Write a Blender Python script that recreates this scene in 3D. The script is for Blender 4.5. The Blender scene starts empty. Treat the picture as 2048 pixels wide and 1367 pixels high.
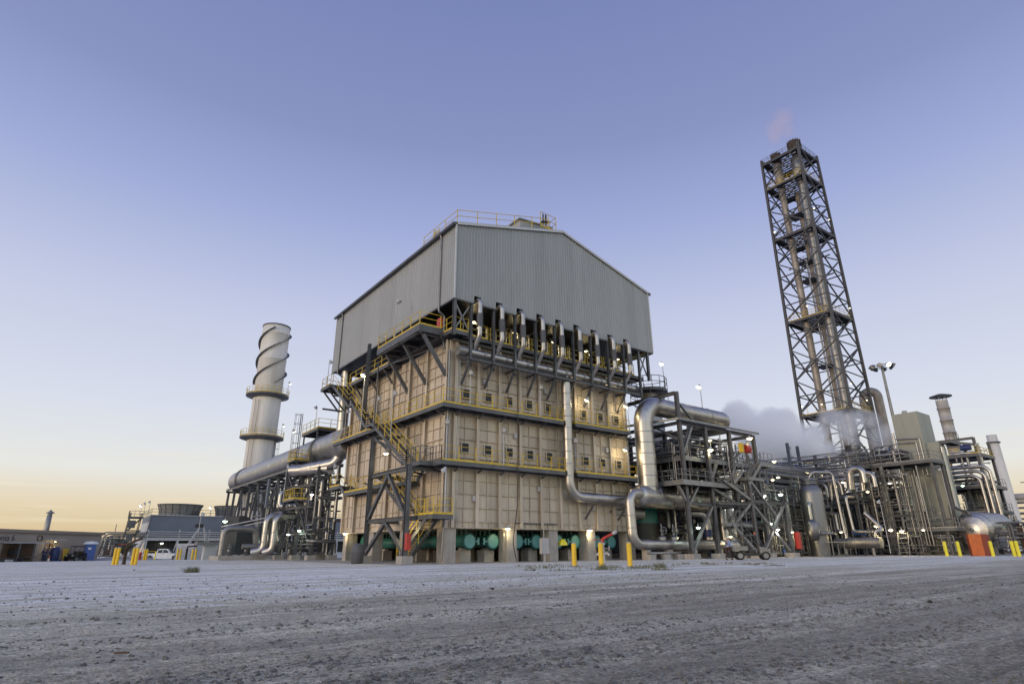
import bpy, math, random
import numpy as np
from mathutils import Matrix, Vector
sc = bpy.context.scene
col = sc.collection
rad = math.radians
# ---------------------------------------------------------------- camera
CAM = np.array([-22.4968, -37.7831, 0.9072]); FPX = 1169.942
AX = np.array([[0.79873699, -0.60165504, -0.00551606], [-0.19674794, -0.26983776, 0.94259102], [0.56860308, 0.75179704, 0.3339038]])
cd = bpy.data.cameras.new('camera'); cam = bpy.data.objects.new('camera', cd); col.objects.link(cam); sc.camera = cam
mw = Matrix(((AX[0][0], AX[1][0], -AX[2][0]), (AX[0][1], AX[1][1], -AX[2][1]), (AX[0][2], AX[1][2], -AX[2][2]))).to_4x4()
mw.translation = CAM; cam.matrix_world = mw
cd.sensor_width = 36; cd.lens = FPX / 2048 * 36; cd.clip_start = 0.05; cd.clip_end = 6000
# ---------------------------------------------------------------- sky
def lin(c): return tuple(((v / 255) / 12.92 if v / 255 <= .04045 else ((v / 255 + .055) / 1.055) ** 2.4) for v in c)
w = bpy.data.worlds.new('World'); sc.world = w; w.use_nodes = True
nt = w.node_tree; bg = nt.nodes['Background']; N = nt.nodes.new; L = nt.links.new
SUN_EL, SUN_AZ = 3.0, -95.0          # low sun behind the left of the picture (azimuth clockwise from +Y)
sky = N('ShaderNodeTexSky'); sky.sky_type = 'NISHITA'; sky.sun_disc = False
sky.sun_elevation = rad(SUN_EL); sky.sun_rotation = rad(SUN_AZ)
tc = N('ShaderNodeTexCoord'); sep = N('ShaderNodeSeparateXYZ'); L(tc.outputs['Generated'], sep.inputs[0])
ramp = N('ShaderNodeValToRGB'); L(sep.outputs['Z'], ramp.inputs[0])
stops = [(0.0, (214, 188, 156)), (.03, (220, 199, 160)), (.06, (229, 213, 182)), (.11, (231, 231, 226)), (.2, (216, 222, 235)), (.345, (196, 203, 229)), (.5, (160, 172, 216)), (.61, (137, 148, 194)), (.752, (122, 135, 185)), (1.0, (100, 112, 165))]
cr = ramp.color_ramp
while len(cr.elements) < len(stops): cr.elements.new(.5)
for e, (p, c) in zip(cr.elements, stops): e.position = p; e.color = lin(c) + (1,)
# thin streaks of cloud low over the left horizon
mp = N('ShaderNodeMapping'); L(tc.outputs['Generated'], mp.inputs[0]); mp.inputs['Scale'].default_value = (2.2, 2.2, 34)
mp.inputs['Location'].default_value = (.35, .1, .2)
cn = N('ShaderNodeTexNoise'); L(mp.outputs[0], cn.inputs['Vector']); cn.inputs['Scale'].default_value = 2.2; cn.inputs['Detail'].default_value = 6; cn.inputs['Roughness'].default_value = .55
ccr = N('ShaderNodeValToRGB'); L(cn.outputs[0], ccr.inputs[0]); ccr.color_ramp.elements[0].position = .56; ccr.color_ramp.elements[1].position = .74
band = N('ShaderNodeValToRGB'); L(sep.outputs['Z'], band.inputs[0])
b = band.color_ramp
for p, v in ((.02, 0), (.045, .7), (.11, .6), (.16, 0)):
    e = b.elements.new(p); e.color = (v, v, v, 1)
b.elements[0].color = (0, 0, 0, 1); b.elements[-1].color = (0, 0, 0, 1)
cm = N('ShaderNodeMath'); cm.operation = 'MULTIPLY'; L(ccr.outputs[0], cm.inputs[0]); L(band.outputs[0], cm.inputs[1])
mixc = N('ShaderNodeMixRGB'); L(cm.outputs[0], mixc.inputs[0]); L(ramp.outputs[0], mixc.inputs[1]); mixc.inputs[2].default_value = lin((246, 232, 205)) + (1,)
# added fill: unseen sky behind the camera is brightened, fading to the ramp in front
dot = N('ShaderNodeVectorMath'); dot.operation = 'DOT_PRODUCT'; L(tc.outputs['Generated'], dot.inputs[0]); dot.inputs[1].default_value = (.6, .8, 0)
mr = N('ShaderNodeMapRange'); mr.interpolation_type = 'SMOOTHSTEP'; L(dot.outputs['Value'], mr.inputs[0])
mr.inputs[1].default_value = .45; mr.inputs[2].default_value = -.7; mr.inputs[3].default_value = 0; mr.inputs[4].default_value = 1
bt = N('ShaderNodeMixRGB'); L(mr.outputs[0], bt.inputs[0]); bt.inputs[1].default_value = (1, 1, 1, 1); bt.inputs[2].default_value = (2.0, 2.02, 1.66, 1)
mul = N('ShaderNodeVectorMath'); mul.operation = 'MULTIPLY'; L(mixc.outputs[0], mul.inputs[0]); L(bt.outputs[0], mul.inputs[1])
sc2 = N('ShaderNodeVectorMath'); sc2.operation = 'SCALE'; L(sky.outputs[0], sc2.inputs[0]); sc2.inputs['Scale'].default_value = .002
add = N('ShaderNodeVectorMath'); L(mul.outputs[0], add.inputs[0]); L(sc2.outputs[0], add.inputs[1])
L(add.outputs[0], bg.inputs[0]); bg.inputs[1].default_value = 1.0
# ---------------------------------------------------------------- sun (already at the horizon: weak, broad, warm)
sd = bpy.data.lights.new('sun', 'SUN'); sd.energy = 1.15; sd.angle = rad(14); sd.color = (1, .74, .5)
so = bpy.data.objects.new('sun', sd); col.objects.link(so)
sdir = Vector((math.sin(rad(SUN_AZ)) * math.cos(rad(SUN_EL + 4)), math.cos(rad(SUN_AZ)) * math.cos(rad(SUN_EL + 4)), math.sin(rad(SUN_EL + 4))))
so.rotation_euler = sdir.to_track_quat('Z', 'Y').to_euler(); so.location = (-60, 20, 40)
sc.view_settings.view_transform = 'Standard'; sc.view_settings.look = 'None'; sc.view_settings.exposure = 0; sc.view_settings.gamma = 1
sc.cycles.use_denoising = True; sc.cycles.max_bounces = 16; sc.cycles.diffuse_bounces = 4; sc.cycles.glossy_bounces = 4; sc.cycles.volume_bounces = 16; sc.cycles.sample_clamp_indirect = 4
sc.cycles.volume_step_rate = 2.0; sc.cycles.caustics_reflective = False; sc.cycles.caustics_refractive = False
# ---------------------------------------------------------------- pixel helper (photo pixel + ground distance -> world point)
def ray(x, y): return AX[0] * (x - 1024) / FPX - AX[1] * (y - 683.5) / FPX + AX[2]
def spot(x, y, D):
    r = ray(x, y); return CAM + r * (D / math.hypot(r[0], r[1]))
def on(x, y, axis, v):
    r = ray(x, y); i = 'xyz'.index(axis); return CAM + r * ((v - CAM[i]) / r[i])
def ground_z(x, y):
    d = math.hypot(x - CAM[0], y - CAM[1])
    left = min(1, max(0, (6 - x - .12 * (y + 20)) / 12 + .9)) if False else 1
    t = min(1, max(0, (d - 78) / 45)); t = t * t * (3 - 2 * t)
    az = math.degrees(math.atan2(x - CAM[0], y - CAM[1]))
    s = min(1, max(0, (22 - az) / 12))
    return -.65 * t * s
# ---------------------------------------------------------------- materials
MAT = {}
def mat(name, c, rough=.6, metal=0, var=.25, scale=1.5, streak=0, bump=.0, bscale=30, dirt=None, dirt_amt=.5, spec=.5, object_space=False, rvar=0, cell=None, camt=.08):
    m = bpy.data.materials.new(name); m.use_nodes = True; t = m.node_tree; n = t.nodes; l = t.links
    p = n['Principled BSDF']; p.inputs['Metallic'].default_value = metal; p.inputs['Specular IOR Level'].default_value = spec
    src = n.new('ShaderNodeNewGeometry').outputs['Position'] if not object_space else n.new('ShaderNodeTexCoord').outputs['Object']
    mpn = n.new('ShaderNodeMapping'); l.new(src, mpn.inputs[0]); mpn.inputs['Scale'].default_value = (1, 1, .12 if streak else 1)
    ns = n.new('ShaderNodeTexNoise'); l.new(mpn.outputs[0], ns.inputs['Vector']); ns.inputs['Scale'].default_value = scale; ns.inputs['Detail'].default_value = 8; ns.inputs['Roughness'].default_value = .62
    r = n.new('ShaderNodeValToRGB'); l.new(ns.outputs[0], r.inputs[0])
    r.color_ramp.elements[0].position = .3; r.color_ramp.elements[1].position = .7
    r.color_ramp.elements[0].color = tuple(max(0, v * (1 - var)) for v in c) + (1,); r.color_ramp.elements[1].color = tuple(min(1, v * (1 + var * .6)) for v in c) + (1,)
    out = r.outputs[0]
    if dirt:
        n2 = n.new('ShaderNodeTexNoise'); mp2 = n.new('ShaderNodeMapping'); l.new(src, mp2.inputs[0]); mp2.inputs['Scale'].default_value = (3, 3, .35)
        l.new(mp2.outputs[0], n2.inputs['Vector']); n2.inputs['Scale'].default_value = scale * 1.3; n2.inputs['Detail'].default_value = 7
        r2 = n.new('ShaderNodeValToRGB'); l.new(n2.outputs[0], r2.inputs[0]); r2.color_ramp.elements[0].position = .53; r2.color_ramp.elements[1].position = .72
        r2.color_ramp.elements[1].color = (dirt_amt,) * 3 + (1,)
        mx = n.new('ShaderNodeMixRGB'); l.new(r2.outputs[0], mx.inputs[0]); l.new(out, mx.inputs[1]); mx.inputs[2].default_value = dirt + (1,); out = mx.outputs[0]
    if cell:                                     # sheet-to-sheet tint differences
        def vm(op, a, b=None):
            q = n.new('ShaderNodeVectorMath'); q.operation = op; l.new(a, q.inputs[0])
            if b is not None: q.inputs[1].default_value = b
            return q.outputs[0]
        wn = n.new('ShaderNodeTexWhiteNoise'); wn.noise_dimensions = '3D'; l.new(vm('FLOOR', vm('MULTIPLY', vm('ADD', src, cell[1]), tuple(1 / v for v in cell[0]))), wn.inputs['Vector'])
        mr_ = n.new('ShaderNodeMapRange'); l.new(wn.outputs[0], mr_.inputs[0]); mr_.inputs[3].default_value = 1 - camt; mr_.inputs[4].default_value = 1 + camt
        q = n.new('ShaderNodeVectorMath'); q.operation = 'SCALE'; l.new(out, q.inputs[0]); l.new(mr_.outputs[0], q.inputs['Scale']); out = q.outputs[0]
    l.new(out, p.inputs['Base Color'])
    p.inputs['Roughness'].default_value = rough
    if rvar:
        rr = n.new('ShaderNodeMapRange'); l.new(ns.outputs[0], rr.inputs[0]); rr.inputs[1].default_value = .3; rr.inputs[2].default_value = .7
        rr.inputs[3].default_value = rough - rvar; rr.inputs[4].default_value = rough + rvar; l.new(rr.outputs[0], p.inputs['Roughness'])
    if bump:
        nb = n.new('ShaderNodeTexNoise'); l.new(src, nb.inputs['Vector']); nb.inputs['Scale'].default_value = bscale; nb.inputs['Detail'].default_value = 4
        bn = n.new('ShaderNodeBump'); bn.inputs['Strength'].default_value = bump; bn.inputs['Distance'].default_value = .05; l.new(nb.outputs[0], bn.inputs['Height']); l.new(bn.outputs[0], p.inputs['Normal'])
    MAT[name] = m; return m
mat('clad', (.312, .322, .328), .42, 0, .08, .45, streak=1, dirt=(.21, .21, .21), dirt_amt=.35, cell=((1.2, 1.2, 40), (.73 + .31, .5, 5)), camt=.055)
mat('trim_pale', (.48, .49, .50), .45, 0, .1)
mat('casing', (.52, .445, .355), .6, 0, .26, .55, streak=1, dirt=(.25, .165, .11), dirt_amt=.5, cell=((1.045, 1.07, .985), (.595, .95, .14)), camt=.10)
mat('concrete', (.36, .335, .31), .9, 0, .22, 1.2, bump=.2, bscale=25, dirt=(.2, .18, .16), dirt_amt=.4)
mat('alu', (.44, .425, .41), .40, 1, .26, 1.1, bump=.09, bscale=2.2, rvar=.1, dirt=(.24, .21, .18), dirt_amt=.35)
mat('alu_dull', (.30, .295, .29), .52, 1, .22, 1.2, bump=.05, bscale=4, rvar=.1)
mat('sleeve', (.085, .088, .10), .7, 0, .2, 3)
mat('steel', (.098, .102, .112), .5, .2, .35, 1.3, dirt=(.11, .085, .065), dirt_amt=.3)
mat('steel_dk', (.062, .062, .068), .55, .2, .3, 1.3, dirt=(.10, .07, .05), dirt_amt=.3)
mat('gunmetal', (.20, .20, .215), .42, .9, .2, 1.0, streak=1, rvar=.08)
mat('steel_lt', (.22, .225, .235), .45, .5, .3, 1.5)
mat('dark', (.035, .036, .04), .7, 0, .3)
mat('grating', (.075, .078, .085), .7, .3, .3, 4)
mat('yellow', (.62, .43, .035), .5, 0, .2, 2, dirt=(.25, .17, .04), dirt_amt=.4)
mat('yellow_post', (.72, .46, .02), .5, 0, .12, 3, dirt=(.35, .24, .06), dirt_amt=.4)
mat('yellow_lemon', (.75, .66, .04), .5, 0, .12, 3)
mat('teal', (.025, .14, .13), .45, 0, .15, 1.5)
mat('teal_pale', (.10, .30, .31), .45, 0, .1, 1.5)
mat('red', (.42, .035, .025), .45, 0, .2, 3)
mat('orange', (.50, .12, .025), .55, 0, .25, 2, dirt=(.25, .06, .02), dirt_amt=.5)
mat('orange_dk', (.22, .04, .02), .6, 0, .25, 2)
mat('white', (.72, .72, .72), .45, 0, .08, 2)
mat('stack', (.62, .595, .56), .75, 0, .12, .7, streak=1, dirt=(.36, .30, .24), dirt_amt=.3)
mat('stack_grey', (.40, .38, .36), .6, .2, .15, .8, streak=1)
mat('rustpipe', (.30, .265, .235), .55, .5, .3, .6, dirt=(.14, .09, .06), dirt_amt=.5)
mat('rusty', (.075, .05, .038), .75, .2, .4, 3)
mat('sage', (.29, .30, .262), .55, 0, .12, .8, streak=1, dirt=(.20, .20, .15), dirt_amt=.3)
mat('bluegrey', (.14, .16, .20), .6, 0, .12, .8)
mat('grey_lt', (.42, .43, .45), .6, 0, .1)
mat('slat', (.20, .20, .19), .8, 0, .2, 4)
mat('beige_wall', (.37, .325, .285), .85, 0, .08, .6)
mat('beige_trim', (.30, .25, .205), .8, 0, .1)
mat('blue_plastic', (.03, .09, .34), .4, 0, .15, 3)
mat('navy', (.02, .035, .12), .5, 0, .2)
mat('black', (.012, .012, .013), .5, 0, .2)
mat('rubber', (.018, .018, .018), .8, 0, .2)
mat('glass_dark', (.02, .023, .028), .08, 0, .05)
mat('skin', (.42, .25, .17), .55, 0, .1)
mat('shirt_blue', (.22, .30, .52), .9, 0, .2, 8)
mat('shirt_navy', (.03, .05, .13), .9, 0, .2, 8)
mat('jeans', (.10, .15, .25), .9, 0, .2, 8)
mat('trouser_dark', (.05, .03, .035), .9, 0, .2, 8)
mat('vest', (.10, .03, .03), .8, 0, .2, 8)
mat('mint', (.30, .48, .40), .5, 0, .12, 2)
mat('leaf', (.075, .085, .045), .9, 0, .4, 2)
mat('dry_grass', (.17, .145, .085), .9, 0, .4, 8)
mat('green_grass', (.17, .175, .105), .9, 0, .5, 8)
mat('sign_dark', (.06, .06, .065), .6, 0, .1)
mat('wood', (.10, .06, .035), .8, 0, .3, 6)
mat('grey_ctrl', (.40, .39, .40), .5, 0, .12)
def emit(name, c, s):
    m = bpy.data.materials.new(name); m.use_nodes = True; p = m.node_tree.nodes['Principled BSDF']
    p.inputs['Base Color'].default_value = c + (1,); p.inputs['Emission Color'].default_value = c + (1,); p.inputs['Emission Strength'].default_value = s; MAT[name] = m
emit('lit_warm', (1, .84, .48), 7); emit('lit_white', (1, .95, .80), 8); emit('lit_green', (.72, 1, .72), 12); mat('lens_off', (.55, .54, .5), .3, 0, .05)
# ---------------------------------------------------------------- mesh collector
Z = np.array([0, 0, 1.0])
def V(*a): return np.array(a, float)
def unit(v):
    v = np.asarray(v, float); return v / max(1e-9, np.linalg.norm(v))
def frame(d, up=None):
    d = unit(d); u = Z if up is None else np.asarray(up, float)
    if abs(np.dot(d, unit(u))) > .97: u = np.array([0, 1.0, 0])
    s = unit(np.cross(u, d)); return s, unit(np.cross(d, s)), d
class M:
    def __init__(s): s.v = []; s.f = []; s.s = []
    def add(s, vs, fs, sm=False):
        o = len(s.v); s.v += [tuple(map(float, p)) for p in vs]
        for f in fs: s.f.append(tuple(i + o for i in f)); s.s.append(sm)
        return s
    def box(s, a, b):
        x0, y0, z0 = a; x1, y1, z1 = b
        return s.add([(x0, y0, z0), (x1, y0, z0), (x1, y1, z0), (x0, y1, z0), (x0, y0, z1), (x1, y0, z1), (x1, y1, z1), (x0, y1, z1)],
                     [(3, 2, 1, 0), (4, 5, 6, 7), (0, 1, 5, 4), (1, 2, 6, 5), (2, 3, 7, 6), (3, 0, 4, 7)])
    def cbox(s, c, d): return s.box([c[i] - d[i] / 2 for i in range(3)], [c[i] + d[i] / 2 for i in range(3)])
    def prof(s, p, q, poly, up=None):           # extrude a 2-D outline (side, up) from p to q
        p = np.asarray(p, float); q = np.asarray(q, float); a, b, d = frame(q - p, up); n = len(poly)
        vs = [p + a * u + b * v for u, v in poly] + [q + a * u + b * v for u, v in poly]
        fs = [(i, (i + 1) % n, n + (i + 1) % n, n + i) for i in range(n)]
        return s.add(vs, fs + [tuple(range(n))[::-1], tuple(range(n, 2 * n))])
    def bar(s, p, q, w, h=None, up=None):
        h = w if h is None else h; w /= 2; h /= 2
        return s.prof(p, q, [(-w, -h), (w, -h), (w, h), (-w, h)], up)
    def ibeam(s, p, q, w, h, up=None, t=.03):
        t = max(t, w * .12); w /= 2; h /= 2
        return s.prof(p, q, [(-w, -h), (w, -h), (w, -h + t), (t / 2, -h + t), (t / 2, h - t), (w, h - t), (w, h), (-w, h), (-w, h - t), (-t / 2, h - t), (-t / 2, -h + t), (-w, -h + t)], up)
    def tube(s, pts, r, n=10, bend=0, cap=True, band=0):
        pts = [np.asarray(p, float) for p in pts]; P = [pts[0]]
        for i in range(1, len(pts) - 1):
            a, b, c = pts[i - 1], pts[i], pts[i + 1]; d1 = unit(b - a); d2 = unit(c - b)
            ang = math.acos(max(-1, min(1, float(np.dot(d1, d2)))))
            if bend <= 0 or ang < .02: P.append(b); continue
            t = min(bend * math.tan(ang / 2), np.linalg.norm(b - a) * .49, np.linalg.norm(c - b) * .49); R = t / math.tan(ang / 2)
            nrm = unit(d2 - d1 * np.dot(d1, d2)); ce = b - d1 * t + nrm * R; k = max(3, int(ang / .2))
            for j in range(k + 1):
                th = ang * j / k; P.append(ce + R * (math.sin(th) * d1 - math.cos(th) * nrm))
        P.append(pts[-1]); rs = [r] * len(P)
        if band:
            Q = [P[0]]; S = [r]
            for i in range(len(P) - 1):
                a, b = P[i], P[i + 1]; ln = np.linalg.norm(b - a); k = int(ln / band)
                for j in range(1, k + (1 if ln - k * band > band * .3 else 0)):
                    t = j * band / ln; dt = .03 / ln
                    for u, rr in ((t - dt * 1.7, r), (t - dt, r), (t - dt * .8, r * 1.006 + .004), (t + dt * .8, r * 1.006 + .004), (t + dt, r), (t + dt * 1.7, r)): Q.append(a + (b - a) * u); S.append(rr)
                Q.append(b); S.append(r)
            P, rs = Q, S
        T = []
        for i in range(len(P)):
            d = (P[min(i + 1, len(P) - 1)] - P[max(i - 1, 0)]); T.append(unit(d))
        a, b, _ = frame(T[0]); rings = []
        for i in range(len(P)):
            if i: a = unit(a - T[i] * np.dot(a, T[i])); b = np.cross(T[i], a)
            rings.append([P[i] + rs[i] * (math.cos(2 * math.pi * k / n) * a + math.sin(2 * math.pi * k / n) * b) for k in range(n)])
        o = len(s.v); m = len(rings)
        fs = [(i * n + k, i * n + (k + 1) % n, (i + 1) * n + (k + 1) % n, (i + 1) * n + k) for i in range(m - 1) for k in range(n)]
        s.add([p for g in rings for p in g], fs, True)
        if cap: s.add(rings[0], [tuple(range(n))[::-1]]); s.add(rings[-1], [tuple(range(n))])
        return s
    def lathe(s, prof, c=(0, 0, 0), n=24, axis=(0, 0, 1), cap=True, sm=True):
        a, b, d = frame(axis); c = np.asarray(c, float); m = len(prof)
        vs = [c + d * z + r * (math.cos(2 * math.pi * k / n) * a + math.sin(2 * math.pi * k / n) * b) for r, z in prof for k in range(n)]
        s.add(vs, [(i * n + k, i * n + (k + 1) % n, (i + 1) * n + (k + 1) % n, (i + 1) * n + k) for i in range(m - 1) for k in range(n)], sm)
        if cap:
            if prof[0][0] > 1e-3: s.add(vs[:n], [tuple(range(n))[::-1]])
            if prof[-1][0] > 1e-3: s.add(vs[-n:], [tuple(range(n))])
        return s
    def ball(s, c, r, n=10, sq=1.0): return s.lathe([(max(1e-4, r * math.sin(math.pi * i / 8)), -r * sq * math.cos(math.pi * i / 8)) for i in range(9)], c, n)
    def prism(s, poly, z0, z1):
        n = len(poly)
        return s.add([(x, y, z0) for x, y in poly] + [(x, y, z1) for x, y in poly], [(i, (i + 1) % n, n + (i + 1) % n, n + i) for i in range(n)] + [tuple(range(n))[::-1], tuple(range(n, 2 * n))])
    def disc(s, c, r, axis, n=20, t=.04): return s.lathe([(r, -t / 2), (r, t / 2)], c, n, axis, sm=False)
# ---------------------------------------------------------------- objects
ORG = {}; LABELS = {}
def tag(o, label, cat, group=None, kind=None):
    if label: o['label'] = label; LABELS.setdefault(label, []).append((o.name, group))
    if cat: o['category'] = cat
    if group: o['group'] = group
    if kind: o['kind'] = kind
    return o
def thing(name, label, cat, org, group=None):
    o = bpy.data.objects.new(name, None); o.empty_display_size = .2; col.objects.link(o); o.location = tuple(map(float, org)); ORG[o.name] = np.asarray(org, float)
    return tag(o, label, cat, group)
def mk(name, m, material, parent=None, label=None, cat=None, group=None, kind=None):
    v = np.array(m.v, float)
    if parent is not None: org = ORG[parent.name]
    else: org = np.array([(v[:, 0].min() + v[:, 0].max()) / 2, (v[:, 1].min() + v[:, 1].max()) / 2, v[:, 2].min()])
    me = bpy.data.meshes.new(name); me.from_pydata((v - org).tolist(), [], m.f); me.polygons.foreach_set('use_smooth', m.s)
    me.materials.append(MAT[material]); me.update()
    o = bpy.data.objects.new(name, me); col.objects.link(o); ORG[o.name] = org
    if parent is not None: o.parent = parent
    else: o.location = tuple(org)
    return tag(o, label, cat, group, kind)
def dup(root, loc, label=None, rz=None):
    r = root.copy(); col.objects.link(r); r.location = tuple(map(float, loc))
    if rz is not None: r.rotation_euler = (0, 0, rz)
    ORG[r.name] = np.asarray(loc, float)
    if label: r['label'] = label; LABELS.setdefault(label, []).append((r.name, r.get('group')))
    for ch in list(root.children):
        c = ch.copy(); col.objects.link(c); c.parent = r
        for g in ch.children:
            d = g.copy(); col.objects.link(d); d.parent = c
    return r
# ---------------------------------------------------------------- shared builders
def rail(pts, parent, material='yellow', h=1.07, toe=True, step=1.5, closed=False, r=.024, name='railing'):
    m = M(); pts = [np.asarray(p, float) for p in pts]
    if closed: pts = pts + [pts[0]]
    for k in (h, h * .55): m.tube([p + Z * k for p in pts], r, 6)
    for i in range(len(pts) - 1):
        a, b = pts[i], pts[i + 1]; ln = np.linalg.norm(b - a); n = max(1, round(ln / step))
        for j in range(n + (1 if i == len(pts) - 2 and not closed else 0)):
            p = a + (b - a) * j / n; m.bar(p - Z * .12, p + Z * h, .05)
        if toe and abs(b[2] - a[2]) < .3: m.bar(a + Z * .07, b + Z * .07, .015, .15)
    return mk(name, m, material, parent)
def deck(x0, y0, x1, y1, z, parent, material='steel', t=.3, name='deck'):
    """a grated walkway: frame of channels with the grating laid inside it"""
    m = M(); w = .09
    m.box((x0, y0, z - t), (x1, y0 + w, z)); m.box((x0, y1 - w, z - t), (x1, y1, z)); m.box((x0, y0 + w, z - t), (x0 + w, y1 - w, z)); m.box((x1 - w, y0 + w, z - t), (x1, y1 - w, z))
    o = mk(name, m, material, parent); g = M(); g.box((x0 + w, y0 + w, z - .06), (x1 - w, y1 - w, z - .02))
    L_ = max(x1 - x0, y1 - y0); n = int(L_ / 1.6)
    for i in range(1, n):
        t_ = i / n
        if x1 - x0 >= y1 - y0: x = x0 + (x1 - x0) * t_; g.box((x - .04, y0 + w, z - t * .8), (x + .04, y1 - w, z - .062))
        else: y = y0 + (y1 - y0) * t_; g.box((x0 + w, y - .04, z - t * .8), (x1 - w, y + .04, z - .062))
    go = mk('grating', g, 'grating', o)
    return o
def flight(a, b, side, wd, parent, rmat='yellow', smat='steel', rails=True):
    """stair from a (low) to b (high); side = unit vector across, wd = width"""
    a = np.asarray(a, float); b = np.asarray(b, float); side = unit(side); o = None
    m = M()
    for k in (-.5, .5): m.bar(a + side * wd * k, b + side * wd * k, .07, .28)
    n = max(2, int((b[2] - a[2]) / .2)); h = unit((b - a) * np.array([1, 1, 0]))
    for i in range(1, n):
        p = a + (b - a) * i / n + Z * .06; m.bar(p - side * (wd / 2 - .04), p + side * (wd / 2 - .04), .26, .035)
    o = mk('stair_flight', m, smat, parent)
    if rails:
        for k in (-.5, .5):
            rail([a + side * wd * k + Z * .12, b + side * wd * k + Z * .12], o, rmat, h=1.0, toe=False, step=1.7, name='handrail')
    return o
def ladder(p, h, out, parent, material='steel', cage=True, wd=.45):
    p = np.asarray(p, float); out = unit(out); sd = unit(np.cross(out, Z)); m = M()
    for k in (-.5, .5): m.bar(p + sd * wd * k, p + sd * wd * k + Z * h, .06)
    for i in range(int(h / .3)): m.bar(p + sd * wd * -.5 + Z * (.3 * i + .2), p + sd * wd * .5 + Z * (.3 * i + .2), .03)
    if cage and h > 3:
        k = int((h - 2.2) / 1.1)
        arc = [p + out * (.36 - .36 * math.cos(t)) * 1.0 + sd * .36 * math.sin(t) * 1.0 for t in np.linspace(-math.pi * .8 + math.pi, math.pi * .8 + math.pi, 9)]
        arc = [p + sd * .36 * math.sin(t) + out * (.38 - .38 * math.cos(t)) for t in np.linspace(.5, 2 * math.pi - .5, 9)]
        for i in range(k + 1): m.tube([q + Z * (2.2 + 1.1 * i) for q in arc], .022, 5)
        for q in arc[1:-1:2]: m.bar(q + Z * 2.2, q + Z * (2.2 + 1.1 * k), .03)
    return mk('ladder', m, material, parent)
PT = {'warm': (1, .80, .42), 'white': (1, .93, .78), 'green': (.75, 1, .75)}
def point(parent, p, tint, watts, r=.12):
    watts *= .6
    ld = bpy.data.lights.new('lamp_light', 'POINT'); ld.energy = watts; ld.color = PT[tint]; ld.shadow_soft_size = r
    o = bpy.data.objects.new('lamp_light', ld); col.objects.link(o); o.parent = parent; o.location = tuple(np.asarray(p, float) - ORG[parent.name])
    return o
def pole_lamp(base, h, label, lit=None, az=0, watts=0, pole='grey_lt', group='pole lamps around the plant', s=1.0):
    base = np.asarray(base, float); t = thing('pole_lamp', label, 'lamp', base, group)
    d = np.array([math.cos(az), math.sin(az), 0]); top = base + Z * h
    mk('pole', M().tube([base, top], .035 * s, 7), pole, t)
    m = M(); ax = unit(-Z * .86 + d * .5); c = top + d * .12 * s + Z * .02
    m.lathe([(.05 * s, -.16 * s), (.09 * s, -.1 * s), (.12 * s, 0), (.22 * s, .16 * s), (.235 * s, .19 * s)], c, 14, ax, cap=False); m.bar(top, c - ax * .12 * s, .05 * s)
    hd = mk('lamp_head', m, 'grey_lt', t)
    c2 = c + ax * .17 * s
    mk('lens', M().lathe([(.21 * s, -.02), (.17 * s, .05 * s), (.09 * s, .1 * s), (.002, .12 * s)], c2, 14, ax), 'lit_' + lit if lit else 'lens_off', hd)
    if lit and watts: point(t, c2 + ax * .35, lit, watts)
    return t
def bulk_lamp(p, label, lit='warm', watts=0, s=1.0, group='bulkhead lamps in the steelwork', hang=.35):
    p = np.asarray(p, float); t = thing('bulkhead_lamp', label, 'lamp', p, group)
    m = M().tube([p + Z * hang, p + Z * .1], .02, 6); m.lathe([(.05 * s, .16 * s), (.09 * s, .06 * s), (.24 * s, -.02), (.25 * s, -.05)], p, 14, cap=False)
    hd = mk('lamp_head', m, 'grey_lt', t)
    mk('lens', M().lathe([(.2 * s, -.03), (.17 * s, -.11 * s), (.09 * s, -.17 * s), (.002, -.19 * s)][::-1], p, 14), 'lit_' + lit if lit else 'lens_off', hd)
    if lit and watts: point(t, p - Z * .45, lit, watts)
    return t
def valve_parts(c, s, parent, wheel_dir=(0, -1, 0), body='alu_dull'):
    c = np.asarray(c, float); m = M(); m.lathe([(.3 * s, 0), (.36 * s, .1 * s), (.36 * s, .42 * s), (.3 * s, .46 * s), (.1 * s, .5 * s), (.1 * s, .85 * s), (.14 * s, .86 * s), (.14 * s, 1.0 * s), (.05 * s, 1.02 * s), (.05 * s, 1.5 * s)], c, 12)
    v = mk('valve_body', m, body, parent)
    wd = unit(wheel_dir); a, b, _ = frame(wd); cc = c + Z * .95 * s + wd * .34 * s; ring = [cc + .3 * s * (math.cos(t) * a + math.sin(t) * b) for t in np.linspace(0, 2 * math.pi, 15)]
    w_ = M().tube(ring, .03 * s, 6, cap=False)
    for t in (0, 2.1, 4.2): w_.bar(cc, cc + .3 * s * (math.cos(t) * a + math.sin(t) * b), .03 * s)
    w_.bar(c + Z * .95 * s, cc, .05 * s); mk('handwheel', w_, 'steel_lt', v); return v
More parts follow.
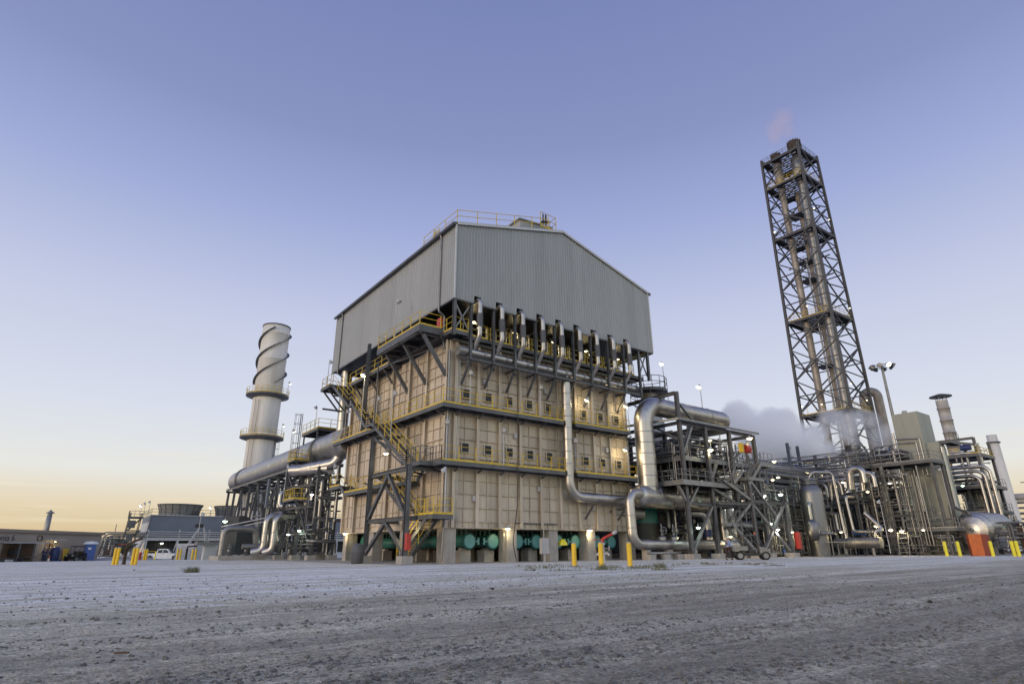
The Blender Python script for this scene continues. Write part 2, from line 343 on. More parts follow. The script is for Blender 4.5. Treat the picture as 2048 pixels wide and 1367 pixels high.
# ================================================================ FURNACE BUILDING
FB = thing('furnace_building', 'huge tan panelled furnace on concrete piers topped by a grey corrugated gabled shed', 'building', (9.9, 9.5, 0))
BW, BL, BZ0, BZ1 = 19.72, 19.0, 2.42, 16.6
c = M(); c.box((0, 0, BZ0), (BW, BL, BZ1))
FX = [.10] + [.45 + 2.09 * k for k in range(10)]; LY = [.12, 3.25, 6.3, 9.55, 12.8, 16.2, 18.88]
HZ = [2.86, 3.83, 4.82, 5.8, 7.45, 8.85, 9.75, 10.6, 11.7, 13.1, 13.95, 14.85, 15.8]
def vstiff(x=None, y=None):
    for z0, z1 in ((BZ0, 6.5), (6.98, 10.7), (11.16, BZ1)):
        if y is None: c.ibeam((x, -.15, z0), (x, -.15, z1), .26, .299, up=(0, 1, 0))
        else: c.ibeam((-.15, y, z0), (-.15, y, z1), .28, .299, up=(1, 0, 0))
for x in FX[1:]: vstiff(x=x)
for y in LY: vstiff(y=y)
for x in (.02, BW - .02): c.box((x - .09, -.10, BZ0), (x + .09, .05, BZ1))
for z in HZ:
    for a, b in zip(FX[1:-1], FX[2:]): c.box((a + .13, -.13, z - .03), (b - .13, .0, z + .03))
    for a, b in zip(LY[:-1], LY[1:]): c.box((-.13, a + .14, z - .03), (.0, b - .14, z + .03))
for z0, z1 in ((2.9, 6.4), (7.0, 10.6), (11.2, 16.4)):
    for a in FX[1:-1]: c.box((a + 1.01, -.08, z0), (a + 1.07, 0, z1))
    for a, b in zip(LY[:-1], LY[1:]):
        for t in (1 / 3, 2 / 3): y = a + (b - a) * t; c.box((-.08, y - .03, z0), (0, y + .03, z1))
for k in range(34): x = .3 + .58 * k; c.box((x - .03, -.07, BZ0 + .03), (x + .03, 0, 2.8))       # short bottom gussets
c.box((-.14, -.14, BZ0 - .05), (BW + .14, BL + .1, BZ0 - .004))
mk('casing', c, 'casing', FB)
for z in (12.4, 8.2):
    for x in [1.47 + 2.1 * k for k in range(9)]:
        m = M()
        for a, b in (((x - .38, z - .4), (x + .38, z - .33)), ((x - .38, z + .33), (x + .38, z + .4)), ((x - .38, z - .33), (x - .31, z + .33)), ((x + .31, z - .33), (x + .38, z + .33))):
            m.box((a[0], -.17, a[1]), (b[0], .0, b[1]))
        fr = mk('burner_port', m, 'casing', FB)
        m = M(); m.box((x - .3, -.13, z - .32), (x + .3, -.085, z + .32))
        for k in range(5): m.box((x - .26 + .11 * k, -.145, z - .28), (x - .2 + .11 * k, -.131, z + .28))
        mk('shutter', m, 'dark', fr)
# --- concrete piers
def pier(x0, y0, x1, y1, top=2.36):
    m = M(); m.box((x0, y0, 0), (x1, y1, top)); m.box((x0 - .012, y0 - .012, .72), (x1 + .012, y1 + .012, .76)); return mk('concrete_pier', m, 'concrete', FB)
for y in (0, 5.9, 12, 17.6):
    for x in (.0, 5.5, 9.7, 13.95, 18.9): pier(x, y, x + .92, y + 1.1)
# --- shed on top
SX0, SX1, SY0, SY1, SZ0, SZE, SZR = -.73, 22.65, -1.59, 24.21, 19.5, 26.14, 29.35
XR = (SX0 + SX1) / 2
def zroof(x): return SZE + (SZR - SZE) * (1 - abs(x - XR) / (XR - SX0))
DC = [1.4 + 2.16 * k for k in range(9)]
notch = [(x - .34, x + .34) for x in DC]
def ribs(a, b, pitch=.3, d=.055):
    out = []; n = int((b - a) / pitch)
    for i in range(n):
        o = a + i * (b - a) / n; p = (b - a) / n
        out += [(o, 0), (o + p * .55, 0), (o + p * .68, d), (o + p * .9, d)]
    return out + [(b, 0)]
def clad_x(y, sgn, notches):
    m = M(); pts = ribs(SX0, SX1); vs = []; fs = []
    xs = sorted(set([round(p[0], 4) for p in pts] + [round(v, 4) for n_ in notches for v in n_]))
    def off(x): return float(np.interp(x, [p[0] for p in pts], [p[1] for p in pts]))
    for a, b in zip(xs[:-1], xs[1:]):
        z0 = SZ0 + (.62 if any(n0 - 1e-3 <= (a + b) / 2 <= n1 + 1e-3 for n0, n1 in notches) else 0); mid = [a, b]
        if a < XR < b: mid = [a, XR, b]
        for p, q in zip(mid[:-1], mid[1:]):
            k = len(vs); vs += [(p, y + sgn * off(p), z0), (q, y + sgn * off(q), z0), (q, y + sgn * off(q), zroof(q)), (p, y + sgn * off(p), zroof(p))]; fs.append((k, k + 1, k + 2, k + 3))
    m.add(vs, fs)
    k = len(m.v)
    return m
mk('gable_wall', clad_x(SY0, -1, notch), 'clad', FB)
mk('gable_wall', clad_x(SY1, 1, []), 'clad', FB)
for x, sgn in ((SX0, -1), (SX1, 1)):
    m = M(); pts = ribs(SY0, SY1); vs = []; fs = []
    for y, d in pts: vs += [(x + sgn * d, y, SZ0), (x + sgn * d, y, SZE)]
    m.add(vs, [(2 * i, 2 * i + 2, 2 * i + 3, 2 * i + 1) for i in range(len(pts) - 1)]); mk('side_wall', m, 'clad', FB)
m = M()
for x0, x1 in ((SX0 - .25, XR), (XR, SX1 + .25)):
    z0, z1 = (SZE - .07, SZR) if x0 < XR - 1 else (SZR, SZE - .07)
    m.add([(x0, SY0 - .14, z0), (x1, SY0 - .14, z1), (x1, SY1 + .14, z1), (x0, SY1 + .14, z0), (x0, SY0 - .14, z0 + .1), (x1, SY0 - .14, z1 + .1), (x1, SY1 + .14, z1 + .1), (x0, SY1 + .14, z0 + .1)],
          [(3, 2, 1, 0), (4, 5, 6, 7), (0, 1, 5, 4), (1, 2, 6, 5), (2, 3, 7, 6), (3, 0, 4, 7)])
roof = mk('roof', m, 'clad', FB)
for x in (SX0 - .3, SX1 + .3):
    mk('gutter', M().bar((x, SY0 - .15, SZE - .12), (x, SY1 + .15, SZE - .12), .22, .2), 'steel', FB)
for a, b in ((SX0, XR), (SX1, XR)): mk('gable_trim', M().bar((a, SY0 - .17, zroof(a) - .07), (b, SY0 - .17, zroof(b) - .07), .05, .22), 'trim_pale', FB)
for x, y in ((SX0 - .03, SY0 - .03), (SX1 + .03, SY0 - .03), (SX0 - .03, SY1 + .03)): mk('corner_trim', M().box((x - .06, y - .06, SZ0 - .02), (x + .06, y + .06, SZE - .1)), 'trim_pale', FB)
for x in (SX0, SX1):
    mk('bottom_flashing', M().bar((x, SY0, SZ0 - .05), (x, SY1, SZ0 - .05), .16, .12), 'steel', FB)
for a, b in zip([SX0] + [n_[1] for n_ in notch], [n_[0] for n_ in notch] + [SX1]): mk('bottom_flashing', M().bar((a, SY0 + .06, SZ0 - .05), (b, SY0 + .06, SZ0 - .05), .14, .1), 'steel', FB)
for y, zz in ((.55, 15.9), (22.2, 17.6)):
    mk('downpipe', M().tube([(SX0 - .3, y, SZE - .1), (SX0 - .16, y, SZE - .5), (SX0 - .16, y, 19.0), (-.35, y, 18.7), (-.35, y, zz + .6), (-.2, y, zz)], .09, 8, bend=.25), 'steel_lt', FB)
mk('downpipe', M().tube([(-.2, -.22, 15.7), (-.2, -.22, 2.7), (-.3, -.3, 2.3), (-.3, -.15, .15)], .085, 8, bend=.3), 'steel_lt', FB)
for k in range(3): mk('conduit', M().tube([(.55 + .11 * k, -.28, 15.2), (.55 + .11 * k, -.28, 3.3), (.72 + .11 * k, -.28, 2.75), (.72 + .11 * k, -.28, 2.4)], .03, 6, bend=.1), 'alu', FB)
for x, z0, z1 in ((10.55, 2.5, 14.4), (19.45, 2.6, 15.2), (5.0, 7.0, 10.4), (13.2, 11.2, 14.0)): mk('conduit', M().tube([(x, -.34, z0), (x, -.34, z1)], .03, 6), 'alu_dull', FB)
for x, z in ((2.2, 4.3), (8.5, 5.3), (14.6, 4.0), (6.1, 9.4), (16.6, 9.2), (3.0, 13.4), (9.4, 13.6), (12.7, 8.4)): mk('junction_box', M().box((x, -.24, z), (x + .28, -.001, z + .4)), 'grey_ctrl', FB)
# roof platform, hatch and railings
rr = [(SX0 + .1, 4.2, zroof(SX0) + .1), (SX0 + .1, SY0 + .1, zroof(SX0) + .1), (9.3, SY0 + .1, zroof(9.3) + .1)]
rail(rr, roof, 'yellow', h=1.25, toe=False, step=1.9, r=.03)
m = M(); m.box((6.4, -.9, 28.0), (10.1, 1.7, 29.6)); hs = mk('roof_hatch', m, 'clad', roof)
m = M(); m.add([(6.2, -1.05, 29.4), (10.3, -1.05, 29.75), (10.3, 1.9, 29.75), (6.2, 1.9, 29.4), (6.2, -1.05, 29.52), (10.3, -1.05, 29.87), (10.3, 1.9, 29.87), (6.2, 1.9, 29.52)], [(3, 2, 1, 0), (4, 5, 6, 7), (0, 1, 5, 4), (1, 2, 6, 5), (2, 3, 7, 6), (3, 0, 4, 7)]); mk('hatch_cap', m, 'clad', roof)
rail([(8.4, -1.45, 29.2), (10.3, -1.45, 29.2), (10.3, 1.2, 29.2)], roof, 'yellow', h=1.5, toe=True, step=1.0, r=.03)
m = M(); m.bar((9.2, -.9, 29.9), (9.2, -.9, 31.0), .1); m.bar((9.7, -.7, 29.9), (9.7, -.7, 31.2), .12); m.bar((9.0, -.8, 30.1), (10.1, -.6, 30.6), .22); mk('davit', m, 'black', roof)
m = M(); m.cbox((-.5, 2.2, 26.95), (.05, 1.2, .8)); mk('roof_panel', m, 'grey_lt', roof)
# --- hanger posts, burner floor and its walkways
for x in [.95 + 2.19 * k for k in range(10)]: mk('hanger_post', M().ibeam((x, -1.4, 14.75), (x, -1.4, 19.6), .2, .22, up=(0, 1, 0)), 'steel', FB)
for x in (-.62, 21.95): mk('hanger_post', M().ibeam((x, -1.45, 16.5), (x, -1.45, 19.6), .24, .24, up=(0, 1, 0)), 'steel', FB)
for a, b in (((-.5, -1.3, 17), (.85, -1.3, 19.3)), ((-.5, -1.3, 19.3), (.85, -1.3, 17)), ((20.8, -1.3, 17), (21.9, -1.3, 19.3)), ((20.8, -1.3, 19.3), (21.9, -1.3, 17))): mk('cross_brace', M().bar(a, b, .1), 'steel_lt', FB)
mk('support_beam', M().ibeam((.75, -1.4, 14.9), (20.9, -1.4, 14.9), .22, .3), 'steel', FB)
mk('support_beam', M().ibeam((.0, -.35, 16.55), (21.2, -.35, 16.55), .25, .2), 'steel_lt', FB)
for x in [.95 + 2.19 * k for k in range(9)]:
    mk('bracket', M().bar((x, -1.35, 14.72), (x, -.12, 14.72), .14, .16), 'steel', FB)
    mk('bracket', M().bar((x, -1.32, 14.66), (x, -.2, 13.1), .16, .14), 'steel', FB)
    mk('bracket', M().bar((x + .1, -1.25, 14.75), (x + 1.0, -.05, 14.75), .07), 'steel', FB)
fl = mk('burner_floor', M().box((-.6, -.08, 16.75), (21.9, 23.5, 16.95)), 'grating', FB)
mk('ceiling', M().box((-.55, -1.3, 19.75), (22.4, 24.0, 19.85)), 'black', FB)  # black colour deepens the shade under the shed
wk = deck(.85, -.82, 21.9, -.1, 16.99, FB); deck(-.75, -1.35, .84, -.1, 16.99, FB)
for i in range(10):
    x0 = .95 + 2.19 * i - (1.75 if i == 0 else 2.19); x1 = .95 + 2.19 * i
    rail([(max(x0 + .12, .9), -.78, 17.0), (x1 - .12, -.78, 17.0)], wk, step=2.2) if i else None
rail([(-.7, .4, 17.0), (-.7, -1.32, 17.0), (.8, -1.32, 17.0)], wk, step=.8)
# added black wall behind the burner floor keeps the inside dark
mk('shade_wall', M().box((-.2, 4.6, 16.96), (21.5, 4.7, 19.74)), 'black', FB)
mk('shade_screen', M().box((.95, 18.75, .02), (18.85, 18.85, 2.36)), 'dark', FB)  # added dark sheet, makes the space under the furnace read black
# --- walkways round the furnace
def walkway(z, segs, rails):
    o = None
    for s_ in segs:
        d = deck(*s_, z, FB, name='walkway'); o = o or d
    for r_ in rails: rail(r_, o)
    return o
up = walkway(11.15, [(-1.25, -1.25, 10.6, -.14), (11.95, -1.25, 18.9, -.14), (-1.25, -.14, -.14, 20.6), (10.6, -.5, 11.95, -.14)],
             [[(10.6, -.5, 11.15), (10.6, -1.2, 11.15), (-1.2, -1.2, 11.15), (-1.2, 8.6, 11.15)], [(-1.2, 10.3, 11.15), (-1.2, 20.6, 11.15)], [(11.95, -.5, 11.15), (11.95, -1.2, 11.15), (18.85, -1.2, 11.15), (18.85, -.2, 11.15)]])
lo = walkway(6.95, [(-1.25, -1.25, 10.6, -.14), (11.95, -1.25, 19.4, -.14), (-1.25, -.14, -.14, 3.2), (10.6, -.5, 11.95, -.14)],
             [[(10.6, -.5, 6.95), (10.6, -1.2, 6.95), (-1.2, -1.2, 6.95)], [(11.95, -.5, 6.95), (11.95, -1.2, 6.95), (19.35, -1.2, 6.95), (19.35, -.2, 6.95)]])
mk('kick_plate', M().box((-1.32, -1.29, 6.62), (-1.27, 3.1, 6.98)), 'steel', lo)
rail([(-1.2, -1.2, 6.95), (-1.2, 1.2, 6.95)], lo, 'steel', toe=False, step=.8)
for wkz, o in ((11.15, up), (6.95, lo)):
    for x in FX[1:]:
        if not 10.4 < x < 12: mk('bracket', M().bar((x, -1.0, wkz - .34), (x, -.24, wkz - .62), .1, .1), 'steel', o)
    for y in LY: mk('bracket', M().bar((-1.0, y, wkz - .34), (-.24, y, wkz - .62), .1, .1), 'steel', o)
lw = walkway(5.95, [(-1.25, 10.8, -.14, 16.6)], [[(-1.2, 10.8, 5.95), (-1.2, 16.5, 5.95)]])
lw2 = walkway(6.75, [(-1.25, 17.8, -.14, 20.4)], [[(-1.2, 17.8, 6.75), (-1.2, 20.35, 6.75)]])
flight((-.7, 16.5, 5.95), (-.7, 17.8, 6.75), (1, 0, 0), 1.0, lw)
hi = walkway(16.6, [(-1.35, 8.4, -.14, 17.4)], [[(-1.3, 8.5, 16.6), (-1.3, 17.3, 16.6)]])
for y in (9.55, 12.8, 16.2): mk('bracket', M().bar((-1.2, y, 16.3), (-.15, y, 14.9), .14), 'steel', hi)
# --- broad platform on long struts at the left face
pl = deck(-2.9, -.1, -.8, 7.5, 17.3, FB, t=.55, name='maintenance_platform')
rail([(-.85, 7.4, 17.3), (-2.85, 7.4, 17.3), (-2.85, -.05, 17.3), (-1.0, -.05, 17.3)], pl)
m = M(); m.bar((-2.7, -.05, 16.72), (-2.7, 7.4, 16.72), .2, .14); m.bar((-.9, -.05, 16.72), (-.9, 7.4, 16.72), .2, .14); mk('girder', m, 'steel', pl)
for y in (.15, 3.3, 6.5):
    mk('strut', M().bar((-2.4, y, 16.6), (-.14, y + .05, 13.55), .24, .24), 'steel', pl)
    mk('girder', M().bar((-2.8, y + .15, 16.72), (-.2, y + .15, 16.72), .18, .14), 'steel', pl)
mk('stay', M().bar((-2.6, 7.2, 15.6), (-.9, .1, 15.9), .05), 'steel', pl)
m = M(); m.bar((-2.4, 8.1, 10.6), (-2.4, 8.1, 16.2), .09); mk('stay', m, 'steel', pl)
# ================================================================ OUTLET HEADER WITH ITS NINE BRANCHES
HD = thing('collector_pipe', 'long bright metal header pipe under the shed with nine bent branch pipes', 'pipe', (10, -1.0, 15.5))
mk('header', M().tube([(.75, -1.0, 15.5), (20.1, -1.0, 15.5)], .34, 18, band=2.16), 'alu', HD)
mk('end_cap', M().tube([(.05, -1.0, 15.5), (.85, -1.0, 15.5)], .41, 18), 'alu_dull', HD)
mk('end_cap', M().tube([(20.0, -1.0, 15.5), (20.5, -1.0, 15.5)], .36, 18), 'sleeve', HD)
for x in DC:
    b_ = mk('branch_pipe', M().tube([(x, -1.0, 19.78), (x, -2.0, 19.78), (x, -2.0, 16.7), (x, -1.15, 15.72)], .2, 12, bend=.42), 'alu', HD)
    m = M(); m.tube([(x, -2.0, 18.5), (x, -2.0, 17.4)], .255, 12); m.tube([(x - .3, -1.95, 18.2), (x - .05, -1.98, 18.2)], .06, 6); mk('sleeve', m, 'sleeve', b_)
for i, x in enumerate(DC[:-1]): mk('header_collar', M().tube([(x + .98, -1.0, 15.5), (x + 1.18, -1.0, 15.5)], .385, 16), 'alu_dull', HD)
TD = thing('transfer_duct', 'bright insulated duct dropping from the header pipe and turning right along the furnace front', 'duct', (11.25, -.9, 5))
mk('riser', M().tube([(11.25, -.95, 15.5), (11.25, -.95, 14.6)], .3, 16), 'alu', TD)
mk('duct', M().tube([(11.25, -.95, 14.66), (11.25, -.95, 5.0), (19.5, -.95, 4.9)], .42, 20, bend=1.2, band=1.0), 'alu', TD)
for x in (13.6, 17.6): mk('bracket', M().bar((x, -1.2, 4.3), (x, -.2, 3.3), .13), 'steel', TD)
# ================================================================ pipes crowding the burner floor
gold = [('burner_riser', 'vertical burner pipes and valves lit yellow behind the %s branch pipe' % o) for o in ('first', 'second', 'third', 'fourth', 'fifth', 'sixth', 'seventh', 'eighth', 'last')]
rng = random.Random(5)
for i, (nm, lb) in enumerate(gold):
    x0 = 1.4 + 2.16 * i; t = thing(nm, lb, 'pipe', (x0 + .7, .6, 16.96), 'burner pipes under the shed')
    for k in range(4):
        x = x0 + .35 + .42 * k + rng.uniform(-.05, .05); y = .3 + rng.uniform(0, 1.0)
        mk('pipe', M().tube([(x, y, 16.96), (x, y, 18.9 + rng.uniform(-.3, .6)), (x + rng.uniform(-.25, .25), y + .8, 19.3)], rng.choice((.06, .09, .05)), 8, bend=.2), rng.choice(('alu', 'alu', 'alu', 'yellow', 'steel_lt')), t)
    m = M(); m.tube([(x0 + .2, .55, 18.2 + rng.uniform(-.3, .3)), (x0 + 1.9, .55, 18.2)], .07, 8); mk('cross_pipe', m, 'alu_dull', t)
    valve_parts((x0 + .75, .15, 17.1 + rng.uniform(0, .6)), .35, t, (0, -1, 0), 'alu_dull')
m = M(); 
for i, lit in enumerate(('warm',) * 5):
    bulk_lamp((2.9 + 4.4 * i, 1.2, 19.2), 'warm lamp glowing under the shed behind the %s gap between hangers' % ('first', 'third', 'fifth', 'seventh', 'ninth')[i], 'warm', 55, s=.8, group='lamps under the furnace shed')
t = mk('fire_box', M().cbox((-.45, 1.0, 18.15), (.25, .7, .95)), 'red', None, 'red cabinet on the burner floor at the left corner of the shed', 'cabinet')
# ================================================================ STAIR TOWER, left face
ST = thing('stair_tower', 'steel stair tower with yellow handrails climbing the left face of the furnace', 'staircase', (-2, 6, 0))
X0, X1 = -2.35, -1.35; xm = (X0 + X1) / 2
flight((xm, 2.0, 6.9), (xm, 8.7, 11.05), (1, 0, 0), 1.0, ST)
flight((xm, 10.2, 11.1), (xm, 13.6, 13.7), (1, 0, 0), 1.0, ST)
flight((xm, 14.6, 13.75), (xm, 19.2, 16.75), (1, 0, 0), 1.0, ST)
for y0, y1, z in ((8.7, 10.2, 11.12), (13.6, 14.6, 13.78)):
    d = deck(X0, y0, X1, y1, z, ST, t=.2, name='landing'); rail([(X0, y0, z), (X0, y1, z)], d, toe=False)
d = deck(X0 - .3, 19.2, -.6, 21.8, 16.85, ST, name='landing'); rail([(X0 - .2, 19.2, 16.85), (X0 - .2, 21.7, 16.85), (-.7, 21.7, 16.85)], d)
mk('bracket', M().bar((X0, 21.5, 16.5), (-.6, 21.5, 14.6), .14), 'steel', ST); mk('bracket', M().bar((X0, 20.2, 16.5), (-.6, 20.2, 14.6), .14), 'steel', ST); mk('bracket', M().bar((X0 - .2, 20.9, 14.6), (-.5, 20.9, 14.6), .16), 'steel', ST)
d = deck(X0, -.2, -1.27, 2.0, 6.93, ST, name='landing'); rail([(X0, 2.0, 6.93), (X0, -.15, 6.93), (-1.3, -.15, 6.93)], d, 'steel', toe=False, step=.7)
CX = -2.8
for y in (.55, 7.1):
    mk('column', M().ibeam((CX, y, .4), (CX, y, 6.75 if y < 1 else 9.6), .3, .3), 'steel', ST); m = M(); m.box((CX - .42, y - .42, 0), (CX + .42, y + .42, .52)); mk('footing', m, 'concrete', ST)
mk('column', M().ibeam((-1.6, 12.3, 11.2), (-1.6, 12.3, 19.4), .28, .28), 'steel', ST)
for z in (3.0, 6.45):
    mk('beam', M().ibeam((CX, .7, z), (CX, 6.95, z), .26, .3), 'steel', ST)
    for y in (.55, 7.1): mk('beam', M().ibeam((CX + .1, y, z), (-.15, y, z), .22, .26), 'steel', ST)
for z0, z1 in ((.75, 2.85), (3.2, 6.3)):
    for y in (.75, 6.9): mk('brace', M().bar((CX, y, z0), (CX, 3.85, z1), .24, .24), 'steel', ST)
mk('brace', M().bar((CX, 6.9, 9.5), (CX + .5, 2.5, 6.9), .1), 'steel', ST)
mk('beam', M().ibeam((CX, 7.1, 9.5), (-.15, 7.1, 9.9), .22, .26), 'steel', ST); mk('beam', M().ibeam((CX, 7.1, 9.45), (X0, 4.6, 8.4), .16, .22), 'steel', ST)
# lower flights
d = deck(-2.0, -1.7, -.4, 2.2, 3.2, ST, name='landing'); rail([(-2.0, 2.2, 3.2), (-1.0, 2.2, 3.2)], d, toe=False)
rail([(-1.95, .9, 3.2), (-1.95, -1.65, 3.2), (-.45, -1.65, 3.2)], d)
flight((-1.5, 3.4, .05), (-1.5, -.9, 3.1), (1, 0, 0), .95, ST)
flight((-1.45, 2.2, 3.2), (-1.45, 6.6, 5.9), (1, 0, 0), .95, ST)
d = deck(-1.95, 6.6, -.3, 8.4, 5.95, ST, name='landing'); rail([(-.35, 4.3, 5.95), (-.35, 8.3, 5.95), (-1.9, 8.3, 5.95), (-1.9, 6.6, 5.95)], d)
flight((-.75, 3.9, 6.0), (-.75, 2.6, 6.9), (1, 0, 0), .8, ST)
d = deck(-1.15, 3.9, -.25, 6.6, 5.95, ST, name='landing')
# ================================================================ TEAL HEADERS UNDER THE FURNACE
DX = [2.74, 4.89, 7.28, 9.2, 11.5, 13.49, 16.0, 17.85]
nm = ['corner pier, first from the left', 'left of the second pier', 'right of the second pier', 'behind the grey control box', 'right of the third pier', 'behind the first yellow bollard', 'right of the fourth pier', 'nearest the right end']
for i, x in enumerate(DX):
    t = thing('teal_header', 'teal capped drum under the furnace, ' + nm[i], 'pipe', (x, 1.0, .7), 'teal drums under the furnace')
    mk('drum', M().tube([(x, 1.1, 1.5), (x, 17.9, 1.5)], .46, 22), 'teal', t)
    m = M().lathe([(.5, 0), (.58, .02), (.58, .16), (.5, .18)], (x, .98, 1.5), 28, (0, 1, 0))
    for k in range(20): a = 2 * math.pi * k / 20; m.bar((x + .545 * math.cos(a), .93, 1.5 + .545 * math.sin(a)), (x + .545 * math.cos(a), 1.22, 1.5 + .545 * math.sin(a)), .055)
    cap = mk('flange', m, 'teal', t)
    mk('cover', M().lathe([(.47, -.03), (.47, 0)], (x, .98, 1.5), 28, (0, 1, 0), sm=False), 'teal_pale', cap)
    s_ = 1 if i % 2 == 0 else -1
    m = M(); m.bar((x + s_ * .58, 1.02, 1.5), (x + s_ * .78, 1.02, 1.5), .1, .12); m.bar((x + s_ * .82, 1.02, 1.28), (x + s_ * .82, 1.02, 1.72), .12, .05); m.bar((x + s_ * .72, 1.02, 1.7), (x + s_ * .9, 1.02, 1.7), .06); m.bar((x + s_ * .72, 1.02, 1.3), (x + s_ * .9, 1.02, 1.3), .06); mk('hinge', m, 'teal_pale', cap)
    for k in range(26): y = 1.5 + .62 * k; mk('riser_tube', M().tube([(x, y, 1.9), (x, y, 2.4)], .055, 6), 'teal', t)
    m = M(); m.lathe([(.5, 0), (.58, .02), (.58, .16), (.5, .18)], (x, 17.85, 1.5), 24, (0, 1, 0)); mk('flange', m, 'teal', t)
pn = ['beside the corner pier', 'left of the second pier', 'right of the second pier', 'behind the control box', 'right of the third pier', 'behind the first bollard', 'right of the fourth pier', 'at the right end']
for i, x in enumerate(DX):
    for j, y in enumerate((2.0, 8.8, 15.2)):
        m = M(); m.box((x - .45, y - .5, 0), (x + .45, y + .5, .86)); m.box((x - .2, y - .25, .86), (x + .2, y + .25, 1.02)); 
        o = mk('concrete_plinth', m, 'concrete', None, ('front', 'middle', 'rear')[j] + ' concrete plinth under the teal drum ' + pn[i], 'plinth', 'plinths under the teal drums')
mk('side_drum', M().lathe([(.62, 0), (.68, .02), (.68, .2), (.5, .2), (.5, 1.5)], (1.2, 16.9, 1.5), 24, (1, 0, 0)), 'teal', None, 'teal flanged drum end facing left beside the rear left pier', 'pipe')
# ================================================================ LEFT: STACK, FLUE DUCT, PIPES
SKX, SKY, SKR = 3.3, 67.0, 2.3
SK = thing('steel_stack', 'tall pale steel stack with spiral strakes and two ring platforms', 'chimney', (SKX, SKY, -.4))
ztop = 39.4
mk('shell', M().lathe([(SKR, 0), (SKR, 10), (SKR * .995, 10.03), (SKR, 10.06), (SKR, 20), (SKR * .99, 20.04), (SKR, 20.08), (SKR, 26), (SKR * .99, 26.04), (SKR, 26.08), (SKR, 33), (SKR * 1.02, 33.05), (SKR * 1.02, 33.3), (SKR, 33.32), (SKR, ztop - 1.6), (SKR * 1.03, ztop - 1.55), (SKR * 1.03, ztop - 1.4), (SKR, ztop - 1.35), (SKR, ztop), (SKR - .12, ztop), (SKR - .12, ztop - 4)], (SKX, SKY, -.4), 40), 'stack', SK)
mk('rim', M().lathe([(SKR + .02, 0), (SKR + .1, .02), (SKR + .1, .2), (SKR + .02, .22)], (SKX, SKY, ztop - .5), 40), 'steel', SK)
for k in range(3):
    m = M(); vs = []; n = 60
    for i in range(n):
        a = 2 * math.pi * (k / 3 + i / n * .95) + .6; z = 28.3 + 10.2 * i / n
        for r in (SKR - .02, SKR + .42):
            for dz in (-.05, .05): vs.append((SKX + r * math.cos(a), SKY + r * math.sin(a), z + dz))
    fs = []
    for i in range(n - 1):
        o = 4 * i
        for a, b in ((0, 1), (1, 3), (3, 2), (2, 0)): fs.append((o + a, o + b, o + 4 + b, o + 4 + a))
    fs += [(0, 1, 3, 2), (4 * n - 4, 4 * n - 2, 4 * n - 1, 4 * n - 3)]
    mk('strake', m.add(vs, fs), 'steel', SK)
for z in (18.9, 26.2):
    d = mk('ring_platform', M().lathe([(SKR + .02, -.5), (SKR + 1.2, -.12), (SKR + 1.2, .12), (SKR + .02, .12)], (SKX, SKY, z), 36, sm=False), 'steel', SK)
    rail([(SKX + (SKR + 1.15) * math.cos(a), SKY + (SKR + 1.15) * math.sin(a), z + .12) for a in np.linspace(0, 2 * math.pi, 25)[:-1]], d, 'yellow', closed=True, r=.022, step=2.2)
ladder((SKX - 1.95, SKY - 1.55, .2), 25, (-.78, -.62, 0), SK, 'steel_lt', cage=False, wd=.7)
ladder((SKX + 1.9, SKY - 1.5, 5), 14, (.78, -.62, 0), SK, 'steel', cage=True, wd=.6)
pole_lamp((SKX + 2.7, SKY - 2.1, 26.3), 2.4, 'small lit pole lamp on the upper ring platform of the pale stack', 'white', .3, group='pole lamps on the stack', s=1.2)
pole_lamp((SKX + 2.5, SKY - 2.2, 19.0), 2.2, 'small lit pole lamp on the lower ring platform of the pale stack', 'white', .3, group='pole lamps on the stack', s=1.2)
# flue duct
FD = thing('flue_duct', 'very wide round metal duct running back from the furnace to the stack', 'duct', (.6, 45, 9.5))
mk('duct', M().tube([(.5, 19.15, 11.45), (.5, 67.5, 11.45), (3.4, 67.5, 11.45)], 1.58, 36, bend=2.9, band=6.2), 'alu', FD)
for y in (27.8, 61.5): mk('joint_ring', M().lathe([(1.58, -.3), (1.74, -.26), (1.74, .26), (1.58, .3)], (.5, y, 11.45), 36, (0, 1, 0)), 'steel', FD)
ys = [30, 34.5, 39, 43.5, 48, 52.5, 57, 61.5, 65.5]
DS = thing('duct_trestle', 'dark steel trestle carrying the wide flue duct', 'steelwork', (.6, 45, 0))
for y in ys:
    for x in (-.9, 2.2): mk('column', M().ibeam((x * 1.25, y, .3 + ground_z(x, y)), (x, y, 9.7), .3, .3), 'steel', DS); mk('footing', M().cbox((x * 1.25, y, .15 + ground_z(x, y)), (.9, .9, .5)), 'concrete', DS)
    mk('cross_beam', M().ibeam((-1.3, y, 9.72), (2.6, y, 9.72), .25, .3), 'steel', DS)
for i, (a, b) in enumerate(zip(ys[:-1], ys[1:])):
    mk('brace', M().bar((-1.0, a, 1.2 if i % 2 else 9.4), (-1.0, b, 9.4 if i % 2 else 1.2), .18), 'steel', DS)
    if i % 2: mk('brace', M().bar((-1.0, a, 5.2), (-1.0, b, 5.2), .2), 'steel', DS)
for x in (-1.25, 2.55): mk('side_beam', M().ibeam((x, 27, 9.95), (x, 65.8, 9.95), .22, .3), 'steel_lt', DS)
mk('blue_post', M().box((-1.4, 41.6, 6.0), (-1.15, 42.1, 9.6)), 'bluegrey', DS)
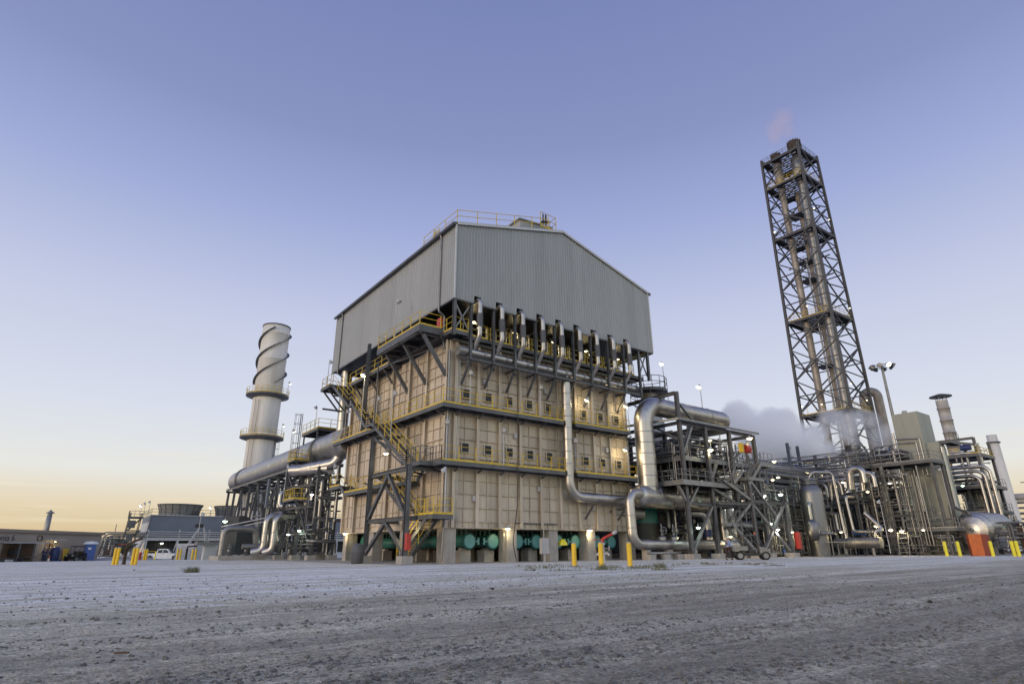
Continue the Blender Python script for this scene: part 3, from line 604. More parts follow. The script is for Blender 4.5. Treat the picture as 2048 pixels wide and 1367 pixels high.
# platforms and caged ladder on the trestle
LT = thing('ladder_tower', 'caged ladder tower with small yellow railed landings beside the flue duct', 'ladder', (-1.6, 29, 0))
ladder((-1.75, 30.0, .3), 15.5, (-1, 0, 0), LT, 'steel', wd=.6)
for z, y0, y1 in ((10.2, 27.3, 29.6), (6.0, 26.0, 29.6)):
    d = deck(-2.9, y0, -1.3, y1, z, LT, t=.2, name='landing'); rail([(-1.35, y1, z), (-2.85, y1, z), (-2.85, y0, z), (-1.35, y0, z)], d, step=.6, r=.03)
    for y in (y0 + .1, y1 - .1): mk('strut', M().bar((-2.7, y, z - .2), (-1.2, y, z - 1.4), .1), 'steel', LT)
d = deck(-.6, 27.6, 2.4, 33.0, 14.0, LT, t=.3, name='landing'); rail([(-.55, 33.0, 14.0), (-.55, 27.6, 14.0), (2.3, 27.6, 14.0)], d, step=1.2, r=.03)
for y in (28, 32.6): mk('strut', M().bar((-.4, y, 13.7), (-.4, y, 12.7), .15), 'steel', LT)
# downcomer at the rear left corner
RD = thing('riser_duct', 'upright bright duct at the rear left furnace corner with an elbow to the left', 'duct', (-.2, 21.2, 9))
mk('duct', M().tube([(.2, 22.2, 19.3), (.2, 22.2, 9.5), (-2.6, 26.6, 8.9)], .58, 20, bend=1.0, band=1.1), 'alu', RD)
mk('drain', M().tube([(.2, 22.2, 9.3), (.2, 22.2, 7.6)], .12, 8), 'alu_dull', RD)
HDL = thing('stub_duct', 'short fat horizontal metal duct left of the furnace below the flue duct', 'duct', (-1, 28, 8.6))
mk('duct', M().tube([(-.3, 23.2, 9.0), (-2.7, 26.8, 8.95)], .62, 20), 'alu', HDL)
mk('end_cap', M().tube([(-2.7, 26.8, 8.95), (-3.0, 27.25, 8.95)], .6, 20), 'alu', HDL)
# pipe frame in front of the trestle
PF = thing('left_pipe_frame', 'dark braced steel frame left of the furnace with pipes threaded through it', 'steelwork', (-1, 25, 0))
px = [(-2.4, 30.5), (-1.7, 27.2), (-1.3, 23.6), (.8, 23.6), (.8, 27.2), (.8, 30.5)]
for x, y in px: mk('column', M().ibeam((x, y, .4), (x, y, 9.2), .3, .3), 'steel', PF); mk('footing', M().cbox((x, y, .2), (.9, .9, .55)), 'concrete', PF)
for z in (2.6, 5.2, 7.4):
    mk('beam', M().ibeam((-2.4, 30.5, z), (-1.3, 23.6, z), .22, .28), 'steel', PF)
    for y in (23.6, 27.2, 30.5): mk('beam', M().ibeam((-1.9, y, z), (.8, y, z), .2, .24), 'steel', PF)
for (a, b), (z0, z1) in (((px[0], px[1]), (.6, 5.0)), ((px[1], px[2]), (5.0, .6)), ((px[1], px[2]), (5.3, 9.0)), ((px[0], px[1]), (9.0, 5.3))): mk('brace', M().bar((a[0], a[1], z0), (b[0], b[1], z1), .16), 'steel', PF)
for i, (y, lb) in enumerate(((29.2, 'left of the two tall cooling pipes bending down beside the left frame'), (27.9, 'right of the two tall cooling pipes bending down beside the left frame'))):
    t = thing('cooling_pipe', lb, 'pipe', (-4.3, y, 0), 'tall bent pipes left of the furnace')
    x = -4.35 + .55 * i
    mk('pipe', M().tube([(1.5, y + .5, 4.35), (x, y, 4.35), (x, y, .95), (x - 1.0 + .3 * i, y + .6, .75)], .36, 16, bend=.75, band=.9), 'alu', t)
t = thing('zigzag_pipe', 'stepped metal pipe zigzagging between the flue duct and the two tall pipes', 'pipe', (-3, 31, 5))
mk('pipe', M().tube([(1.8, 32.5, 7.3), (-2.3, 32.5, 7.2), (-2.3, 32.5, 5.6), (-1.0, 30, 5.6), (-1.0, 30, 4.4)], .3, 14, bend=.5, band=.9), 'alu', t)
mk('branch', M().tube([(-1.0, 29.6, 5.9), (-.2, 28.6, 5.9), (-.2, 28.6, 4.5), (-1.2, 28.0, 4.2)], .26, 12, bend=.4), 'alu', t)
t = thing('pump_skid', 'grey pump skid with looping pipes on a slab at the far left', 'machine', (-6.2, 33, 0))
mk('slab', M().box((-8.2, 31.0, 0), (-3.6, 35.5, .45)), 'concrete', t)
mk('pipe', M().tube([(-3.9, 34.0, 1.6), (-4.2, 33.8, 3.2), (-7.4, 33.8, 3.2), (-7.4, 33.8, .5)], .34, 14, bend=.6, band=.8), 'alu_dull', t)
mk('pipe', M().tube([(-5.8, 32.0, 1.35), (-3.8, 32.0, 1.35)], .28, 14), 'alu_dull', t)
for x in (-6.9, -5.2, -4.4): valve_parts((x, 32.6, .8), .55, t); mk('stand', M().cbox((x, 32.6, .62), (.3, .4, .4)), 'steel', t)
t = thing('thin_pipe_pair', 'two thin pale pipes sloping side by side above the pump skid', 'pipe', (-4, 34, 3.5))
for k in (0, .3): mk('pipe', M().tube([(-7.0, 37.5, 3.1 + k * 1.3), (-2.0, 33.5, 4.3 + k * 1.3)], .08, 8), 'alu', t)
t = thing('hooded_machine', 'rounded dark enclosure behind the pump skid with a beige end', 'machine', (-7, 40, 0))
m = M(); pr = [(.0, .5), (3.2, .5), (3.2, 3.2), (2.6, 4.3), (1.2, 4.8), (0, 4.8)]; m.add([(-6.0 + a * .6, 41.5, z) for a, z in pr] + [(-6.0 + a * .6 + 1.0, 38.5, z) for a, z in pr], [(i, (i + 1) % 6, 6 + (i + 1) % 6, 6 + i) for i in range(6)] + [tuple(range(6))[::-1], tuple(range(6, 12))]); mk('enclosure', m, 'dark', t)
d = deck(-9.2, 37.6, -6.4, 39.2, 1.75, t, 'steel_lt', t=.2); rail([(-6.4, 37.6, 1.75), (-9.15, 37.6, 1.75), (-9.15, 39.2, 1.75)], d, 'steel_lt', step=.8); mk('support', M().box((-8.3, 38.0, -.1), (-7.2, 39.0, 1.52)), 'grey_lt', t)
# low clutter inside the left frame
rng = random.Random(11)
def pipework(name, lo, hi, n, label, seed, rmin=.05, rmax=.2, mats=('alu', 'alu_dull', 'steel_lt', 'alu_dull', 'steel'), cat='pipework', group=None, valves=3, axis=None):
    r_ = random.Random(seed); t = thing(name, label, cat, ((lo[0] + hi[0]) / 2, (lo[1] + hi[1]) / 2, lo[2]), group)
    u = lambda i: r_.uniform(lo[i], hi[i])
    for k in range(n):
        R = r_.uniform(rmin, rmax) if r_.random() < .5 else rmin + (rmax - rmin) * .25 * r_.random()
        a = axis if axis is not None and r_.random() < .7 else r_.randrange(3); p = [u(0), u(1), u(2)]; pts = [V(*p)]
        for j in range(r_.choice((1, 2, 2, 3))):
            q = pts[-1].copy(); q[a] = lo[a] if j == 0 and r_.random() < .5 else u(a)
            if abs(q[a] - pts[-1][a]) < R * 5: q[a] = lo[a] if pts[-1][a] > (lo[a] + hi[a]) / 2 else hi[a]
            pts.append(q); a = (a + r_.choice((1, 2))) % 3
        mk('pipe', M().tube(pts, R, 8, bend=R * 2.2), r_.choice(mats), t)
    for k in range(valves): valve_parts((u(0), u(1), u(2)), r_.uniform(.35, .6), t, r_.choice(((-1, 0, 0), (0, -1, 0))), r_.choice(('alu_dull', 'steel_lt', 'mint', 'blue_plastic')))
    return t
pipework('frame_pipework', (-1.4, 23.0, .5), (1.5, 31.5, 8.5), 64, 'tangle of small pipes and valves inside the left braced frame', 21, valves=6)
pipework('duct_pipework', (-1.0, 34.0, .3), (2.5, 62, 8.8), 44, 'tangle of pipes under the far part of the wide flue duct', 22, rmax=.25, valves=4)
for i, (p, lit, lb) in enumerate(((( -1.9, 26, 2.9), 'green', 'greenish lit lamp low in the left braced frame, nearest the furnace'), ((-2.2, 28.5, 2.6), 'white', 'white lit lamp low in the left frame between the columns'), ((-2.7, 31.5, 2.5), 'white', 'white lit lamp behind the right tall cooling pipe'), ((-3.0, 34.5, 2.3), 'green', 'green lit lamp behind the two tall cooling pipes'), ((-1.6, 24.2, 6.4), 'white', 'pale lamp high in the left frame below the yellow landing'))):
    bulk_lamp(p, lb, lit, 25, s=.9, group='lamps in the left pipe frame')
pole_lamp((-2.9, 29.4, 6.1), 3.6, 'unlit pole lamp on the lower yellow landing of the ladder tower', None, .2)
pole_lamp((-2.8, 29.4, 10.3), 3.4, 'white lit pole lamp on the upper yellow landing below the caged ladder', 'white', .2)
pole_lamp((.4, 31.5, 14.1), 3.1, 'unlit pole lamp on the railed landing above the flue duct', None, 3.0)
pole_lamp((-9.1, 38.4, 1.8), 3.1, 'unlit pole lamp on the small deck beside the hooded machine', None, .3)
bulk_lamp((-6.6, 38.0, 4.2), 'bright green lit lamp on the hooded machine', 'green', 40, s=1.2)
mk('trash_barrel', M().lathe([(.36, 0), (.42, .05), (.45, .75), (.47, .78), (.42, .85), (.42, 1.1), (.3, 1.32), (.12, 1.38)], (-4.6, 4.3, 0), 24), 'sleeve', None, 'grey domed waste barrel beside the left foot of the stair tower', 'bin')
# rear left pier block
mk('corner_post', M().box((-.15, 17.55, 0), (-.03, 17.9, 2.3)), 'concrete', None, 'pale lamp lit strip on the side of the rear left pier', 'post')
# ================================================================ COOLING TOWER
c0 = spot(288, 1100, 125); cx, cy = float(c0[0]), float(c0[1]); gz = ground_z(cx, cy)
CT = thing('cooling_tower', 'blue grey cooling tower block with flared fan stacks on its roof', 'building', (cx + 15, cy + 5, gz))
zt = 6.95; LN = 42; DP = 11
m = M(); m.box((cx, cy + .25, 4.35), (cx + LN, cy + DP, zt)); m.box((cx, cy + .6, 2.7), (cx + LN, cy + DP - .6, 4.35)); mk('fill_casing', m, 'bluegrey', CT)
m = M(); m.add([(cx - .2, cy, 3.6), (cx - .2, cy + DP, 3.6), (cx + .1, cy + DP, zt), (cx + .1, cy, zt), (cx - 1.4, cy, gz), (cx - 1.4, cy + DP, gz), (cx - 1.2, cy, gz), (cx + .1, cy, 3.6), (cx + .1, cy + DP, 3.6), (cx - 1.2, cy + DP, gz)], [(0, 1, 2, 3), (4, 5, 1, 0), (4, 0, 7, 6), (5, 9, 8, 1)]); mk('end_wall', m, 'grey_lt', CT)
mk('parapet', M().box((cx, cy + .05, zt), (cx + LN, cy + .25, zt + .12)), 'grey_lt', CT)
mk('louvre_void', M().box((cx + .1, cy + 1.6, .9 + gz), (cx + LN, cy + 1.7, 2.8)), 'black', CT)
mk('basin_wall', M().box((cx - 1.4, cy - .5, gz - .2), (cx + LN, cy - .2, gz + 1.25)), 'grey_lt', CT)
mk('header_beam', M().box((cx, cy - .05, 2.72), (cx + LN, cy + .22, 3.25)), 'grey_lt', CT)
for k in range(3): mk('distribution_pipe', M().tube([(cx, cy - .3, 3.5 + .35 * k), (cx + LN, cy - .3, 3.5 + .35 * k)], .09, 8), 'grey_lt', CT)
for k in range(9):
    x = cx + .1 + 4.9 * k
    m = M(); m.bar((x, cy + .1, gz), (x, cy + .1, 4.6), .25); m.bar((x - .8, cy - .1, gz), (x - .1, cy + .05, 2.8), .18); mk('leg', m, 'grey_lt', CT)
rail([(cx + .1, cy + DP, zt), (cx + .1, cy + .15, zt), (cx + LN, cy + .15, zt)], CT, 'steel', h=1.1, toe=False, step=1.9, r=.04)
for i in range(3):
    fx = cx + 5.2 + 9.7 * i; pr = [(3.4 + .0, 0), (3.35, .5), (3.4, 1.0), (3.55, 1.6), (3.8, 2.15)]
    f = mk('fan_stack', M().lathe(pr, (fx, cy + 5.2, zt), 36, cap=False), 'slat', CT)
    m = M()
    for k in range(18): a = 2 * math.pi * k / 18; m.tube([(fx + (r + .03) * math.cos(a), cy + 5.2 + (r + .03) * math.sin(a), zt + z) for r, z in pr], .06, 4)
    m.lathe([(3.82, 2.1), (3.9, 2.12), (3.9, 2.25), (3.7, 2.25)], (fx, cy + 5.2, zt), 36); mk('fan_rib', m, 'steel', f)
mk('fan_motor', M().cbox((cx + 7.4, cy + 1.4, zt + .5), (.9, .8, .9)), 'dark', CT)
STT = thing('access_tower', 'thin dark stair frame with solid panels at the left end of the cooling tower', 'staircase', (cx - 2.2, cy, gz))
for x in (cx - 3.0, cx - 1.3):
    for y in (cy - .4, cy + 1.6): mk('column', M().bar((x - .6, y, gz), (x, y, zt + .3), .14), 'steel', STT)
for i, z in enumerate((2.2, 4.4, 6.5)):
    d = deck(cx - 3.2, cy - .5, cx - 1.1, cy + 1.7, z, STT, t=.15, name='landing')
    if i < 2: mk('panel', M().box((cx - 3.1, cy - .52, z + .35), (cx - 2.1, cy - .46, z + 1.6)), 'steel', STT)
    mk('stair_flight', M().bar((cx - 3.0, cy + .3, z - 2.1), (cx - 1.2, cy + .3, z), .1, .25), 'steel', STT)
rail([(cx - 1.1, cy - .5, 6.5), (cx - 3.2, cy - .5, 6.5), (cx - 3.2, cy + 1.7, 6.5)], STT, 'steel', step=.7, r=.04)
AR = thing('pipe_arch', 'dark pipe bridge bending down to the ground left of the cooling tower', 'pipe', (cx - 6, cy + .5, gz))
for k in range(3): mk('pipe', M().tube([(cx + .5, cy + .3 * k, 4.0 - .25 * k), (cx - 6.6 + .5 * k, cy + .3 * k, 4.0 - .25 * k), (cx - 7.4 + .5 * k, cy + .3 * k, gz)], .11, 8, bend=.9), 'steel_lt', AR)
for z in (.6, 1.5, 2.4): mk('rung', M().bar((cx - 7.4 + z * .15, cy + .1, z), (cx - 6.1 + z * .15, cy + .5, z), .1), 'steel', AR)
mk('tray', M().box((cx - 6.3, cy - .1, 3.2), (cx, cy + .8, 3.35)), 'steel', AR); mk('vent_post', M().bar((cx - 4.8, cy, 3.9), (cx - 4.8, cy, 5.3), .1), 'steel', AR)
for x, h, lit, lb in ((cx + .6, 1.6, 'white', 'bright white lamp at the roof corner of the cooling tower stair frame'), (cx + 1.1, 2.0, None, 'left of two unlit lamps beside the lit lamp on the cooling tower roof'), (cx + 1.8, 2.3, None, 'right of two unlit lamps beside the lit lamp on the cooling tower roof'), (cx + 9.6, 1.7, 'white', 'lit pole lamp in front of the first fan stack')):
    pole_lamp((x - 2.2 if x < cx + 3 else x, cy + .3, zt), h, lb, lit, 3.6, s=1.0, group='lamps on the cooling tower')
for x, lb in ((cx + 2.6, 'lit lamp in the left dark bay of the cooling tower'), (cx + 12.8, 'lit lamp in the third dark bay of the cooling tower')): bulk_lamp((x, cy + .8, 2.35), lb, 'white', 0, s=1.3, group='lamps on the cooling tower')
# enclosure, A-frame in front of the cooling tower
e0 = spot(412, 1110, 108); ex, ey = float(e0[0]), float(e0[1]); g2 = ground_z(ex, ey)
m = M()
for a, b in (((ex - 4.0, ey + 2.2), (ex - 1.9, ey)), ((ex - 1.9, ey), (ex + 2.8, ey + .2))):
    n = 14
    for k in range(n):
        p = np.array(a) + (np.array(b) - a) * k / n; q = np.array(a) + (np.array(b) - a) * (k + .86) / n
        m.bar((*p, g2 + 1.3), (*p, g2 + 1.31), .01); m.add([(*p, g2), (*q, g2), (*q, g2 + 2.5), (*p, g2 + 2.5)], [(0, 1, 2, 3)]); m.add([(*q, g2), (*(q + (q - p) * .16), g2 + 0), (*(q + (q - p) * .16), g2 + 2.5), (*q, g2 + 2.5)], [(0, 1, 2, 3)])
mk('metal_fence', m, 'grey_lt', None, 'pale corrugated metal screen standing behind the white pickup', 'fence')
AF = thing('a_frame', 'tall pale A shaped support standing behind the corrugated screen', 'steelwork', (ex, ey + 1.5, g2))
for dx in (-3.4, -2.9, 1.2, 1.9): mk('leg', M().tube([(ex + dx * .95 - .4, ey + 2.5, g2), (ex - .9 + .3 * (dx > 0), ey + 2.5, g2 + 5.3)], .1, 8), 'grey_lt', AF)
mk('head', M().cbox((ex - 1.2, ey + 2.5, g2 + 5.2), (1.2, .5, .5)), 'dark', AF)
mk('waste_drum', M().lathe([(.35, 0), (.35, .95), (.3, 1.0)], (ex + 4.2, ey, g2), 16), 'sleeve', None, 'dark drum right of the corrugated screen', 'bin')
# ================================================================ LOW BUILDING
A = spot(199, 1110, 105)[:2]; B = spot(-60, 1110, 90)[:2]; dv = unit(np.append(B - A, 0)); nv = np.array([dv[1], -dv[0], 0]);
if np.dot(nv[:2], CAM[:2] - A) < 0: nv = -nv
g3 = -.42; LW = float(np.linalg.norm(B - A)); HB = 3.55
OB = thing('control_building', 'long low beige windowless building with a flat roof', 'building', (*A, g3))
def W(s, o, z): return np.array([*A, g3]) + dv * s + nv * o + Z * z     # along wall from right end, outwards, up
def wbox(m, s0, s1, o0, o1, z0, z1):
    return m.add([W(s0, o0, z0), W(s1, o0, z0), W(s1, o1, z0), W(s0, o1, z0), W(s0, o0, z1), W(s1, o0, z1), W(s1, o1, z1), W(s0, o1, z1)], [(3, 2, 1, 0), (4, 5, 6, 7), (0, 1, 5, 4), (1, 2, 6, 5), (2, 3, 7, 6), (3, 0, 4, 7)])
def sx(px, o=0): r = ray(px, 1105)[:2]; mm_ = np.array([[r[0], -dv[0]], [r[1], -dv[1]]]); t_ = np.linalg.solve(mm_, A + nv[:2] * o - CAM[:2]); return float(t_[1])
mk('wall', wbox(M(), .35, LW + 14, -9, 0, -.5, HB), 'beige_wall', OB)
mk('roof_edge', wbox(M(), .1, LW + 14, -9.2, .28, HB, HB + .35), 'beige_trim', OB)
mk('roof_vent', M().lathe([(.32, 0), (.28, 1.9), (.24, 1.92), (.24, 2.1), (.45, 2.12), (.45, 2.2), (.1, 2.45), (.03, 2.6)], W(sx(93), -.8, HB + .35), 16), 'alu_dull', OB)
d0 = sx(94.5) - .52; dr = mk('door', wbox(M(), d0, d0 + 1.05, .0, .06, 0.02, 2.35), 'wood', OB); mk('door_frame', wbox(wbox(wbox(M(), d0 - .12, d0 - .01, 0, .09, 0, 2.5), d0 + 1.06, d0 + 1.17, 0, .09, 0, 2.5), d0 - .01, d0 + 1.06, 0, .09, 2.37, 2.5), 'beige_trim', dr)
cn_ = mk('door_canopy', wbox(M(), d0 - .7, d0 + 1.75, .05, 1.2, 2.75, 2.85), 'grey_lt', OB)
t = bulk_lamp(W(d0 + .5, .7, 2.62), 'bright lamp under the little canopy over the door of the beige building', 'warm', 40, s=.6, hang=.08)
mk('wall_box', wbox(M(), sx(176), sx(170), .0, .15, 2.1, 2.2), 'dark', OB)
# emblem: a square ring with cut corners
s0 = sx(72); em = M(); ro = [(.34, .14), (.2, .3), (-.2, .3), (-.34, .14), (-.34, -.14), (-.2, -.3), (.2, -.3), (.34, -.14)]
for k in range(8):
    a = ro[k]; b_ = ro[(k + 1) % 8]; em.bar(W(s0 + a[0], .03, 2.95 + a[1]), W(s0 + b_[0], .03, 2.95 + b_[1]), .06, .13, up=nv)
mk('emblem', em, 'sign_dark', OB)
def text(body, size, name, matn, parent, origin, xdir, ndir):
    cu = bpy.data.curves.new(name, 'FONT'); cu.body = body; cu.size = size; cu.extrude = .015; tmp = bpy.data.objects.new(name, cu); col.objects.link(tmp)
    me = bpy.data.meshes.new_from_object(tmp.evaluated_get(bpy.context.evaluated_depsgraph_get())); col.objects.unlink(tmp); bpy.data.objects.remove(tmp)
    me.name = name; me.materials.clear(); me.materials.append(MAT[matn]); o = bpy.data.objects.new(name, me); col.objects.link(o)
    x = Vector(xdir).normalized(); n = Vector(ndir).normalized(); y = n.cross(x); mm = Matrix((x, y, n)).transposed().to_4x4(); mm.translation = Vector(np.asarray(origin, float) - ORG[parent.name]); o.parent = parent; o.matrix_local = mm
    return o
s6 = sx(21.5); text('Ammonia 6', .98, 'wall_lettering', 'sign_dark', OB, W(s6 + 4.55, .02, 2.62), -dv, nv)
m = M(); r_ = random.Random(3)
for k in range(16):
    s = s6 + .35 + .17 * k; m.bar(W(s, .03, 2.2), W(s, .03, 2.2 + r_.choice((.16, .16, .22))), .03, .05); m.bar(W(s, .03, 2.22 + .12 * (k % 2)), W(s + .1, .03, 2.22 + .12 * (k % 2)), .03, .04)
mk('small_lettering', m, 'sign_dark', OB)
# things in front of it
h0, h1 = sx(84, 1.5), sx(23, 1.5)
t = thing('smoking_shelter', 'open fronted dark shelter with a pale roof edge against the beige building', 'shelter', W((h0 + h1) / 2, 1.5, 0))
mk('roof', wbox(M(), h0, h1, .3, 2.4, 2.32, 2.42), 'grey_lt', t); mk('back_panel', wbox(M(), h0, h1, .25, .32, 0, 2.3), 'wood', t)
for u in (.01, .5, .99): s = h0 + (h1 - h0) * u; mk('post', wbox(M(), s - .05, s + .05, 2.25, 2.35, 0, 2.3), 'steel', t)
mk('bench', wbox(M(), h0 + .4, h0 + (h1 - h0) * .45, .6, 1.2, .75, .85), 'steel', t); mk('locker', wbox(M(), h0 + (h1 - h0) * .6, h0 + (h1 - h0) * .85, .5, 1.2, .9, 1.75), 'black', t)
b0, b1 = sx(44, 3.2), sx(9, 3.2); t = thing('picnic_bench', 'low dark bench at the left end of the shelter', 'bench', W((b0 + b1) / 2, 3.4, 0)); mk('seat', wbox(M(), b0, b1, 2.9, 3.6, .62, .72), 'dark', t)
for u in (.05, .5, .95): s = b0 + (b1 - b0) * u; mk('leg', wbox(M(), s - .06, s + .06, 2.95, 3.55, 0, .62), 'dark', t)
for p_, lb in ((19, 'left of two pale buckets in front of the low dark bench'), (25, 'right of two pale buckets in front of the low dark bench')): mk('bucket', M().lathe([(.2, 0), (.24, .5), (.26, .52), (.26, .58)], W(sx(p_, 4.2), 4.2, 0), 14), 'grey_lt', None, lb, 'bucket', 'pale buckets by the bench')
s = sx(110, 1.0); m = M(); m.lathe([(.3, 0), (.5, .5), (.55, 1.4), (.4, 1.9), (.2, 1.95)], W(s, 1.0, 0), 12); mk('covered_pallet', m, 'navy', None, 'dark blue wrapped bundle right of the door of the beige building', 'bundle')
s = sx(118, 1.4); mk('blue_tote', wbox(M(), s - .3, s + .3, 1.2, 1.7, 0, .45), 'navy', None, 'small low blue tote right of the wrapped bundle', 'box')
s1, s2 = sx(136, .7), sx(126, .7); m = M(); m.add([W(s1, .9, 0), W(s2, .9, 0), W(s2 - .3, .4, 1.75), W(s1 - .3, .4, 1.75), W(s1, 1.0, 0), W(s2, 1.0, 0), W(s2 - .3, .5, 1.75), W(s1 - .3, .5, 1.75)], [(0, 1, 2, 3), (4, 5, 6, 7), (0, 1, 5, 4), (1, 2, 6, 5), (2, 3, 7, 6), (3, 0, 4, 7)]); mk('yellow_board', m, 'yellow', None, 'leaning yellow board behind the dark utility cart', 'board')
cw = W(sx(100.5, 3.4), 3.4, 0); t = thing('traffic_cone', 'orange and white traffic cone standing on the gravel before the beige building', 'cone', cw); mk('base', M().cbox(cw + Z * .03, (.4, .4, .06)), 'orange', t)
mk('cone', M().lathe([(.17, .06), (.125, .35)], cw, 16), 'orange', t); mk('band', M().lathe([(.125, .35), (.09, .6)], cw, 16), 'white', t); mk('tip', M().lathe([(.09, .6), (.03, 1.0)], cw, 16), 'orange', t)
p0 = W(sx(178, 2.0), 2.0, .3)
t = thing('portable_toilet', 'blue portable toilet with a white roof beside the beige building', 'toilet', p0)
m = M(); m.cbox(p0 + V(0, 0, 1.0), (1.25, 1.25, 2.0)); mk('cabin', m, 'blue_plastic', t); mk('roof', M().lathe([(.86, 0), (.84, .15), (.6, .32), (.05, .38)], p0 + Z * 2.0, 20), 'white', t); mk('door_sign', M().cbox(p0 + V(-.05, -.64, 1.45), (.35, .02, .25)), 'white', t)
mk('dirt_pile', M().lathe([(7.5, 0), (5, .3), (2.5, .75), (.6, .95), (.01, .98)], (p0[0] + 4.6, p0[1] + 3.0, p0[2] - .45), 28), 'concrete', None, 'low mound of gravel by the portable toilet', 'mound')
for i, (x, y, D, w_, h_) in enumerate(((226, 1092, 320, 9, 7), (236, 1092, 330, 6, 6), (214, 1094, 300, 8, 5), (247, 1094, 340, 10, 5))):
    q = spot(x, 1100, D); r_ = random.Random(40 + i); t = thing('tree', ('rounded dark tree under the pipe arch', 'smaller dark tree right of the rounded one under the pipe arch', 'low dark tree left of the rounded one', 'wide low tree at the right under the pipe arch')[i], 'tree', (q[0], q[1], -.6), 'far trees on the horizon')
    mk('trunk', M().lathe([(.4, 0), (.28, h_ * .5), (.1, h_ * .8)], (q[0], q[1], -.6), 8), 'wood', t); m = M()
    for k in range(700):
        d_ = V(r_.gauss(0, 1), r_.gauss(0, 1), r_.gauss(0, .7)); d_ = unit(d_) * r_.uniform(.3, 1) ** .6; c_ = V(q[0], q[1], h_ * .55) + d_ * V(w_ / 2, w_ / 2, h_ * .55); e1 = unit([r_.gauss(0, 1) for _ in range(3)]) * .5; e2 = unit([r_.gauss(0, 1) for _ in range(3)]) * .5
        m.add([c_ - e1, c_ + e2, c_ + e1, c_ - e2], [(0, 1, 2, 3)])
    mk('crown', m, 'leaf', t)
mk('far_rig', M().cbox(spot(208, 1097, 160) + V(0, 0, -.4), (6, 3, 2.4)), 'rusty', None, 'rust brown trailer box under the pipe arch', 'trailer')
pipework('yard_pipework', (-17.5, 96, .2), (-11, 104, 3.2), 18, 'tangle of pale pipes between the beige building and the pipe arch', 61, rmax=.14, valves=2)
# ================================================================ RIGHT OF THE FURNACE
UD = thing('u_duct', 'large bright insulated duct rising then turning right above the steel frame', 'duct', (20.5, -1.5, 5.5))
mk('duct', M().tube([(20.5, -1.5, 5.2), (20.5, -1.5, 13.95), (34.6, -1.5, 13.95), (34.8, 3.5, 13.9)], .9, 26, bend=1.9, band=1.0), 'alu', UD)
mk('joint_band', M().lathe([(.92, -.1), (.94, 0), (.92, .1)], (30.5, -1.5, 13.95), 24, (1, 0, 0)), 'alu_dull', UD)
OD = thing('outlet_drum', 'thick horizontal bright duct along the bottom of the upright duct', 'duct', (25, -1.5, 4.6))
mk('duct', M().tube([(19.2, -1.5, 5.35), (29.5, -1.5, 5.35)], 1.0, 26, band=1.0), 'alu', OD)
mk('dome', M().lathe([(1.0, 0), (.95, .25), (.7, .55), (.3, .68), (.01, .7)], (19.2, -1.5, 5.35), 26, (-1, 0, 0)), 'alu', OD)
mk('dome', M().lathe([(1.0, 0), (.95, .25), (.7, .55), (.3, .68), (.01, .7)], (29.5, -1.5, 5.35), 26, (1, 0, 0)), 'alu', OD)
mk('under_duct', M().tube([(16, .6, 4.0), (21.2, .2, 4.0)], .55, 18), 'alu_dull', OD)
DP_ = thing('drain_pipe', 'bright pipe dropping from the duct joint and running right just above the ground', 'pipe', (17.3, -2.2, 1))
mk('pipe', M().tube([(19.0, -1.9, 5.5), (17.0, -2.2, 5.45), (17.0, -2.3, 1.25), (32.5, -2.3, 1.2)], .44, 18, bend=.9, band=1.0), 'alu', DP_)
for x in (20.8, 22.4): valve_parts((x, -2.3, 1.45), 1.0, DP_, (-.3, -1, 0))
for x in (18.6, 21.5, 25.0, 29.0): mk('saddle', M().cbox((x, -2.3, .4), (.5, .6, .8)), 'concrete', DP_)
LB = thing('low_bench_pipe', 'thin pipe run with concrete blocks below the bright ground level pipe', 'pipe', (20, -2.8, 0))
mk('pipe', M().tube([(18.2, -2.9, .55), (22.4, -2.9, .55)], .1, 8), 'alu', LB)
for x in (18.4, 20.4, 22.2): mk('block', M().cbox((x, -2.9, .22), (.7, .5, .44)), 'concrete', LB)
TE = thing('teal_vessel', 'teal and black upright vessel in the shade behind the ground level pipe', 'vessel', (23.6, 2.0, 1.5))
mk('shell', M().lathe([(1.7, 3.2), (1.7, 5.4), (1.3, 5.9), (.6, 6.2)], (23.6, 2.5, 0), 24), 'teal', TE); mk('skirt', M().lathe([(1.71, 1.0), (1.71, 3.19)], (23.6, 2.5, 0), 24), 'black', TE)
PB = thing('dark_backdrop', 'long dark added box seen through the gaps behind the pipework', 'building', (48, 18, 0))  # added dark box, blackens the gaps in the pipework
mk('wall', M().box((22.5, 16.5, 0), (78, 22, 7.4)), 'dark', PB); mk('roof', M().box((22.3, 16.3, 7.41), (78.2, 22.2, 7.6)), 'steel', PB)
PB2 = thing('rear_backdrop', 'dark low added box behind the pipe rack at the foot of the lattice tower', 'building', (68, 4, 0))  # added dark blocker, shuts out the bright horizon behind the rack
mk('wall', M().box((66.5, -7.0, 0), (76, 15.5, 8.0)), 'dark', PB2); mk('roof', M().box((66.3, -7.2, 8.01), (76.2, 15.7, 8.2)), 'steel', PB2)
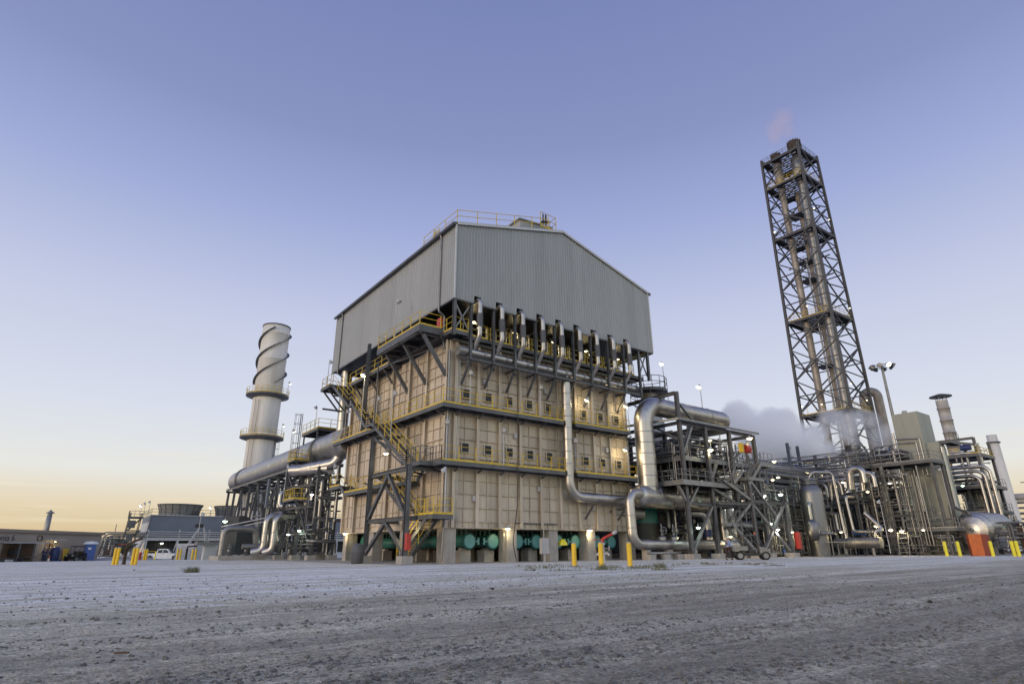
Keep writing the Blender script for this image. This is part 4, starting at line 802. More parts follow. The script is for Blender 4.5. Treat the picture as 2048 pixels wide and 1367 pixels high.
# ---- front steel frame
SF = thing('steel_structure', 'galvanised steel frame with railed decks standing right of the furnace', 'steelwork', (29, 0, 0))
cols = {23.0: 15.1, 26.9: 12.2, 30.9: 12.2, 35.3: 12.2}
for y in (-3.7, 1.2, 6.0):
    for x, h in cols.items():
        hh = h if y < -3 else 12.2
        mk('column', M().ibeam((x, y, .45), (x, y, hh), .34, .34), 'steel', SF); mk('footing', M().cbox((x, y, .22), (1.0, 1.0, .46)), 'concrete', SF)
mk('top_arm', M().ibeam((23.0, -3.55, 15.0), (23.0, 2.5, 15.0), .26, .34), 'steel', SF); mk('brace', M().bar((23.2, -3.7, 14.0), (25.6, -3.7, 12.2), .16), 'steel', SF); mk('brace', M().bar((23.0, -3.4, 10.6), (22.9, -1.0, 12.0), .16), 'steel', SF)
for z in (4.75, 12.1):
    for y in (-3.7, 1.2, 6.0):
        mk('beam', M().ibeam((23.2, y, z), (35.2, y, z), .26, .32), 'steel', SF)
    for x in cols: mk('beam', M().ibeam((x, -3.5, z), (x, 5.9, z), .24, .3), 'steel', SF)
mk('roof_edge', M().bar((22.2, -4.3, 12.3), (35.5, -4.3, 12.3), .14, .2), 'steel_lt', SF); mk('roof_edge', M().bar((22.2, -4.3, 12.3), (20.9, 2, 12.3), .14, .2), 'steel_lt', SF)
for z, x0, x1, y0, y1 in ((6.6, 21.8, 31.0, -4.4, 6), (9.0, 23.6, 34.6, -3.4, 6)):
    d = deck(x0, y0, x1, y1, z, SF, 'steel_lt', t=.3); rail([(x0, 0, z), (x0, y0 + .05, z), (x1, y0 + .05, z), (x1, 1.0, z)], d, 'steel_lt', step=1.1, r=.028)
for a, b in (((23.2, -3.7, .7), (26.7, -3.7, 4.6)), ((24.9, -3.7, 6.4), (23.1, -3.7, 4.5)), ((21.9, -3.7, 6.3), (22.9, -3.7, 4.9)), ((30.8, -3.7, 4.9), (27.1, -3.7, 6.3)), ((30.8, -3.7, 4.5), (28.2, -3.7, 2.6)), ((31.1, -3.7, 9.2), (35.2, -3.7, 12.0)), ((27.0, 1.2, .7), (30.8, 1.2, 4.6)), ((23.1, -3.7, 9.2), (24.8, -3.7, 11.9)), ((28.4, -3.7, 9.0), (26.9, -3.7, 6.8)), ((31.0, 1.2, 4.9), (35.2, 1.2, 8.9))):
    mk('brace', M().bar(a, b, .22), 'steel_lt', SF)
# stair tower of that frame
S2 = thing('frame_stair', 'grey stair with handrails zigzagging at the right end of the steel frame', 'staircase', (33, -5, 0))
for x, h in ((31.2, 7.4), (37.2, 5.3)):
    mk('column', M().ibeam((x, -5.0, .4), (x, -5.0, h), .32, .32), 'steel', S2); mk('footing', M().cbox((x, -5.0, .22), (1.1, 1.0, .45)), 'concrete', S2)
mk('beam', M().ibeam((31.3, -5.0, 5.2), (37.1, -5.0, 5.2), .24, .3), 'steel', S2); mk('beam', M().ibeam((27.0, -4.6, 2.9), (31.1, -5.0, 2.9), .24, .34), 'steel', S2); mk('beam', M().ibeam((27.0, -4.2, 4.9), (31.1, -5.0, 4.9), .2, .26), 'steel', S2)
for a, b in (((31.3, -5.0, 7.2), (35.2, -5.0, 4.0)), ((31.3, -5.0, 4.9), (37.0, -5.0, .6)), ((37.0, -5.0, 5.0), (32.3, -5.0, .6)), ((31.1, -5.0, 5.0), (28.2, -4.4, 2.6)), ((28, -4.4, 7.0), (31.1, -5, 5.3))): mk('brace', M().bar(a, b, .22), 'steel_lt', S2)
d = deck(26.8, -5.0, 31.2, -4.4, 3.1, S2, 'steel_lt', name='landing'); rail([(26.9, -4.95, 3.1), (31.1, -4.95, 3.1)], d, 'steel_lt', toe=False, step=1.0)
flight((31.6, -4.6, .1), (27.6, -4.6, 3.0), (0, 1, 0), .9, S2, 'steel_lt', 'steel_lt')
flight((28.2, -4.9, 6.7), (29.9, -4.9, 8.0), (0, 1, 0), .9, S2, 'steel_lt', 'steel_lt')
flight((31.0, -4.7, 6.7), (33.8, -4.7, 9.0), (0, 1, 0), .9, S2, 'steel_lt', 'steel_lt')
d = deck(33.6, -5.2, 36.0, -4.0, 9.0, S2, 'steel_lt', name='landing'); rail([(33.6, -5.15, 9.0), (35.9, -5.15, 9.0)], d, 'steel_lt', step=.8)
d = deck(30.9, -5.3, 33.4, -4.2, 7.45, S2, 'steel_lt', name='landing')
t = thing('hose_reel', 'bright red drum high on the right end of the steel frame', 'machine', (32.2, -4.6, 10))
mk('drum', M().tube([(31.9, -4.6, 10.35), (32.6, -4.6, 10.35)], .42, 16), 'red', t); mk('pipe', M().tube([(32.5, -4.6, 10.65), (33.1, -4.6, 10.65)], .08, 8), 'red', t); mk('pipe', M().tube([(32.5, -4.6, 10.05), (33.2, -4.6, 10.05)], .08, 8), 'red', t); mk('stand', M().bar((32.2, -4.6, 9.0), (32.2, -4.6, 10.05), .2), 'steel', t)
t2 = mk('valve_box', M().cbox((31.4, -4.6, 10.4), (.35, .4, .9)), 'yellow', None, 'yellow box beside the red drum high on the steel frame', 'box')
mk('fire_cabinet', M().cbox((38.4, -5.2, 1.6), (.5, .45, 1.6)), 'red', None, 'red upright cabinet right of the last brace of the steel frame', 'cabinet')
# inclined stair and round tower behind the duct
t = flight((24.5, 6.5, 8.6), (21.3, 6.5, 12.4), (0, 1, 0), 1.0, thing('access_stair', 'dark stair slanting behind the upright bright duct', 'staircase', (23, 6.5, 8.5)), 'steel', 'steel')
RV = thing('round_tower', 'grey round vessel top with a railed platform just behind the right end of the furnace', 'vessel', (25.2, 6, 0))
q = on(1298, 790, 'y', 6.0); rx = float(q[0])
mk('shell', M().lathe([(1.5, 0), (1.5, 14.5), (1.0, 15.9), (1.0, 18.0)], (rx, 6, 0), 24), 'alu_dull', RV)
d = mk('ring_platform', M().lathe([(1.0, -.1), (2.2, -.1), (2.2, .1), (1.0, .1)], (rx, 6, 18.2), 24, sm=False), 'steel', RV)
rail([(rx + 2.15 * math.cos(a), 6 + 2.15 * math.sin(a), 18.3) for a in np.linspace(0, 2 * math.pi, 15)[:-1]], d, 'steel', closed=True, h=1.5, r=.04)
rail([(rx + 2.15 * math.cos(a), 6 + 2.15 * math.sin(a), 16.9) for a in np.linspace(0, 2 * math.pi, 9)[:-1]], d, 'steel', closed=True, h=1.5, r=.04)
mk('cover', M().lathe([(.9, 0), (.7, .25), (.1, .35)], (rx, 6, 18.3), 20), 'steel', RV)
pole_lamp((rx + 2.0, 5.2, 18.4), 3.6, 'lit pole lamp on the round railed platform right of the shed', 'warm', 3.2, s=1.1)
# pipes and vessels inside the frame
for i, (x, y, r, h, lb) in enumerate(((29.2, 1.4, .55, 11.5, 'upright bright vessel inside the upper deck of the steel frame'), (31.2, -1.6, .42, 6.3, 'tall thin pale column between the stair braces'), (33.2, -1.0, .62, 6.8, 'short fat pale column under the upper deck'))):
    t = thing('process_column', lb, 'vessel', (x, y, 0), 'upright columns inside the steel frame'); mk('shell', M().lathe([(r, .6), (r, h), (r * .8, h + r * .4), (.05, h + r * .6)], (x, y, 0), 18), 'alu', t); mk('skirt', M().lathe([(r * 1.02, 0), (r * 1.02, .59)], (x, y, 0), 18), 'steel', t)
pipework('deck_pipework', (23.4, -2.5, 9.2), (35, 5, 11.6), 60, 'tangle of pipes on the upper deck of the steel frame', 31, valves=7, rmax=.22)
pipework('frame_pipework', (23.2, -1.8, 6.7), (35, 5.5, 8.9), 56, 'tangle of pipes on the middle deck of the steel frame', 32, valves=5, rmax=.18)
pipework('frame_pipework', (25.5, -.2, .6), (37, 5.5, 6.2), 70, 'tangle of pipes low inside the steel frame', 33, valves=6, rmax=.28)
ELB = thing('elbow_pipe', 'bright elbow pipe with a dark collar under the steel frame', 'pipe', (29, -1.5, 0)); mk('pipe', M().tube([(26.5, -.5, 4.2), (28.6, -1.6, 4.0), (28.6, -1.6, .8)], .34, 14, bend=.8), 'alu', ELB); mk('collar', M().tube([(28.6, -1.6, 1.9), (28.6, -1.6, 2.6)], .4, 14), 'navy', ELB)
lamps = [((27.0, -4.0, 9.9), 'warm', 60, 1.3, 'big lit lamp on the left column above the middle deck'), ((33.8, -4.2, 11.7), 'warm', 60, 1.3, 'big lit lamp under the roof corner of the steel frame'), ((28.8, -2.8, 11.2), 'warm', 30, 1, 'lit lamp hanging over the upper deck pipes'), ((25.0, -2.0, 10.8), None, 0, 1, 'unlit lamp hanging behind the left column'), ((31.0, -4.2, 7.9), 'warm', 35, .9, 'lit lamp on the railing of the middle deck'), ((24.5, -1, 1.9), 'warm', 30, .8, 'lit lamp low behind the ground level pipe'), ((29.8, -3.2, 2.0), 'warm', 30, .8, 'lit lamp low behind the slanting brace'), ((36.6, -3.5, 3.3), 'white', 30, 1, 'white lamp under the right end of the steel frame'), ((23.8, -4.0, 2.7), 'green', 30, .9, 'greenish lamp on the left front column'), ((36.0, -3.2, 8.2), None, 0, 1.2, 'unlit box lamp right of the stair'), ((32.4, 2, 10.4), 'white', 20, .8, 'small white lamp deep in the upper deck')]
for p, lit, wt, s, lb in lamps: bulk_lamp(p, lb, lit, wt, s=s, group='lamps in the steel frame')
pole_lamp((30.6, -1.2, 14.9), 2.5, 'lit pole lamp standing on top of the big horizontal duct', 'warm', 3.0, s=1.2)
pole_lamp((29.3, -4.35, 6.7), 3.9, 'slim leaning pole lamp rising past the middle deck railing', None, 2.0)
# ---- lamps of the furnace walkways
def fl(x, z, h, lit, lb, y=-1.25, az=-1.9, w=90): pole_lamp((x, y, z), h, lb, lit, az, w if lit else 0, group='lamps on the furnace walkways')
fl(1.1, 11.15, 2.65, None, 'unlit pole lamp on the upper front walkway nearest the corner'); fl(8.07, 11.15, 2.6, None, 'unlit pole lamp in the middle of the upper front walkway'); fl(13.7, 11.15, 2.4, 'warm', 'lit pole lamp on the upper front walkway just right of the duct', az=2.2); fl(18.75, 11.15, 2.55, 'warm', 'lit pole lamp at the right end of the upper front walkway', az=2.2)
fl(-.85, 6.95, 2.8, None, 'unlit pole lamp at the corner of the lower walkway'); fl(4.25, 6.95, 2.75, None, 'unlit pole lamp on the lower front walkway'); fl(11.8, 6.95, 2.7, None, 'unlit pole lamp beside the duct on the lower walkway'); fl(18.3, 6.95, 2.6, 'warm', 'lit pole lamp at the right end of the lower front walkway', az=2.2)
fl(-2.4, 9.0, 4.0, None, 'tall pole lamp rising through the main stair', y=4.8, az=.2); fl(-1.25, 11.15, 2.7, None, 'unlit pole lamp on the left walkway behind the stair', y=10.4, az=.2); fl(-2.4, 11.0, 4.9, 'warm', 'lit pole lamp on the tall post by the upper stair landing', y=10.9, az=3.4, w=60); fl(-2.3, 16.9, 2.9, None, 'unlit pole lamp on the top stair landing', y=21.0, az=.2)
fl(-1.3, 11.15, 2.8, None, 'unlit pole lamp at the rear end of the left walkway', y=17.5, az=.2); fl(-2.2, 17.35, 4.0, None, 'pole lamp on the broad platform against the corrugated wall', y=5.6, az=-.9); fl(-1.0, 3.25, 3.0, None, 'unlit pole lamp on the first stair landing', y=-1.6, az=2.6); fl(-1.0, 5.95, 3.0, None, 'pole lamp on the low left walkway', y=20.3, az=.2)
bulk_lamp((-2.55, 5.1, 8.1), 'flat lit lamp under the main stair', 'warm', 30, s=.9, group='lamps on the stair tower'); bulk_lamp((-2.6, .95, 2.55), 'bright lamp on the front post of the stair tower above the red box', 'warm', 90, s=.9, group='lamps on the stair tower'); bulk_lamp((-.4, 17.4, 2.45), 'lit lamp on the rear left pier', 'warm', 50, s=1.0, group='lamps on the concrete piers')
for x, lb in ((5.35, 'lit lamp at the top of the second concrete pier'), (14.0, 'lit lamp at the top of the fourth concrete pier')):
    bulk_lamp((x, -.28, 2.45), lb, 'warm', 60, s=1.0, group='lamps on the concrete piers', hang=.1)
    mk('pier_conduit', M().tube([(x - .2, -.06, 2.3), (x - .2, -.06, .8)], .03, 6), 'alu', None, 'thin conduit running down the pier below the lamp ' + ('on the second pier' if x < 9 else 'on the fourth pier'), 'pipe')
mk('fire_box', M().cbox((-2.82, .15, 1.45), (.3, .35, 1.1)), 'red', None, 'red box on the front post of the stair tower', 'box')
mk('hanging_hose', M().tube([(5.55, -1.4, 15.2), (5.6, -1.38, 9.0), (5.5, -1.32, 4.0), (5.75, -.4, 1.4), (6.0, -.5, .1)], .035, 6, bend=1.5), 'black', None, 'long black hose hanging down the furnace front', 'hose')
t = thing('control_box', 'grey electrical box on a post in front of the teal drums', 'box', (8.35, -1.0, 0)); mk('box', M().cbox((8.35, -1.0, 1.15), (.75, .25, 1.15)), 'grey_ctrl', t); mk('post', M().cbox((8.35, -1.0, .3), (.12, .12, .6)), 'grey_ctrl', t); mk('conduit', M().bar((8.35, -.95, 1.7), (8.35, -.95, 2.4), .05), 'grey_ctrl', t)
mk('yellow_cover', M().lathe([(.42, 0), (.38, .2), (.2, .45), (.05, .5)], (11.3, .2, 1.2), 12), 'yellow_lemon', None, 'yellow cover hung beside the third concrete pier', 'cover')
mk('cable_tray', M().box((6.2, -.2, 2.78), (10.4, -.12, 2.86)), 'sleeve', None, 'dark cable tray along the bottom edge of the furnace', 'tray')
# ================================================================ LATTICE TOWER
TX, TY, TB, TT = 97.5, 11.6, 0, 88.6; TW0, TW1 = 10.4, 8.9
LT_ = thing('lattice_tower', 'very tall dark lattice tower guiding tall flare pipes', 'tower', (TX + 5, TY + 5, 0))
def tc_(i, z):                       # corner i at height z; near corner keeps its place
    w_ = TW0 + (TW1 - TW0) * z / TT; x, y = ((0, 0), (1, 0), (1, 1), (0, 1))[i]
    return V(TX + .35 * (1 - z / TT) * 0 + x * w_, TY + y * w_, z)
for i in range(4): mk('leg', M().bar(tc_(i, 0), tc_(i, TT + .3), .5, .5), 'steel_dk', LT_)
levels = np.linspace(0, TT, 14)
for a, b in zip(levels[:-1], levels[1:]):
    for i in range(4):
        j = (i + 1) % 4; m = M(); p0, p1, q0, q1 = tc_(i, a), tc_(j, a), tc_(i, b), tc_(j, b)
        m.bar(p0, q1, .24); m.bar(p1, q0, .24); m.bar((p0 + q0) / 2, (p1 + q1) / 2, .2); mk('cross_brace', m, 'steel_dk', LT_)
for z in (26.4, 47.0, 67.2, 80.6, 87.6):
    m = M(); c_ = [tc_(i, z) for i in range(4)]
    for i in range(4): m.bar(c_[i], c_[(i + 1) % 4], .3, .5)
    for k in range(1, 10): t_ = k / 10; m.bar(c_[0] + (c_[1] - c_[0]) * t_, c_[3] + (c_[2] - c_[3]) * t_, .12, .3)
    for k in range(1, 8): t_ = k / 8; m.bar(c_[0] + (c_[3] - c_[0]) * t_ - Z * .16, c_[1] + (c_[2] - c_[1]) * t_ - Z * .16, .1, .1)
    p_ = mk('platform', m, 'steel_dk', LT_); g = M()
    for a0, a1, b0, b1 in ((0, 1, 0, .14), (0, 1, .86, 1), (0, .14, .14, .86), (.86, 1, .14, .86)):
        q = lambda u, v: c_[0] + (c_[1] - c_[0]) * u + (c_[3] - c_[0]) * v + Z * .18
        v = [q(a0, b0), q(a1, b0), q(a1, b1), q(a0, b1)]; g.add(v + [p - Z * .08 for p in v], [(0, 1, 2, 3), (7, 6, 5, 4), (0, 4, 5, 1), (1, 5, 6, 2), (2, 6, 7, 3), (3, 7, 4, 0)])
    mk('grating', g, 'grating', p_); rail([p + (p - sum(c_) / 4) * .02 + Z * .25 for p in c_], p_, 'yellow' if z < 82 and z != 67.2 else 'steel_dk', closed=True, h=1.3, r=.05, step=1.8)
for z in (37, 57, 61.5, 73.5, 17.5):
    m = M(); m.box((TX + 3.6, TY + 3.6, z), (TX + 6.8, TY + 6.8, z + .12)); p_ = mk('inner_platform', m, 'grating', LT_); rail([(TX + 3.7, TY + 3.7, z + .1), (TX + 6.7, TY + 3.7, z + .1), (TX + 6.7, TY + 6.7, z + .1), (TX + 3.7, TY + 6.7, z + .1)], p_, 'steel_dk', closed=True, r=.05, step=1.6)
    for a, b in (((TX, TY + 5), (TX + 3.6, TY + 5)), ((TX + 5, TY), (TX + 5, TY + 3.6)), ((TX + 6.8, TY + 5), (TX + 9.4, TY + 5)), ((TX + 5, TY + 6.8), (TX + 5, TY + 9.4))): mk('guide_beam', M().bar((*a, z), (*b, z), .22), 'steel_dk', LT_)
def flare(x, y, r, rt, top, m_, lb, fat=None):
    t = thing('flare_pipe', lb, 'chimney', (x, y, 4), 'flare pipes in the lattice tower')
    mk('pipe', M().tube([(x, y, 4), (x, y, top)], r, 18, band=9), m_, t)
    if fat: mk('seal_drum', M().lathe([(r, -.6), (fat, 0), (fat, 5.8), (r, 6.4)], (x, y, 81), 20), m_, t)
    mk('tip', M().lathe([(r, 0), (rt, .3), (rt, 2.6), (rt * .92, 2.65), (rt * .9, 1.0)], (x, y, top), 20), 'rusty', t)
    m = M()
    for k in range(16): a = 2 * math.pi * k / 16; m.bar((x + (rt + .1) * math.cos(a), y + (rt + .1) * math.sin(a), top + .3), (x + (rt + .1) * math.cos(a), y + (rt + .1) * math.sin(a), top + 2.9), .09)
    mk('burner_ring', m, 'rusty', t); return t
flare(TX + 2.6, TY + 1.9, .8, 1.35, 88.6, 'alu_dull', 'right shiny flare pipe of the lattice tower, with the bigger tip', 1.35)
flare(TX + 2.0, TY + 6.3, .72, 1.0, 87.4, 'rustpipe', 'left dull brown flare pipe of the lattice tower, with the smaller tip', .98)
t = thing('flare_pipe', 'middle thinner rusty pipe ending below the upper platform', 'chimney', (TX + 6.5, TY + 5.0, 4), 'flare pipes in the lattice tower'); mk('pipe', M().tube([(TX + 6.5, TY + 5.0, 4), (TX + 6.5, TY + 5.0, 80.5)], .5, 14), 'rustpipe', t)
for dx, dy, r, top, lb in ((3.2, 4.4, .2, 62, 'thin pale gas line running up between the flare pipes'), (4.6, 7.8, .16, 55, 'thinnest pale line at the back of the lattice tower')):
    t = thing('gas_line', lb, 'pipe', (TX + dx, TY + dy, 4)); mk('pipe', M().tube([(TX + dx, TY + dy, 4), (TX + dx, TY + dy, top), (TX + dx + 1.6, TY + dy, top)], r, 8, bend=.6), 'alu_dull', t)
ladder((TX + 7.6, TY + 3.2, 5), 80, (1, 0, 0), LT_, 'steel_dk', wd=.6)
for (x, y, z), lb in (((TX - .3, TY + 8.6, 69.3), 'tiny lit lamp at the left of the middle tower platform'), ((TX + 1.0, TY - .3, 71.5), 'tiny lit lamp above the middle tower platform near corner'), ((TX + 7.5, TY - .3, 71), 'tiny lit lamp at the right of the middle tower platform'), ((TX - .3, TY + 4.5, 49.5), 'tiny lit lamp on the lower middle tower platform'), ((TX + 8.6, TY - .3, 49.6), 'tiny lit lamp at the right of the lower middle tower platform'), ((TX - .4, TY + 9.2, 28.5), 'small lit lamp at the left of the lowest tower platform'), ((TX - .4, TY + 5.2, 28.2), 'small lit lamp in the middle of the lowest tower platform'), ((TX + 1.2, TY - .4, 31.5), 'small lit lamp above the near corner of the lowest tower platform'), ((TX + 7.0, TY - .4, 29.0), 'small lit lamp at the right of the lowest tower platform')):
    bulk_lamp((x, y, z), lb, 'warm', 0, s=.75, group='lamps on the lattice tower')
# ---- high mast light
q = spot(1790, 850, 140); mx, my = float(q[0]), float(q[1]); HM = float(spot(1767, 732, 140)[2])
t = thing('high_mast', 'tall slender light mast with a ring of floodlights and one glaring bright', 'lamp', (mx, my, 0))
mk('mast', M().lathe([(.42, 0), (.34, HM * .5), (.24, HM)], (mx, my, 0), 14), 'steel_lt', t)
mk('ring', M().tube([(mx + 1.7 * math.cos(a), my + 1.7 * math.sin(a), HM) for a in np.linspace(0, 2 * math.pi, 25)], .09, 6, cap=False), 'steel', t)
for a in (0, 1.57, 3.14, 4.71): mk('spoke', M().bar((mx, my, HM), (mx + 1.7 * math.cos(a), my + 1.7 * math.sin(a), HM), .1), 'steel', t)
for k in range(8):
    a = 2 * math.pi * k / 8 + .2; p = V(mx + 2.0 * math.cos(a), my + 2.0 * math.sin(a), HM - .1); d_ = unit(V(math.cos(a), math.sin(a), -.8))
    f = mk('floodlight', M().lathe([(.15, -.5), (.3, -.3), (.5, .1), (.52, .25)], p, 14, d_, cap=False).lathe([(.15, -.52), (.001, -.56)], p, 14, d_, cap=False), 'steel', t)
    mk('lens', M().lathe([(.48, .15), (.3, .24), (.002, .27)], p, 14, d_), 'lit_white' if k == 5 else 'lens_off', f)
# ---- reddish U pipe behind the tower
t = thing('return_bend', 'dull reddish pipe bending over in a hook right of the lattice tower', 'pipe', spot(1750, 900, 150)); a_ = spot(1728, 800, 150); b_ = spot(1757, 800, 150)
mk('pipe', M().tube([(a_[0], a_[1], 14), (a_[0], a_[1], 33.6), (b_[0], b_[1], 33.6), (b_[0], b_[1], 14)], .95, 18, bend=1.9), 'rustpipe', t)
# ================================================================ VESSELS AND UNITS FARTHER RIGHT
VX, VY = 45.2, -3.9
t = thing('reactor_vessel', 'dark grey upright vessel with a flanged base and a narrow neck', 'vessel', (VX, VY, 0))
mk('shell', M().lathe([(1.15, 2.5), (1.2, 6.6), (1.1, 7.1), (.78, 7.5), (.74, 7.6)], (VX, VY, 0), 30), 'gunmetal', t)
mk('neck', M().lathe([(.74, 7.6), (.88, 7.62), (.88, 7.8), (.78, 7.82), (.78, 8.0), (.88, 8.02), (.88, 8.2), (.5, 8.3), (.05, 8.35)], (VX, VY, 0), 26), 'gunmetal', t)
mk('base_flange', M().lathe([(1.0, 2.2), (1.75, 2.25), (1.75, 2.45), (1.2, 2.5)], (VX, VY, 0), 32), 'steel_lt', t); mk('skirt', M().lathe([(1.0, 0), (1.0, 2.2)], (VX, VY, 0), 26), 'gunmetal', t)
mk('side_pipe', M().tube([(VX - 1.0, VY - .3, 5.5), (VX - 1.9, VY - .5, 5.5), (VX - 1.9, VY - .5, 3.6)], .2, 10, bend=.5), 'alu', t)
t3 = thing('companion_vessel', 'small rounded grey drum at the left of the flanged vessel', 'vessel', (VX - 1.9, VY - .5, 1)); mk('shell', M().lathe([(.1, 1.6), (.5, 1.8), (.68, 2.3), (.68, 3.4), (.45, 3.7), (.2, 3.8)], (VX - 1.9, VY - .5, 0), 20), 'gunmetal', t3)
mk('overhead_pipe', M().tube([(VX, VY, 8.2), (VX + .2, VY - .4, 9.0), (VX + 2.4, VY - 1.6, 9.0), (VX + 2.6, VY - 1.7, 2.4)], .15, 10, bend=.6), 'alu', None, 'thin bright pipe looping over the top of the flanged vessel and down its right side', 'pipe')
t = thing('step_platform', 'low grey step platform standing before the flanged vessel', 'steps', (VX - 2, VY - 2.6, 0))
for dx in (0, 1.2, 2.6): mk('leg', M().bar((VX - 2.6 + dx, VY - 2.6, 0), (VX - 2.6 + dx, VY - 2.6, 1.5), .07), 'steel_lt', t)
mk('top', M().box((VX - 2.9, VY - 2.9, 1.4), (VX + 1.4, VY - 2.2, 1.5)), 'steel_lt', t); mk('tray', M().box((VX - 1.2, VY - 2.9, .1), (VX - .2, VY - 2.3, .25)), 'steel', t)
t = thing('heat_exchanger', 'horizontal ribbed metal cylinder on two legs low at the right', 'vessel', (51.5, -7.5, .5))
ea = on(1672, 1086, 'x', 50.5); eb = on(1763, 1084, 'x', 50.5)
mk('shell', M().tube([ea, eb], .58, 22, band=.4), 'alu_dull', t)
for u in (.2, .8): p = ea + (eb - ea) * u; mk('leg', M().tube([p, V(p[0], p[1], 0)], .17, 10), 'steel_lt', t)
for u, k in ((.25, 1), (.9, 2)): p = ea + (eb - ea) * u; mk('nozzle', M().tube([p, p + Z * 1.25, p + Z * 1.25 + V(.5, -.8 * (k == 2) + 1.0 * (k == 1), 0), p + V(.5, 1.0 if k == 1 else .9, 3.2)], .2, 10, bend=.4), 'alu', t)
mk('motor', M().tube([ea + (eb - ea) * .35 + V(1, 0, 1.1), ea + (eb - ea) * .62 + V(1, 0, 1.1)], .24, 12), 'blue_plastic', None, 'blue motor behind the ribbed horizontal cylinder', 'motor')
LP = thing('loop_pipe', 'thin bright pipe dropping from the deck and running along above the ribbed cylinder', 'pipe', (51, -6, 2)); pa = on(1690, 992, 'x', 51); pb = on(1707, 1062, 'x', 51); pc = on(1748, 1063, 'x', 51); pd = on(1757, 1080, 'x', 51)
mk('pipe', M().tube([pa + V(2, 0, 0), pa, pb, pc, pd], .17, 10, bend=.4), 'alu', LP)
# unit A : long low structure behind the vessel
def unit_frame(name, x0, x1, y0, y1, nx, ny, levels, label, top, decks=True, rails=True, sm='steel', br=True):
    t = thing(name, label, 'steelwork', ((x0 + x1) / 2, (y0 + y1) / 2, 0)); xs = np.linspace(x0, x1, nx); ys = np.linspace(y0, y1, ny)
    for x in xs:
        for y in ys: mk('column', M().ibeam((x, y, 0), (x, y, top), .32, .32), sm, t)
    for z in levels + [top]:
        for y in ys: mk('beam', M().ibeam((x0, y, z), (x1, y, z), .24, .32), sm, t)
        for x in xs: mk('beam', M().ibeam((x, y0, z), (x, y1, z), .22, .28), sm, t)
    if decks:
        for z in levels:
            d = deck(x0 - .8, y0 - .8, x1, y1, z + .18, t, 'steel', t=.3)
            if rails: rail([(x0 - .75, y1, z + .2), (x0 - .75, y0 - .75, z + .2), (x1, y0 - .75, z + .2)], d, 'steel_lt', step=1.2, r=.03)
    if br:
        for i in range(ny - 1): mk('brace', M().bar((x0, ys[i], .3), (x0, ys[i + 1], levels[0]), .18), sm, t)
    return t
unit_frame('process_structure', 40.5, 60, .5, 12, 4, 3, [4.9, 8.3], 'long dark two level pipe frame behind the flanged vessel', 10.0)
pipework('unit_pipework', (40, -.5, 5.2), (60, 8, 10.2), 90, 'dense tangle of pipes and valves on the upper level behind the flanged vessel', 41, rmax=.26, valves=9)
pipework('unit_pipework', (38.5, -1.5, .4), (60, 7, 4.8), 90, 'dense tangle of pipes at ground level behind the flanged vessel', 42, rmax=.3, valves=8)
HR = thing('long_drum', 'long dull horizontal drum at ground level left of the flanged vessel', 'vessel', (40, 3, 1)); pa = on(1530, 1050, 'y', 3.5); pb = on(1618, 1052, 'y', 3.5); mk('shell', M().tube([pa, pb], 1.2, 24), 'rustpipe', HR)
for p in (pa * .8 + pb * .2, pa * .2 + pb * .8): mk('saddle', M().box((p[0] - .3, p[1] - .9, 0), (p[0] + .3, p[1] + .9, p[2] - 1.0)), 'concrete', HR)
UR = thing('upper_drum', 'long grey horizontal drum high behind the right end of the steel frame', 'vessel', (42, 8, 9)); pa = on(1500, 930, 'y', 8); pb = on(1620, 945, 'y', 8); mk('shell', M().tube([pa, pb], 1.0, 22), 'alu_dull', UR); mk('saddle', M().box((pa[0] + 3, 7, 7.5), (pa[0] + 3.6, 9, 10.2)), 'steel', UR); mk('saddle', M().box((pb[0] - 4, 7, 7.5), (pb[0] - 3.4, 9, 10.2)), 'steel', UR)
for i, (x, y0_, y1_, D, rw, lb) in enumerate(((1577, 940, 985, 85, .75, 'squat bright vessel with a ring deck behind the unit lamps'), (1708, 893, 955, 105, 1.15, 'bright upright vessel with a ring platform letting off steam below the lattice tower'), (1748, 912, 960, 112, .7, 'small bright looped vessel right of the steaming vessel'))):
    q = spot(x, y1_, D); zt_ = float(spot(x - 3, y0_ + 10, D)[2]); t = thing('vent_vessel', lb, 'vessel', (q[0], q[1], 0), 'upright vessels behind the pipe rack')
    mk('shell', M().lathe([(rw, 0), (rw, zt_ - .8), (rw * .85, zt_ - .3), (rw * .4, zt_)], (q[0], q[1], 0), 24), 'alu', t)
    if i < 2:
        d = mk('ring_platform', M().lathe([(rw, -.1), (rw + 1.3, -.05), (rw + 1.3, .1), (rw, .1)], (q[0], q[1], zt_ - .6), 24, sm=False), 'steel', t); rail([(q[0] + (rw + 1.25) * math.cos(a), q[1] + (rw + 1.25) * math.sin(a), zt_ - .5) for a in np.linspace(0, 2 * math.pi, 13)[:-1]], d, 'steel', closed=True, r=.04)
        mk('outlet', M().lathe([(.45, 0), (.45, 1.4)], (q[0], q[1], zt_ - .4), 14), 'rusty', t)
